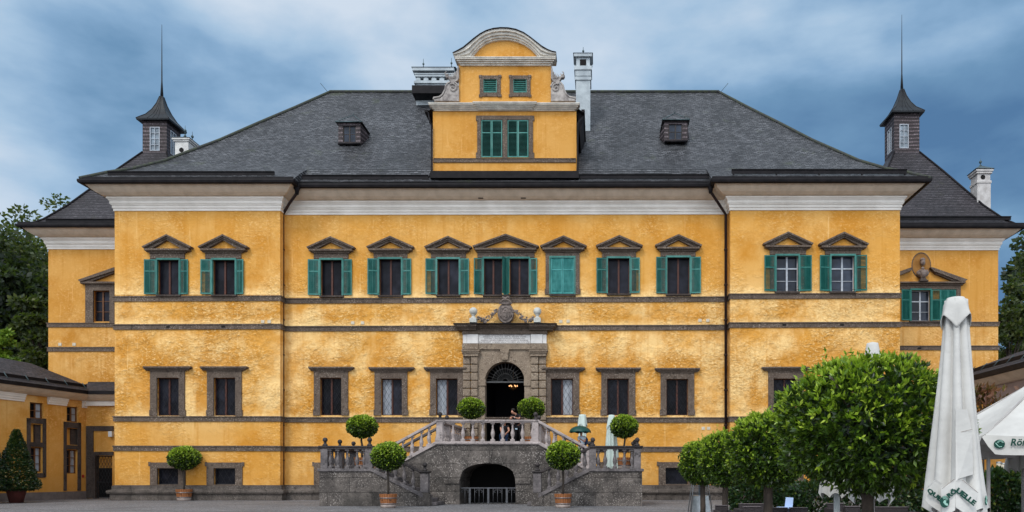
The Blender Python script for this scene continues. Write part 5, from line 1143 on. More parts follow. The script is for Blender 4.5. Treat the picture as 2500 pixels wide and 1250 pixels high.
m = MB(); cp = [(.0, EZ - .24), (.22, EZ - .235), (.42, EZ - .15), (.62, EZ - .02), (.72, EZ + .08)]
for (d0, z0), (d1, z1) in zip(cp, cp[1:]):
    m.quads([[fr(-.7, d0, z0), fr(-.7, d1, z1), fr(LL, d1, z1), fr(LL, d0, z0)], [(LA[0], Yk - d0, z0), (XA0, Yk - d0, z0), (XA0, Yk - d1, z1), (LA[0], Yk - d1, z1)]])
m.build('eaves_cove', SOFFIT, sw)
m = MB(); obox(m, fr, -.6, LL, .60, .84, EZ + .08, EZ + .27); m.box(LA[0] + .5, XA0 - .02, Yk - .85, Yk - .6, EZ + .081, EZ + .269); m.build('gutter', METAL, sw)
m = MB(); Hw = 4.6; RZ = 7.95   # hipped roof
prf = [(.86, EZ + .26), (.2, EZ + .52), (-.8, EZ + 1.02), (-2.4, EZ + 1.80), (-Hw, RZ)]
def inset(d): return (.86 - d) / (.86 + Hw)
for (d0, z0), (d1, z1) in zip(prf, prf[1:]):
    h0, h1 = -.75 + inset(d0) * 3.2, -.75 + inset(d1) * 3.2
    m.quads([[fr(h0, d0, z0), fr(LL, d0, z0), fr(LL, d1, z1), fr(h1, d1, z1)][::-1]])
    o0, o1 = -Hw * 2 - d0, -Hw * 2 - d1
    m.quads([[fr(h0, d0, z0), fr(h1, d1, z1), fr(h1, o1, z1), fr(h0, o0, z0)][::-1], [fr(h0, o0, z0), fr(h1, o1, z1), fr(LL, o1, z1), fr(LL, o0, z0)]])
swr = m.build('roof', ROOFW, sw, uv=True)
m = MB(); ka = LA[0] - .3; m.quads([[(ka, Yk - .84, EZ + .27), (XA0 - .01, Yk - .84, EZ + .27), (XA0 - .01, Yk + .6, EZ + .86), (ka, Yk + .6, EZ + .86)]]); m.build('link_roof', ROOFW, sw, swr, uv=True)
m = MB(); m.box(ka, XA0 - .02, Yk + .6, Yk + .7, EZ + .7, EZ + .94); m.build('roof_upstand', STONE_D, sw, swr)
m = MB(); obox(m, fr, .3, LL, .30, .34, EZ + .50, EZ + .66); m.build('snow_guard', METAL, sw, swr)
for i in range(9): mm = MB(); mm.tube([fr(.6 + i * 1.15, .36, EZ + .72), fr(.6 + i * 1.15, .42, EZ + .62), fr(.6 + i * 1.15, .60, EZ + .40)], .022, 5); mm.build('guard_bracket', LEAD, sw, swr)
m = MB(); obox(m, fr, 0, LL, -.01, .07, 0, .42); m.build('plinth', simple('grey_render', (.16, .135, .125), (.11, .09, .085), 3, .85, .3, 10), sw)
gy = Yk; m = MB(); m.pb(210, 1040, 276, 1052, gy - .07, gy + .1); m.pb(210, 1052, 227, 1216, gy - .07, gy + .1); m.pb(226, 1103, 276, 1112, gy - .06, gy + .1); m.pb(227, 1112, 232, 1218, gy - .05, gy + .3); gw = m.build('gateway', STONE_D, sw)
MB().box(gl_ - 6, gr_ + 2, gy + 3, gy + 3.1, 1.75, 3.2).build('passage_wall', OCHRE2, sw, gw); MB().box(gl_ - 6, gr_ + 2, gy + 3, gy + 3.1, 0, 1.75).build('passage_shade', DARK, sw, gw)  # dark lower sheet paints in the shade of the passage
m = MB(); x0, x1, z0, z1 = gl_, XA0 - .02, .05, gt - .02; m.box(x0, x1, gy + .1, gy + .14, z0, z0 + .05); m.box(x0, x1, gy + .1, gy + .14, z1 - .05, z1); m.box(x0, x1, gy + .1, gy + .14, .9, .95); m.box(x0, x0 + .05, gy + .1, gy + .14, z0 + .05, z1 - .05)
k = -8
while k < 12:
    for s in (1, -1):
        xa = x0 + k * .17; za = z0; xb = xa + s * (z1 - z0) * .45; zb = z1
        (ax1, az1), (bx1, bz1) = ((xa, za), (xb, zb)) if xa < xb else ((xb, zb), (xa, za))
        if bx1 > x0 and ax1 < x1:
            if ax1 < x0: az1 += (x0 - ax1) * (bz1 - az1) / (bx1 - ax1); ax1 = x0
            if bx1 > x1: bz1 = az1 + (x1 - ax1) * (bz1 - az1) / (bx1 - ax1); bx1 = x1
            if bx1 - ax1 > .03: m.tube([(ax1, gy + .12, az1), (bx1, gy + .12, bz1)], .011, 4)
    k += 1
m.build('lattice_gate', IRON, sw, gw)
m = MB(); m.pb(264, 1053, 273, 1066, gy - .18, gy - .0); m.build('wall_lamp', LAMPW, sw); 
m = MB(); obox(m, fr, *fpx(200, 204, 1159, 1166, .05)); m.build('alarm_box', SIGNR, sw)

# right low building
sr = thing('service_building', 'low pinkish and ochre side building at the right edge under a dark sloping roof', 'building', (18, -3, 0))
rx_ = 18.05; y0, y1 = -32, 1.0; EZr = 5.62
m = MB(); m.quads([[(rx_, y1, 0), (rx_, y0, 0), (rx_, y0, EZr), (rx_, y1, EZr)], [(rx_, y1, 0), (rx_ + 8, y1, 0), (rx_ + 8, y1, EZr), (rx_, y1, EZr)][::-1]]); m.build('wall', OCHRE2, sr)
m = MB(); m.quads([[(rx_ - .02, y0, EZr - .9), (rx_ - .02, y1, EZr - .9), (rx_ - .02, y1, EZr - .2), (rx_ - .02, y0, EZr - .2)][::-1]]); PINK = simple('pink_grey_render', (.36, .27, .24), (.28, .21, .19), 1, .85); m.build('frieze', PINK, sr)
m = MB()
for (d0, z0), (d1, z1) in zip([(0, -.24), (.22, -.235), (.42, -.15), (.62, -.02), (.74, .06)], [(.22, -.235), (.42, -.15), (.62, -.02), (.74, .06)]): m.quads([[(rx_ - d0, y0, EZr + z0), (rx_ - d1, y0, EZr + z1), (rx_ - d1, y1, EZr + z1), (rx_ - d0, y1, EZr + z0)]])
m.build('eaves_cove', SOFFIT, sr)
MB().box(rx_ - .95, rx_ - .68, y0, y1 + .3, EZr + .06, EZr + .26).build('gutter', METAL, sr)
m = MB(); prf = [(-.95, EZr + .26), (0, EZr + .62), (1.6, EZr + 1.25), (3.5, EZr + 2.0)]
for (d0, z0), (d1, z1) in zip(prf, prf[1:]):
    a0, a1 = y1 + .5 - (d0 + .95) * .6, y1 + .5 - (d1 + .95) * .6
    m.quads([[(rx_ + d0, a0, z0), (rx_ + d0, y0, z0), (rx_ + d1, y0, z1), (rx_ + d1, a1, z1)], [(rx_ + d0, a0, z0), (rx_ + d1, a1, z1), (rx_ + 7 - d1, a1, z1), (rx_ + 7 - d0, a0, z0)]])
    m.quads([[(rx_ + 7 - d0, a0, z0), (rx_ + 7 - d1, a1, z1), (rx_ + 7 - d1, y0, z1), (rx_ + 7 - d0, y0, z0)]])
srr = m.build('roof', ROOFW, sr, uv=True)
m = MB(); m.box(rx_ - .25, rx_ - .20, y0, y1, EZr + .60, EZr + .76); m.build('snow_guard', METAL, sr, srr)
for i in range(14): MB().tube([(rx_ - .18, -1 - i * 1.1, EZr + .84), (rx_ - .3, -1 - i * 1.1, EZr + .74), (rx_ - .5, -1 - i * 1.1, EZr + .5)], .02, 5).build('guard_bracket', LEAD, sr, srr)
for yy in (-3, -8.0, -13, -18, -23):
    m = MB(); xx = rx_ - .06; m.box(xx, xx + .1, yy - .9, yy - .6, .9, 2.9); m.box(xx, xx + .1, yy + .6, yy + .9, .9, 2.9); m.box(xx, xx + .1, yy - .6, yy + .6, 2.6, 2.9); m.box(xx, xx + .1, yy - .6, yy + .6, .9, 1.1); w = m.build('window', STONE, sr)
    MB().box(xx + .05, xx + .09, yy - .6, yy + .6, 1.1, 2.6).build('pane', GLASS, sr, w)
MB().box(rx_ - .08, rx_ + .02, y0, y1, 0, .4).build('plinth', STONE_D, sr)

# ------------------------------------------------------------------ FOLIAGE
def leaf_mesh(name, pos, nrm, size, width, mat, fold=.25, young=None, ymask=None, rg=RNG, spread=.7):
    """one folded rhombic leaf of four vertices per position"""
    n = len(pos); d = nrm + rg.normal(0, spread, (n, 3)); d /= np.linalg.norm(d, axis=1)[:, None] + 1e-9
    r = rg.normal(0, 1, (n, 3)); sd = np.cross(d, r); sd /= np.linalg.norm(sd, axis=1)[:, None] + 1e-9; up = np.cross(sd, d)
    L = size * rg.uniform(.7, 1.25, n)[:, None]; Wd = width * rg.uniform(.8, 1.2, n)[:, None]
    v = np.empty((n, 4, 3)); v[:, 0] = pos; v[:, 1] = pos + d * L * .48 + sd * Wd + up * Wd * fold; v[:, 2] = pos + d * L; v[:, 3] = pos + d * L * .48 - sd * Wd + up * Wd * fold
    me = bpy.data.meshes.new(name); me.vertices.add(n * 4); me.vertices.foreach_set('co', v.reshape(-1))
    me.loops.add(n * 6); idx = (np.arange(n)[:, None] * 4 + np.array([0, 1, 2, 0, 2, 3])).reshape(-1); me.loops.foreach_set('vertex_index', idx)
    me.polygons.add(n * 2); me.polygons.foreach_set('loop_start', np.arange(n * 2) * 3); me.polygons.foreach_set('loop_total', np.full(n * 2, 3))
    me.materials.append(mat)
    if young is not None:
        me.materials.append(young); me.polygons.foreach_set('material_index', np.repeat(ymask.astype(np.int32), 2))
    me.update(calc_edges=True); me.validate(); return me
def obj_of(name, me, parent=None):
    o = bpy.data.objects.new(name, me); COL.objects.link(o)
    if parent: o.parent = parent
    return o
def unit(n, rg=RNG):
    d = rg.normal(0, 1, (n, 3)); return d / np.linalg.norm(d, axis=1)[:, None]
def ball_crown(name, n, rx, rz, size, width, mat, lo=.62, young=None, lump=.06, center=(0, 0, 0), seed=1, rosettes=0, flat=.0, e=2.0):
    rg = np.random.default_rng(seed); d = unit(n, rg)
    ph = rg.uniform(0, 6.28, 6); wob = 1 + lump * (np.sin(5 * d[:, 0] + ph[0]) * np.cos(4 * d[:, 2] + ph[1]) + .6 * np.sin(9 * d[:, 1] + ph[2]) * np.cos(8 * d[:, 0] + ph[3]) + .5 * np.cos(13 * d[:, 2] + ph[4]))
    r = (lo + (1 - lo) * rg.random(n) ** .55) * wob
    k_ = (np.hypot(d[:, 0], d[:, 1]) ** e + np.abs(d[:, 2]) ** e) ** (-1 / e); p = d * (r * k_)[:, None]; nr = d.copy(); nr[:, 2] += .25
    if flat: p[:, 2] = np.sign(p[:, 2]) * np.abs(p[:, 2]) ** (1 - flat)
    p = p * np.array([rx, rx, rz])
    if rosettes:   # uneven growth: thin places and holes in the shell
        hole_ = np.sin(p[:, 0] * 7.3 / rx + ph[0]) * np.sin(p[:, 1] * 6.1 / rx + ph[2]) * np.sin(p[:, 2] * 6.7 / rz + ph[4]) + .45 * np.sin(p[:, 0] * 17 / rx + ph[1]) * np.sin(p[:, 2] * 15 / rz + ph[3])
        kp = (hole_ > -.62) | (rg.random(n) < .30); p, nr, d, r, wob = p[kp], nr[kp], d[kp], r[kp], wob[kp]; n = len(p)
    ym = None
    if young is not None:
        ym = (r > .88 * wob) & (rg.random(n) < np.clip(.36 + .62 * d[:, 2], .05, .92))  # young growth, weighted upward to paint in highlights from above
    if rosettes:
        k = rosettes; p = np.repeat(p, k, axis=0); nr = np.repeat(nr, k, axis=0)
        if ym is not None: ym = np.repeat(ym, k)
    p = p + np.array(center)
    return leaf_mesh(name, p, nr, size, width, mat, .3, young, ym, rg, .55 if rosettes else .8)
def trunk(m, h, r0, r1, crown_z, limbs=7, rx=.5, rz=.5, seed=3, z0=0):
    rg = random.Random(seed); pts = [(rg.uniform(-.01, .01) * i, rg.uniform(-.01, .01) * i, z0 + (crown_z - z0) * i / 5) for i in range(6)]
    m.tube(pts, [r0 + (r1 - r0) * i / 5 for i in range(6)], 8)
    for i in range(limbs):
        a = 2 * pi * i / limbs + rg.random(); b = (rx * .75 * cos(a), rx * .75 * sin(a), crown_z + rz * rg.uniform(-.1, .7)); s0 = (0, 0, crown_z - rz * .45)
        m.tube([s0, ((s0[0] + b[0]) * .45, (s0[1] + b[1]) * .45, (s0[2] + b[2]) / 2 + .05), b], [r1 * .7, r1 * .45, r1 * .2], 5)
def tub(m, r0, r1, h):
    m.lathe([(r0, .0), (r1, h), (r1 - .035, h), (r1 - .045, h - .06)], (0, 0, 0), 28)
# standard topiary in a wooden tub: template at the front left of the stairs
def make_topiary(loc, label, crz=2.08, cr=.66, rzz=.54, hseed=5, leafn=9000):
    t = thing('potted_tree', label, 'potted tree', loc, 'ball-shaped laurel trees in wooden tubs')
    me = ball_crown('crown', leafn, cr, rzz, .095, .030, LEAF_T, .55, LEAF_LY, .035, (0, 0, crz), hseed); obj_of('crown', me, t)
    m = MB(); trunk(m, 1, .05, .04, crz, 6, cr, rzz, z0=.4); o = m.build('trunk', BARKD); o.parent = t
    m = MB(); vs = 22
    for i in range(vs):
        a0, a1 = 2 * pi * i / vs + .02, 2 * pi * (i + 1) / vs - .02; q = .56
        P4 = []
        for r, z in ((.30, .14), (.355, q), (.32, q), (.27, .14)):
            P4 += [(r * cos(a0), r * sin(a0), z), (r * cos(a1), r * sin(a1), z)]
        m.add(P4, [(0, 1, 3, 2), (2, 3, 5, 4), (4, 5, 7, 6), (0, 2, 4, 6), (1, 7, 5, 3)])
    m.lathe([(.265, .13), (.318, .5), (.25, .5)], (0, 0, 0), 22)
    o = m.build('tub', TUBW); o.parent = t
    m = MB(); m.lathe([(.292, .0), (.306, .139)], (0, 0, 0), 22); b = m.build('tub_foot', TUBB); b.parent = o
    for z, r in ((.40, .342), (.17, .314)):
        m = MB(); m.lathe([(r, -.022), (r + .008, -.018), (r + .011, .018), (r + .003, .022)], (0, 0, z), 22); hpp = m.build('hoop', HOOP); hpp.parent = o
    m = MB()
    for a in (-pi / 2 - .5, -pi / 2 + .5): m.tube([(.355 * cos(a + q), .355 * sin(a + q), .36 - .05 * cos(q * 12)) for q in (-.1, -.05, 0, .05, .1)], .01, 4)
    hd = m.build('tub_handle', IRON); hd.parent = o
    m = MB(); m.lathe([(.30, .50), (.29, .505), (.05, .53)], (0, 0, 0), 16); s_ = m.build('soil', BARKD); s_.parent = o
    return t
G_T = 'ball-shaped laurel trees in wooden tubs'
dF = 30.4; tt = make_topiary((X(948, -9.6), -9.6, 0), 'round tub tree on the gravel in front of the left stair flight')
copy_thing(tt, (X(1374.5, -9.6), -9.6, 0), 'round tub tree on the gravel in front of the right stair flight', G_T, 2.2, (1.04, 1.0, 1.015))
copy_thing(tt, (X(884, -6), -6, 1.60), 'round tub tree on the left stair landing behind its balustrade', G_T, 1.1, (1.02, 1, .92))
copy_thing(tt, (X(1524, -6), -6, 1.60), 'round tub tree on the right stair landing beside the tall closed parasol', G_T, 4.0, (.93, .93, .92))
copy_thing(tt, (X(1151, -2.4), -2.4, 2.716), 'round tub tree on the terrace left of the doorway', G_T, 3.0, (1, 1, .93))
copy_thing(tt, (X(1297.5, -2.4), -2.4, 2.716), 'round tub tree on the terrace right of the doorway', G_T, 5.2, (.98, .98, .93))
copy_thing(tt, (X(452, -.95 - .1), -1.15, 0), 'round tub tree standing alone against the left part of the facade', G_T, .6, (1.12, 1.12, 1.06))

# cone tree in a terracotta pot
cn_ = thing('cone_tree', 'cone-shaped dark tree in a dark red terracotta pot at the left edge', 'potted tree', (X(40, -4.2), -4.2, 0), None)
rg = np.random.default_rng(21); n = 15000; d_c = 35.8; kx = d_c / F; h0, h1 = .62, CH + (HY - 1050) * kx; Rb = 46 * kx
hh_ = rg.random(n) ** 1.5; zz = h0 + (h1 - h0) * hh_; rr = Rb * (1 - hh_) ** .9 * np.clip(hh_ * 12 + .55, 0, 1) * (.55 + .47 * rg.random(n) ** .5) + .05; an = rg.uniform(0, 2 * pi, n); rr *= 1 + .07 * np.sin(5 * an + zz * 6) + .05 * np.sin(zz * 14)
pos = np.stack([rr * np.cos(an), rr * np.sin(an), zz], 1); nr = np.stack([np.cos(an), np.sin(an), np.full(n, .2)], 1)
obj_of('crown', leaf_mesh('crown', pos, nr, .10, .03, LEAF_C, .3, rg=rg), cn_)
m = MB(); m.lathe([(.27, 0), (.40, .58), (.43, .60), (.43, .68), (.37, .68), (.36, .62)], (0, 0, 0), 24); o = m.build('pot', TERRA); o.parent = cn_
m = MB(); m.tube([(0, 0, .5), (0, 0, 3.0)], [.07, .02], 6); o = m.build('trunk', BARKD); o.parent = cn_
cn2 = copy_thing(cn_, (X(-34, -5.2), -5.2, 0), 'second cone tree, only its edge showing at the extreme left behind the first', None, 1.4)

# row of laurels on the right
def make_laurel(loc, label, n, ros, rx, rz, cz, seed, size=.115, width=.021, tr=.085):
    t = thing('laurel_tree', label, 'laurel tree', loc, 'clipped laurel trees in a row on the right')
    me = ball_crown('crown', n, rx, rz, size, width, LEAF_L, .62, LEAF_LY, .045, (0, 0, cz), seed, ros, e=2.5); obj_of('crown', me, t)
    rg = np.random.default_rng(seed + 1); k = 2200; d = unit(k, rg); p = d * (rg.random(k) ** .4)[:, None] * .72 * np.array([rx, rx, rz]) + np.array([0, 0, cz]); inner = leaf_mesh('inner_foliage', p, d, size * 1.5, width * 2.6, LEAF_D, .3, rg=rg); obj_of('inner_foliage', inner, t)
    # a few long shoots above the crown
    pts = []; nrm = []
    for q in range(26):
        a = rg.uniform(0, 2 * pi); rr_ = rg.uniform(0, .8) * rx; bx_, by_ = rr_ * cos(a), rr_ * sin(a); bz_ = cz + rz * sqrt(max(0, 1 - (rr_ / rx) ** 2)) * .97; hgt = rg.uniform(.05, .20) if q else .30
        for j in range(9): pts.append((bx_ + rg.normal(0, .012), by_ + rg.normal(0, .012), bz_ + hgt * j / 9)); nrm.append((rg.normal(0, .5), rg.normal(0, .5), .8))
    sh = leaf_mesh('crown_shoots', np.array(pts), np.array(nrm), size * .9, width, LEAF_LY, .3, rg=rg, spread=.4); sh.materials.clear(); sh.materials.append(LEAF_L); sh.materials.append(LEAF_LY)
    sh.polygons.foreach_set('material_index', np.ones(len(sh.polygons), np.int32)); bm = bmesh.new(); bm.from_mesh(me); bm.from_mesh(sh); bm.to_mesh(me); bm.free()
    m = MB(); trunk(m, 1, tr, tr * .8, cz, 9, rx, rz, seed); o = m.build('trunk', BARK); o.parent = t
    return t
GL = 'clipped laurel trees in a row on the right'
d4 = 9.4; y4 = -CD + d4; L4 = make_laurel((X(2121, y4), y4, 0), 'largest and nearest clipped laurel, its broad crown hiding the facade corner', 4500, 6, 1.13, .80, CH + (HY - 1040) * d4 / F, 31, .088, .0165)
d3 = 14.9; y3 = -CD + d3; L3 = make_laurel((X(1874, y3), y3, 0), 'second nearest clipped laurel, just left of the largest one', 2600, 6, .80, .70, CH + (HY - 1098) * d3 / F, 37, .088, .017, .10)
d2 = 19.6; y2 = -CD + d2; copy_thing(L3, (X(1771, y2), y2, CH + (HY - 1113) * d2 / F - (CH + (HY - 1095) * d3 / F)), 'third clipped laurel in the row, between the leftmost and the second nearest', GL, 2.0, (.86, .86, .97))
d1 = 23.5; y1_ = -CD + d1; copy_thing(L3, (X(1716, y1_), y1_, -.02), 'leftmost and farthest clipped laurel in the row, partly behind the steel heater', GL, 4.1, (.90, .90, .95))
# trunks start at the ground even where a copy is lifted
# hedges
def make_hedge(loc, sx, sy, h, label, n, seed, rnd=.5):
    rg = np.random.default_rng(seed); t = thing('hedge', label, 'hedge', loc)
    d = unit(n, rg); e = 3.2; k = (np.abs(d) ** e).sum(1) ** (-1 / e); p = d * (k * (.70 + .32 * rg.random(n) ** .6))[:, None]; p *= 1 + .05 * np.sin(7 * p[:, [0]] + 3 * p[:, [2]])
    p = p * np.array([sx / 2, sy / 2, h / 2]) + np.array([0, 0, h / 2]); p[:, 2] = np.maximum(p[:, 2], .04)
    obj_of('foliage', leaf_mesh('foliage', p, d, .12, .035, LEAF_D, .3, rg=rg), t)
    m = MB(); rr = random.Random(seed)
    for i in range(max(3, int(sx * 2))): x = (rr.random() - .5) * sx * .7; m.tube([(x, 0, 0), (x + rr.uniform(-.1, .1), rr.uniform(-.1, .1), h * .7)], [.03, .012], 5)
    o = m.build('stems', BARKD); o.parent = t; return t
make_hedge((X(1853, -17), -17, 0), 1.75, .9, CH + (HY - 1172) * 23 / F, 'dark leafy hedge block behind the laurel trunk, left of the pale card', 6000, 41)
make_hedge((X(2105, -18.5), -18.5, 0), 4.3, 1.0, CH + (HY - 1168) * 21.5 / F, 'long dark hedge under the largest laurel, right of the pale card', 12000, 42)
make_hedge((X(2445, -22), -22, 0), .98, .9, CH + (HY - 1150) * 18 / F, 'dark leafy hedge below the open parasol around the garden torches', 5500, 43)

# background trees
def make_tree(loc, label, h, w, base, n, mat, seed, size=.42, clumps=40, cat='tree', conic=0., tr=.3):
    rg = np.random.default_rng(seed); t = thing('tree', label, cat, loc, 'trees growing behind the palace')
    c = unit(clumps, rg) * (rg.random(clumps) ** .45)[:, None]; c = c * np.array([w / 2, w / 2, (h - base) / 2])
    if conic: f = (c[:, 2] + (h - base) / 2) / (h - base); c[:, :2] *= (1 - conic * f)[:, None]
    c[:, 2] += (h + base) / 2
    cs = rg.uniform(.09, .17, clumps) * w
    ix = rg.integers(0, clumps, n); off = unit(n, rg) * (rg.random(n) ** .5)[:, None] * cs[ix][:, None] * np.array([1.15, 1.15, .75]); p = c[ix] + off
    obj_of('crown', leaf_mesh('crown', p, off / (np.linalg.norm(off, axis=1)[:, None] + 1e-6), size, size * .32, mat, .2, rg=rg), t)
    m = MB(); m.tube([(0, 0, 0), (.1, 0, h * .4), (0, .1, h * .85)], [tr, tr * .7, tr * .2], 7)
    for i in range(0, clumps, 3): q = c[i]; z0 = max(base * .6, q[2] * .7); m.tube([(0, 0, z0), (q[0] * .5, q[1] * .5, (z0 + q[2]) / 2 + .2), tuple(q)], [tr * .35, tr * .2, tr * .07], 5)
    o = m.build('trunk', BARKD); o.parent = t; return t
def tree_at(px, top, d, label, wpx, base, n, mat, seed, **k):
    Y = d - CD; make_tree((X(px, Y), Y, 0), label, Z(top, Y), wpx * d / F, base, n, mat, seed, **k)
tree_at(70, 462, 62, 'tall olive-green tree with wispy top at the left above the wing roof', 270, 9, 11000, LEAF_B2, 51, size=.36, clumps=95)
tree_at(10, 560, 58, 'broad dark tree filling the left edge of the view', 220, 4, 14000, LEAF_B, 52, size=.5, clumps=70)
tree_at(150, 640, 60, 'dark tree tucked against the corner of the left wing', 170, 3, 11000, LEAF_B, 53, size=.45, clumps=60)
tree_at(100, 560, 75, 'dark backmost tree standing between the wispy tree and the wing', 330, 2, 14000, LEAF_B, 54, size=.7, clumps=80)
tree_at(95, 700, 52, 'low mid-green tree just above the ridge of the left service wing', 120, 3, 7000, LEAF_B2, 55, size=.35, clumps=45)
tree_at(4, 785, 49, 'bright yellow-green young tree above the left service roof', 62, 5, 3500, LEAF_Y, 56, size=.3, clumps=26)
tree_at(2492, 600, 60, 'tall dark tree with sky gaps at the right edge', 130, 3, 6000, LEAF_B2, 57, size=.42, clumps=60)
tree_at(2462, 690, 56, 'narrow mid-green tree against the corner of the right wing', 80, 3, 4000, LEAF_B2, 58, size=.34, clumps=45)
tree_at(2540, 560, 72, 'backmost tall tree just beyond the right edge', 200, 3, 9000, LEAF_B, 59, size=.6, clumps=60)
# copper-leaved shrub top above the open parasol
cs_ = thing('copper_shrub', 'red-brown leaved small tree poking up between closed and open parasols', 'shrub', (X(2400, -20), -20, 0)); rg = np.random.default_rng(77)
zt_ = Z(940, -20); n = 300; p = np.stack([rg.normal(0, .25, n), rg.normal(0, .22, n), zt_ - .12 - np.abs(rg.normal(0, .35, n))], 1); obj_of('crown', leaf_mesh('crown', p, np.tile([0, 0, 1.], (n, 1)), .20, .045, LEAF_R, .3, rg=rg, spread=.6), cs_)
m = MB(); m.tube([(0, 0, 0), (.02, 0, zt_ - .2)], [.04, .012], 6); o = m.build('trunk', BARKD); o.parent = cs_

# ------------------------------------------------------------------ PARASOLS
def closed_canopy(m, ztop, zbot, rtop, rbot, folds=8, hood=.0, seed=1, seg=96, flare=None, zig=.06, amp=.22, fexp=.8):
    rg = random.Random(seed); ph = [rg.uniform(-.25, .25) for _ in range(folds)]; nz = 22; vs = []; fs = []
    for j in range(nz + 1):
        f = j / nz; R = rtop + (rbot - rtop) * f ** fexp
        for i in range(seg):
            a = 2 * pi * i / seg; k = a / (2 * pi) * folds; ki = int(k) % folds; fr_ = k - int(k)
            fold = abs(sin(pi * fr_ + ph[ki])) ** .55; r = R * (1 - amp + amp * 1.35 * fold) * (1 + .05 * sin(3 * a + f * 4 + seed))
            z = ztop + (zbot - ztop) * f + (zig * (fold - .5) * 2 * f ** 6)
            vs.append((r * cos(a), r * sin(a), z))
    for j in range(nz):
        for i in range(seg): fs.append((j * seg + i, j * seg + (i + 1) % seg, (j + 1) * seg + (i + 1) % seg, (j + 1) * seg + i))
    vs.append((0, 0, ztop + .04)); fs += [(len(vs) - 1, (i + 1) % seg, i) for i in range(seg)]
    m.add(vs, fs, True)
def hood(m, z0, z1, r0, r1, pts=4, rot=.4, drop=.16):
    """short vent hood with hanging corners over the closed canopy"""
    seg = 48; vs = []; fs = []; nz = 7
    for j in range(nz + 1):
        f = j / nz
        for i in range(seg):
            a = 2 * pi * i / seg; c = abs(cos((a - rot) * pts / 2)) ** 2.5; R = (r0 + (r1 - r0) * f) * (.80 + .30 * c * f + .2 * (1 - f)); vs.append((R * cos(a), R * sin(a), z0 + (z1 - z0) * f - drop * c * f * f))
    for j in range(nz):
        for i in range(seg): fs.append((j * seg + i, j * seg + (i + 1) % seg, (j + 1) * seg + (i + 1) % seg, (j + 1) * seg + i))
    vs.append((0, 0, z0 + .02)); fs += [(len(vs) - 1, (i + 1) % seg, i) for i in range(seg)]; m.add(vs, fs, True)
def parasol(loc, label, ztop, zbot, rt, rb, mat, hoodh=.28, seed=1, pole_r=.035, pmat=POLE, amp=.22, hr=None, group='closed parasols', fexp=.8):
    t = thing('closed_parasol', label, 'parasol', loc, group)
    m = MB(); closed_canopy(m, ztop, zbot, rt, rb, 8, seed=seed, amp=amp, fexp=fexp); o = m.build('canopy', mat); o.parent = t
    if hoodh:
        m = MB(); hood(m, ztop + .03, ztop - hoodh, rt * 1.05, hr or rt * 2.1); h = m.build('hood', mat); h.parent = t
    m = MB(); m.tube([(0, 0, 0), (0, 0, ztop)], pole_r, 10); m.lathe([(.30, 0), (.30, .05), (.06, .10), (pole_r, .3)], (0, 0, 0), 16); o = m.build('pole', pmat); o.parent = t
    return t
dP = 8.0; yP = -CD + dP; pxm = F / dP; ptop = CH + (HY - 733) / pxm
big = parasol((X(2333, yP), yP, 0), 'large closed cream parasol with green lettering in front of the right wing', ptop, 0.92, .10, .285, CANVASW, 0, 3, .04, amp=.40, fexp=1.3)
m = MB(); hood(m, ptop + .03, CH + (HY - 812) / pxm, .105, .155, 4, .85, .0)
vs = []; fs = []
# hanging hood: four pointed corners, long between them
seg = 64; nz = 9; z0 = ptop + .02; m = MB()
for j in range(nz + 1):
    f = j / nz
    for i in range(seg):
        a = 2 * pi * i / seg; c = abs(cos(2 * (a + .35))); tri = 1 - abs(((a + .35) / (pi / 2)) % 1 - .5) * 2; R = .082 + .03 * min(1, f * 5) + (.012 + .058 * tri) * f; 
        vs.append((R * cos(a), R * sin(a), z0 - f * (.34 - .07 * tri) + .08 * f * f * tri))
for j in range(nz):
    for i in range(seg): fs.append((j * seg + i, j * seg + (i + 1) % seg, (j + 1) * seg + (i + 1) % seg, (j + 1) * seg + i))
vs.append((0, 0, z0 + .015)); fs += [(len(vs) - 1, (i + 1) % seg, i) for i in range(seg)]; m.add(vs, fs, True); o = m.build('hood', CANVASW); o.parent = big; sd_ = o.modifiers.new('thick', 'SOLIDIFY'); sd_.thickness = .004
# lower flaps carrying the lettering
def flap(pts, name='flap'):
    mm = MB(); n_ = len(pts); fv = [(X(a, yP - dd), yP - dd, Z(b, yP - dd)) for a, b, dd in pts]; bv = [(x, y + .006, z) for x, y, z in fv]
    mm.add(fv + bv, [tuple(range(n_))[::-1], tuple(range(n_, 2 * n_))] + [(i, (i + 1) % n_, (i + 1) % n_ + n_, i + n_) for i in range(n_)]); return mm.build(name, CANVASW, big)
f1 = flap([(2262, 1192, .16), (2259, 1222, .16), (2268, 1232, .17), (2302, 1254, .20), (2302, 1182, .20), (2284, 1170, .20)])
f2 = flap([(2297, 1192, .30), (2300, 1262, .30), (2332, 1246, .34), (2333, 1172, .34)])
f3 = flap([(2333, 1175, .34), (2333, 1238, .34), (2353, 1252, .33), (2384, 1262, .28), (2390, 1205, .28), (2350, 1168, .34)])
f4 = flap([(2333, 1000, .27), (2333, 1176, .335), (2340, 1169, .34), (2376, 1158, .28), (2374, 1060, .27), (2362, 1000, .25)])
f5 = flap([(2388, 1195, .20), (2386, 1262, .22), (2412, 1262, .16), (2406, 1200, .16)])
def txt(body, px, py, wpx, hpx, ang, dd, parent, name='lettering', mat=PRINT, yaw=0., root=big, off=.0):
    yy = yP - dd - .006; text(body, .1, (X(px, yy), yy, Z(py, yy)), mat, name, parent, rot=(pi / 2, radians(-ang), yaw), width=wpx * (CD + yy) / F, height=hpx * (CD + yy) / F, root=root, off=off, ext=.0015)
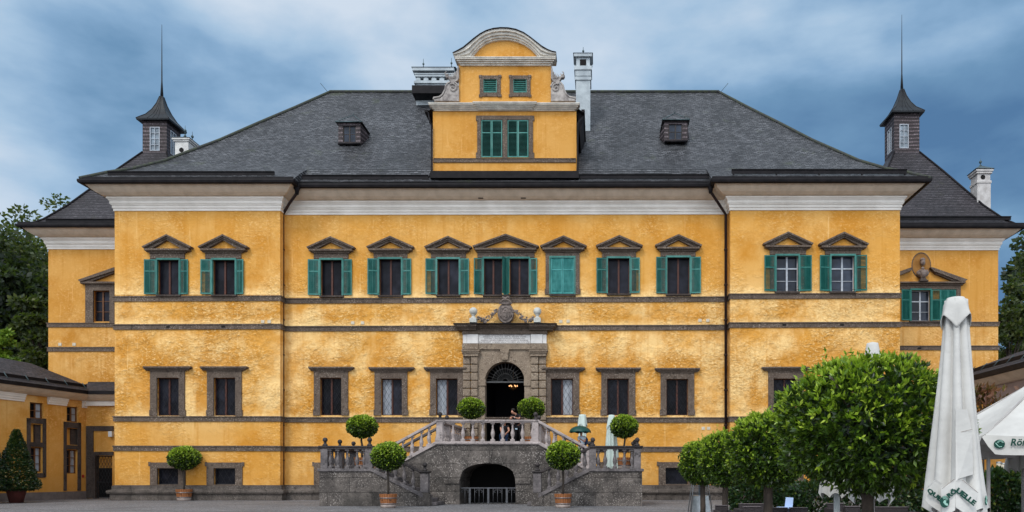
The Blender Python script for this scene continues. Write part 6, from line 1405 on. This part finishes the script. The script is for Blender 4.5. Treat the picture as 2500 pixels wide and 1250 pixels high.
def emblem(px, py, r, dd, parent, root, yP_=None, sx=1.):
    yb = (yP if yP_ is None else yP_) - dd; k = (CD + yb) / F; cx_, cz_ = X(px, yb), Z(py, yb); R = r * k
    def disc(cx, cz, rx, rz, y, mat, name, n=26, a0=0, a1=2 * pi):
        mm = MB(); mm.prism([(cx + rx * cos(a0 + (a1 - a0) * i / n), cz + rz * sin(a0 + (a1 - a0) * i / n)) for i in range(n)], y, y + .002); return mm.build(name, mat, root, parent)
    disc(cx_, cz_, R * sx, R, yb - .004, PRINT, 'emblem')
    mm = MB()
    for q in (.72, .54, .36): mm.tube([(cx_ - R * .05 * sx + R * q * sx * cos(a), yb - .006, cz_ + R * .18 + R * q * sin(a)) for a in [.1 + i * .28 for i in range(9)]], R * .05, 4)
    mm.prism([(cx_ - R * .1 * sx, cz_ + .3 * R), (cx_ + R * .3 * sx, cz_ + .2 * R), (cx_ + R * .25 * sx, cz_ - .2 * R), (cx_ + R * .7 * sx, cz_ - .35 * R), (cx_ + R * .6 * sx, cz_ - .7 * R), (cx_ + .1 * R * sx, cz_ - .55 * R), (cx_ - .35 * R * sx, cz_ - .1 * R)], yb - .0065, yb - .004)
    mm.build('emblem_figure', PRINTL, root, parent)
txt('QUE', 2281, 1208, 42, 13.5, -38, .21, f1, off=.006); txt('RÖ', 2324, 1205, 26, 15, 38, .345, f2, off=.006); txt('UELLE', 2358, 1213, 57, 13.5, -38, .345, f3, off=.006); txt('®', 2379, 1228, 3, 3, -38, .345, f3)
emblem(2306, 1225, 14.5, .345, f2, big, sx=.8); emblem(2407, 1222, 12, .20, f5, big, sx=.28)
# seams
m = MB()
for pts, dd in (([(2300, 1193), (2330, 1170)], .345), ([(2350, 1172), (2388, 1203)], .345), ([(2333, 1058), (2374, 1048)], .285)): m.tube([(X(a, yP - dd), yP - dd, Z(b, yP - dd)) for a, b in pts], .0018, 4)
m.build('seam', simple('brown_piping', (.16, .10, .07), rough=.8), big)

yB = -CD + 11; parasol((X(2130, yB), yB, 0), 'closed cream parasol whose narrow top rises above the largest laurel', CH + (HY - 843) * 11 / F, CH + (HY - 1225) * 11 / F, .075, .30, CANVASW, .22, 8, .035, hr=.15)
yCc = -CD + 12; parasol((X(2043, yCc), yCc, 0), 'closed cream parasol on a cast white column below the largest laurel', 2.9, CH + (HY - 1212) * 12 / F, .09, .27, CANVAS, .2, 12, .05, POLEW)
parasol((X(1422, -3.6), -3.6, 0), 'pale green closed parasol behind the walker with the umbrella', Z(1014, -3.6), 1.9, .16, .20, CANVASG, .42, 14, .04, group='closed parasols', hr=.24)
parasol((X(1493, -5), -5, 1.601), 'pale green tall closed parasol on the right stair landing', Z(1015, -5) - 1.601, .02, .13, .36, CANVASG, .45, 17, .035, hr=.24)
yE = -CD + 16; parasol((X(2500, yE), yE, 0), 'closed white parasol half cut off at the right edge below the open one', 3.0, CH + (HY - 1150) * 16 / F, .16, .36, CANVAS, .2, 19, .05)
# cast column capital of the second parasol
# open parasol at the right edge
yO = -CD + 14; oc = (X(2562, yO), yO, 0); op = thing('open_parasol', 'large open cream parasol with printed valance at the right edge', 'parasol', oc)
m = MB(); R0 = 2.05; zr = CH + (HY - 1061) * 12.9 / F; zp = CH + (HY - 904) * 14 / F; NS = 8; a0 = radians(-148.5)
rim = []; vs = [(0, 0, zp)]; fs = []
nr_ = 6; ns_ = 8; 
for i in range(NS):
    A = a0 + 2 * pi * i / NS; B = a0 + 2 * pi * (i + 1) / NS
    P0, P1 = (R0 * cos(A), R0 * sin(A)), (R0 * cos(B), R0 * sin(B)); base = len(vs)
    for j in range(1, nr_ + 1):
        f = j / nr_
        for k in range(ns_ + 1):
            g_ = k / ns_; x = (P0[0] * (1 - g_) + P1[0] * g_) * f; y = (P0[1] * (1 - g_) + P1[1] * g_) * f; sag = .05 * sin(pi * g_) * f + .05 * sin(pi * f)
            vs.append((x, y, zp + (zr - zp) * f - sag))
    for k in range(ns_): fs.append((0, base + k, base + k + 1))
    for j in range(nr_ - 1):
        for k in range(ns_): q = base + j * (ns_ + 1) + k; fs.append((q, q + ns_ + 1, q + ns_ + 2, q + 1))
m.add(vs, fs, True); o = m.build('canopy', CANVASW); o.parent = op; cano = o
valances = []
for i in range(NS):
    A = a0 + 2 * pi * i / NS; B = a0 + 2 * pi * (i + 1) / NS; P0, P1 = Vector((R0 * cos(A), R0 * sin(A))), Vector((R0 * cos(B), R0 * sin(B))); vs = []; fs = []; mm = MB(); K_ = 16
    for k in range(K_ + 1):
        g_ = k / K_; q = P0.lerp(P1, g_); nrm = q.normalized(); dep = .34 * min(1, .12 + sin(pi * min(g_, 1 - g_) * 2.6 if min(g_, 1 - g_) < .19 else pi / 2)); sag = .05 * sin(pi * g_)
        vs += [(q.x, q.y, zr - sag), (q.x + nrm.x * .05 * (1 + .6 * sin(g_ * 9)), q.y + nrm.y * .05, zr - dep * .55 - sag), (q.x + nrm.x * .09, q.y + nrm.y * .09, zr - dep - sag * .5)]
    for k in range(K_):
        for j in (0, 1): fs.append((3 * k + j, 3 * k + j + 1, 3 * k + 4 + j, 3 * k + 3 + j))
    mm.add(vs, fs, True); vo = mm.build('valance', CANVAS); vo.parent = op; valances.append(vo)
m = MB()
for i in range(NS):
    A = a0 + 2 * pi * i / NS; m.tube([(0, 0, zp - .06), (R0 * cos(A), R0 * sin(A), zr - .02)], .018, 5)
o = m.build('ribs', POLE); o.parent = op
m = MB(); m.tube([(0, 0, 0), (0, 0, zp + .08)], .04, 10); m.lathe([(.35, 0), (.35, .06), (.05, .12)], (0, 0, 0), 16); o = m.build('pole', POLE); o.parent = op
mm = MB(); mm.tube([(R0 * cos(a0) * f, R0 * sin(a0) * f, zp + (zr - zp) * f + .005 - .05 * sin(pi * f)) for f in [i / 8 for i in range(9)]], .008, 5); o = mm.build('seam', CANVAS); o.parent = op
# frame beam and post below it
m = MB(); yb_ = yO - .6; m.pb(2392, 1103, 2480, 1117, yb_, yb_ + .06); m.pb(2411, 1117, 2418, 1250, yb_ + .01, yb_ + .05); m.box(X(2411, yb_), X(2418, yb_), yb_ + .01, yb_ + .05, 0, Z(1240, yb_)); m.build('wind_frame', POLE, op)
# printing on the front-left valance (between corner 0 and 1)
P0, P1 = Vector((R0 * cos(a0), R0 * sin(a0))), Vector((R0 * cos(a0 + pi / 4), R0 * sin(a0 + pi / 4))); tv = (P1 - P0).normalized(); yaw = atan2(tv.y, tv.x); LV = (P1 - P0).length
def on_val(g_, z): q = P0.lerp(P1, g_); nn_ = Vector((tv.y, -tv.x)); return Vector((oc[0] + q.x + nn_.x * .10, oc[1] + q.y + nn_.y * .10, z))
q = on_val(.50, zr - .15); text('Römerquelle', .1, q, PRINT, 'lettering', valances[0], rot=(pi / 2, 0, yaw), width=.78, height=.16, root=op, shear=.2, ext=.002, off=.003)
q = on_val(.15, zr - .17); mm = MB(); n_ = 24; nn_ = Vector((tv.y, -tv.x, 0)); t3 = Vector((tv.x, tv.y, 0))
mm.add([q + t3 * .085 * cos(2 * pi * i / n_) + Vector((0, 0, .075 * sin(2 * pi * i / n_))) for i in range(n_)], [tuple(range(n_))]); o = mm.build('emblem', PRINT, op, valances[0])
mm = MB(); q2 = q + nn_ * .006
for rr_ in (.045, .03): mm.tube([q2 + t3 * (.015 + rr_ * cos(a)) + Vector((0, 0, .015 + rr_ * sin(a))) for a in [i * .35 for i in range(10)]], .006, 4)
mm.tube([q2 + t3 * a + Vector((0, 0, b)) for a, b in ((-.055, .02), (-.03, -.02), (0, -.05), (.04, -.045))], .008, 4); mm.build('emblem_figure', PRINTL, op, valances[0])

# ------------------------------------------------------------------ TERRACE FURNITURE
hd_ = thing('patio_heater', 'steel pyramid patio heater with wire guard behind the trunk of the leftmost laurel', 'patio heater', (X(1709, -15.4), -15.4, 0))
m = MB(); x0 = hd_.location.x; yy = -15.4; kk = .36
for a, b in ((-1, -1), (1, -1), (1, 1), (-1, 1)): m.tube([(x0 + a * kk, yy + b * kk, 0), (x0 + a * .12, yy + b * .12, 2.0)], .017, 6)
m.build('frame', STEEL, hd_)
m = MB(); vs = []
for z, r in ((.05, .31), (.66, .24)): vs += [(x0 - r, yy - r, z), (x0 + r, yy - r, z), (x0 + r, yy + r, z), (x0 - r, yy + r, z)]
m.add(vs, [(0, 1, 5, 4), (1, 2, 6, 5), (2, 3, 7, 6), (3, 0, 4, 7), (4, 5, 6, 7)]); m.build('gas_housing', STEEL, hd_)
m = MB()
for i in range(16):
    z = .7 + i * .07; r = .235 - (z - .66) * .085; m.tube([(x0 - r, yy - r, z), (x0 + r, yy - r, z), (x0 + r, yy + r, z), (x0 - r, yy + r, z), (x0 - r, yy - r, z)], .004, 4)
m.build('wire_guard', STEEL, hd_); m = MB(); m.tube([(x0, yy, .66), (x0, yy, 1.9)], .05, 10); m.build('glass_tube', GLASSL, hd_)
m = MB(); m.add([(x0 - .3, yy - .3, 2.0), (x0 + .3, yy - .3, 2.0), (x0 + .3, yy + .3, 2.0), (x0 - .3, yy + .3, 2.0), (x0, yy, 2.12)], [(0, 1, 4), (1, 2, 4), (2, 3, 4), (3, 0, 4), (3, 2, 1, 0)]); m.build('hat', STEEL, hd_)

def make_sofa(loc, label, w=1.3, rot=0., h=.72):
    t = thing('rattan_sofa', label, 'sofa', loc, 'dark rattan sofas of the outdoor cafe'); t.rotation_euler = (0, 0, rot)
    def part(name, *b, mat=RATTAN):
        mm = MB(); mm.box(*b); o = mm.build(name, mat, bevel=.02); o.parent = t; return o
    part('backrest', -w / 2 + .12, w / 2 - .12, .34, .46, .30, h); part('seat', -w / 2 + .12, w / 2 - .12, -.36, .34, .18, .36)
    part('armrest', -w / 2, -w / 2 + .12, -.36, .46, .08, .56); part('armrest', w / 2 - .12, w / 2, -.36, .46, .08, .56)
    part('top_edge', -w / 2 + .11, w / 2 - .11, .33, .47, h, h + .02, mat=RATTANE); part('cushion', -w / 2 + .14, w / 2 - .14, -.34, .30, .36, .46, mat=CANVAS)
    for a in (-w / 2 + .04, w / 2 - .08):
        for b in (-.33, .41): part('leg', a, a + .04, b, b + .04, 0, .08 if a else .08, mat=STEEL)
    return t
def sofa_h(py, d): return CH + (HY - py) * d / F
S0 = make_sofa((X(1853, -CD + 17), -CD + 17, 0), 'dark rattan sofa back in front of the hedge, beside the laurel trunk', 1.0, pi * 0, sofa_h(1233, 17))
SG = 'dark rattan sofas of the outdoor cafe'
for px, py, d, w_, lab in ((1846, 1241, 13.6, .42, 'dark rattan seat nearest the second laurel trunk, in front of its neighbour'), (1906, 1243, 15.5, .62, 'dark rattan sofa right of the second laurel trunk below the pale card'),
                           (1962, 1243, 15.2, .48, 'dark rattan sofa between the pale card and the white column'), (2052, 1232, 17.5, .50, 'dark rattan sofa directly behind the white parasol column'),
                           (2097, 1240, 14.5, .40, 'dark rattan seat just left of the largest laurel trunk'), (2193, 1241, 16, .95, 'dark rattan sofa right of the largest laurel trunk'), (1768, 1237, 16.5, .35, 'small dark rattan seat between the two left laurel trunks')):
    copy_thing(S0, (X(px, -CD + d), -CD + d, 0), lab, SG, 0, (w_, 1, sofa_h(py, d) / sofa_h(1233, 17)))
cs2 = thing('menu_stand', 'pale blue upright card stand on the table before the hedge gap', 'card stand', (X(1927, -22), -22, 0)); m = MB(); m.pprism([(1919, 1214), (1937, 1215), (1935, 1239), (1916, 1240)], -22, -21.97); m.build('card', CARD, cs2)
m = MB(); m.pprism([(1909, 1239.5), (1940, 1239.5), (1940, 1241.5), (1909, 1241.5)], -22.25, -21.7); m.build('table_top', CARD, cs2); m = MB(); m.tube([(X(1925, -22), -22, 0), (X(1925, -22), -22, Z(1241, -22))], .03, 6); m.build('leg', STEEL, cs2)
for px, t_, b_, lean, lab in ((2439, 1131, 1163, 0, 'shorter steel garden torch with frosted top, left of its twin'), (2450, 1134, 1177, .12, 'leaning steel garden torch with frosted top, right of its twin')):
    d = 18.1 if lean else 18.3; yq = -CD + d; x_ = X(px, yq); tr_ = thing('garden_torch', lab, 'torch', (x_ - lean * .6, yq, 0), 'steel garden torches in the hedge'); zt_, zb_ = Z(t_, yq), Z(b_, yq); zm = zt_ + (zb_ - zt_) * .55
    f = lambda z: (x_ + lean * (z - zt_) * .4, yq, z)
    m = MB(); m.tube([f(0.), f(zm)], [.02, .045], 10); m.build('tube', STEEL, tr_); m = MB(); m.tube([f(zm), f(zt_)], [.045, .062], 12); m.build('frosted_shade', simple('frosted_glass', (.55, .50, .40), rough=.5), tr_); m = MB(); m.tube([f(zt_), f(zt_ + .035)], .064, 12); m.build('cap', STEEL, tr_)

# ------------------------------------------------------------------ PEOPLE
def skin_obj(name, verts, edges, radii, mat, parent, root, sub=1):
    me = bpy.data.meshes.new(name); off = ROOTLOC[root.name]; me.from_pydata([tuple(Vector(v) - off) for v in verts], edges, []); me.materials.append(mat)
    o = bpy.data.objects.new(name, me); COL.objects.link(o); o.parent = parent
    sk = o.modifiers.new('skin', 'SKIN'); sk.use_smooth_shade = True
    for i, r in enumerate(radii): 
        v = me.skin_vertices[0].data[i]; v.radius = r if isinstance(r, tuple) else (r, r); v.use_root = i == 0
    o.modifiers.new('sub', 'SUBSURF').levels = sub; o.modifiers['sub'].render_levels = sub; return o
class Body:
    def __init__(s): s.v = []; s.e = []; s.r = []
    def p(s, pos, r, link=None):
        s.v.append(Vector(pos)); s.r.append(r)
        if link is not None: s.e.append((link, len(s.v) - 1))
        return len(s.v) - 1
    def hand(s, wrist, d, up, k=1.):
        d = Vector(d).normalized(); up = Vector(up).normalized(); sd = d.cross(up).normalized(); w = s.v[wrist]
        palm = s.p(w + d * .055, (.034, .018), wrist)
        for i, (o, L) in enumerate(((-.030, .060), (-.010, .072), (.010, .068), (.030, .052))):
            k0 = s.p(w + d * .085 + sd * o, .011, palm); k1 = s.p(w + d * (.085 + L * .6) + sd * o * 1.1 - up * .012, .009, k0); s.p(w + d * (.085 + L) + sd * o * 1.1 - up * .035, .007, k1)
        t0 = s.p(w + d * .035 - sd * .036, .011, palm); s.p(w + d * .07 - sd * .055 - up * .01, .009, t0)
def person(name_label, loc, J, top_mat, leg_mat, hair_mat=HAIR, sleeve=.5, cat='person', shoes=CLOTHB):
    """J: dict of joint positions; body as one skinned surface, clothes and hair as children"""
    t = thing('person', name_label, cat, loc); b = Body()
    V = {k: Vector(v) for k, v in J.items()}
    pel = b.p(V['pelvis'], (.13, .10)); wa = b.p(V['waist'], (.115, .09), pel); chst = b.p(V['chest'], (.15, .10), wa); nk = b.p(V['neck'], .055, chst)
    hd = V['head']; face = Vector(J.get('face', (0, -1, 0))).normalized()
    jaw = b.p(hd - Vector((0, 0, .07)) + face * .02, .06, nk); cran = b.p(hd + Vector((0, 0, .02)), (.082, .092), jaw); crown = b.p(hd + Vector((0, 0, .085)), .055, cran)
    b.p(hd + face * .105 - Vector((0, 0, .012)), .012, cran)
    for sd in ('l', 'r'):
        sh = b.p(V['sh_' + sd], .055, chst); el = b.p(V['el_' + sd], .042, sh); wr = b.p(V['wr_' + sd], .028, el); d = (V['wr_' + sd] - V['el_' + sd]); b.hand(wr, d, J.get('palm_up', (0, 0, 1)))
        hp = b.p(V['hip_' + sd], .09, pel); kn = b.p(V['kn_' + sd], .058, hp); an_ = b.p(V['an_' + sd], .038, kn); b.p(V['an_' + sd] + Vector(J.get('toe', (0, -.14, -.05))), .035, an_)
    body = skin_obj('body', b.v, b.e, b.r, SKIN, t, t)
    c = Body(); p0 = c.p(V['pelvis'] + Vector((0, 0, -.03)), (.155, .125)); p1 = c.p(V['waist'], (.14, .115), p0); p2 = c.p(V['chest'], (.18, .13), p1); c.p(V['neck'] - Vector((0, 0, .05)), .075, p2)
    for sd in ('l', 'r'): s0 = c.p(V['sh_' + sd], .078, p2); c.p(V['sh_' + sd].lerp(V['el_' + sd], sleeve), .066, s0)
    skin_obj('shirt', c.v, c.e, c.r, top_mat, t, t)
    c = Body(); p0 = c.p(V['pelvis'] + Vector((0, 0, .0)), (.15, .12))
    for sd in ('l', 'r'): h0 = c.p(V['hip_' + sd], .105, p0); h1 = c.p(V['kn_' + sd], .078, h0); c.p(V['an_' + sd] + Vector((0, 0, .03)), .062, h1)
    skin_obj('trousers', c.v, c.e, c.r, leg_mat, t, t)
    m = MB(); hc = hd + Vector((0, 0, .055)) - face * .02; m.sphere(hc, .098, 12, (1, 1.05, .85)); m.v = [tuple(Vector(v) if (Vector(v) - hd).dot(face) < .045 or v[2] > hd.z + .07 else Vector(v) - face * .05) for v in m.v]; m.build('hair', hair_mat, t)
    for sd in ('l', 'r'): m = MB(); a = V['an_' + sd]; m.sphere(a + Vector(J.get('toe', (0, -.14, -.05))) * .45 + Vector((0, 0, -.02)), .06, 10, (.8, 1.7, .75)); m.build('shoe', shoes, t)
    return t
# man leaning on the terrace rail
bx, by, fz = X(1256, -5.35), -5.35, 2.716
man = person('dark-haired man in black polo leaning on the terrace balustrade right of the doorway', (bx, by + .2, fz), dict(
    pelvis=(bx + .12, by + .42, fz + .93), waist=(bx + .10, by + .30, fz + 1.08), chest=(bx + .09, by + .14, fz + 1.30), neck=(bx + .03, by + .03, fz + 1.44), head=(X(1252, by - .05), by - .06, Z(1004.5, by)), face=(-.55, -.7, -.45),
    sh_r=(bx - .10, by + .06, fz + 1.36), el_r=(bx - .17, by - .22, fz + 1.17), wr_r=(X(1247, -5.75), -5.78, fz + 1.19), sh_l=(bx + .25, by + .10, fz + 1.34), el_l=(X(1267.5, -5.6), -5.6, fz + 1.17), wr_l=(X(1255, -5.78), -5.80, fz + 1.235),
    hip_l=(bx + .22, by + .42, fz + .88), kn_l=(bx + .24, by + .36, fz + .47), an_l=(bx + .26, by + .45, fz + .08), hip_r=(bx + .03, by + .42, fz + .88), kn_r=(bx + .0, by + .35, fz + .47), an_r=(bx - .02, by + .50, fz + .08)), CLOTHB, CLOTHB, sleeve=.72)
m = MB(); m.tube([(X(1256, -5.77) - .012, -5.79, fz + 1.225), (X(1256, -5.77) + .018, -5.78, fz + 1.215)], .034, 12); m.build('wristwatch', LAMPW, man)
m = MB(); m.box(X(1256.5, -5.3), X(1262, -5.3), -5.12, -5.10, Z(1048, -5.3), Z(1044.5, -5.3)); m.build('badge', BADGE, man)
# person standing low behind the balusters, mostly in shadow
qx, qy = X(1229, -5.2), -5.2
p2_ = person('seated person in dark clothes and blue trousers behind the middle balusters', (qx, qy + .3, fz), dict(
    pelvis=(qx, qy + .45, fz + .45), waist=(qx, qy + .42, fz + .60), chest=(qx, qy + .36, fz + .80), neck=(qx, qy + .32, fz + .95), head=(qx + .01, qy + .26, fz + 1.04), face=(.4, -.8, -.3),
    sh_l=(qx + .17, qy + .36, fz + .87), el_l=(qx + .24, qy + .20, fz + .66), wr_l=(qx + .12, qy - .02, fz + .52), sh_r=(qx - .17, qy + .36, fz + .87), el_r=(X(1223, qy), qy + .15, fz + .62), wr_r=(qx - .05, qy - .05, fz + .52),
    hip_l=(qx + .1, qy + .42, fz + .45), kn_l=(qx + .14, qy + .0, fz + .48), an_l=(qx + .14, qy + .02, fz + .08), hip_r=(qx - .1, qy + .42, fz + .45), kn_r=(qx - .12, qy + .0, fz + .48), an_r=(qx - .12, qy + .03, fz + .08)), CLOTHB, CLOTHN, sleeve=.35)
stl = thing('stool', 'small dark stool under the seated person on the terrace', 'stool', (qx, qy + .48, fz)); m = MB(); m.box(qx - .2, qx + .2, qy + .28, qy + .68, fz + .30, fz + .34); m.build('seat', RATTAN, stl)
for a in (-.17, .14):
    for b in (.31, .62): MB().box(qx + a, qx + a + .03, qy + b, qy + b + .03, fz, fz + .30).build('leg', RATTAN, stl)
# walker under a green umbrella coming down the right flight
wx, wy, wz = X(1419, -5.0), -5.0, 1.74
wk = person('walker in white top and dark trousers under a green umbrella on the right flight', (wx, wy, wz), dict(
    pelvis=(wx + .06, wy, wz + .92), waist=(wx + .05, wy, wz + 1.05), chest=(wx + .03, wy - .02, wz + 1.26), neck=(wx, wy - .03, wz + 1.42), head=(wx - .01, wy - .05, wz + 1.54), face=(.5, -.6, -.3),
    sh_l=(wx + .18, wy, wz + 1.32), el_l=(wx + .16, wy - .12, wz + 1.12), wr_l=(wx + .02, wy - .16, wz + 1.22), sh_r=(wx - .11, wy - .10, wz + 1.32), el_r=(wx - .08, wy - .17, wz + 1.08), wr_r=(wx + .0, wy - .22, wz + .87),
    hip_l=(wx + .12, wy, wz + .88), kn_l=(wx + .14, wy - .08, wz + .48), an_l=(wx + .14, wy + .02, wz + .09), hip_r=(wx, wy, wz + .88), kn_r=(wx + .03, wy - .12, wz + .5), an_r=(wx + .07, wy - .02, wz - .05)), CLOTHW, CLOTHB, sleeve=.6)
m = MB(); m.sphere((wx + .17, wy + .14, wz + 1.17), .17, 12, (.9, .7, 1.3)); o = m.build('backpack', CLOTHN); o['label'] = 'navy backpack on the back of the walker'; o['category'] = 'backpack'
um = thing('umbrella', 'dark green umbrella held open over the walker on the right stair flight', 'umbrella', (wx - .02, wy - .1, wz + 1.2)); ux, uy = X(1416.5, wy), wy - .1; ut, ur = Z(1040, wy), .52; zrm = Z(1058, wy)
m = MB(); vs = []; fs = []; NS = 8; SUB = 6; seg = NS * SUB; nz = 7
for j in range(1, nz + 1):
    f = j / nz
    for i in range(seg):
        a = 2 * pi * i / seg + .2; k = abs(((i / SUB) % 1) - .5) * 2; R = ur * sin(f * pi / 2 * .98) * (.93 + .07 * k if j > 3 else .97 + .03 * k); z = zrm + (ut - zrm) * (cos(f * pi / 2 * .98)) ** 1.0 + .05 * (1 - k) * f ** 4
        vs.append((ux + R * cos(a), uy + R * sin(a), z))
for j in range(nz - 1):
    for i in range(seg): fs.append((j * seg + i, j * seg + (i + 1) % seg, (j + 1) * seg + (i + 1) % seg, (j + 1) * seg + i))
vs.append((ux, uy, ut + .01)); fs += [(len(vs) - 1, (i + 1) % seg, i) for i in range(seg)]; m.add(vs, fs, True); o = m.build('canopy', GREENU, um); sdm = o.modifiers.new('thick', 'SOLIDIFY'); sdm.thickness = .004
m = MB(); m.tube([(ux, uy, ut + .06), (ux + .02, uy - .02, wz + 1.15)], .008, 6); m.tube([(ux + .02, uy - .02, wz + 1.15), (ux + .02, uy - .02, wz + 1.05)], .016, 8); m.build('shaft', IRON, um)
m = MB()
for px in (1401, 1432): m.sphere((X(px, uy - .4), uy - .34, Z(1053, uy - .4)), .022, 6, (1, .4, 1))
m.build('white_print', CLOTHW, um)
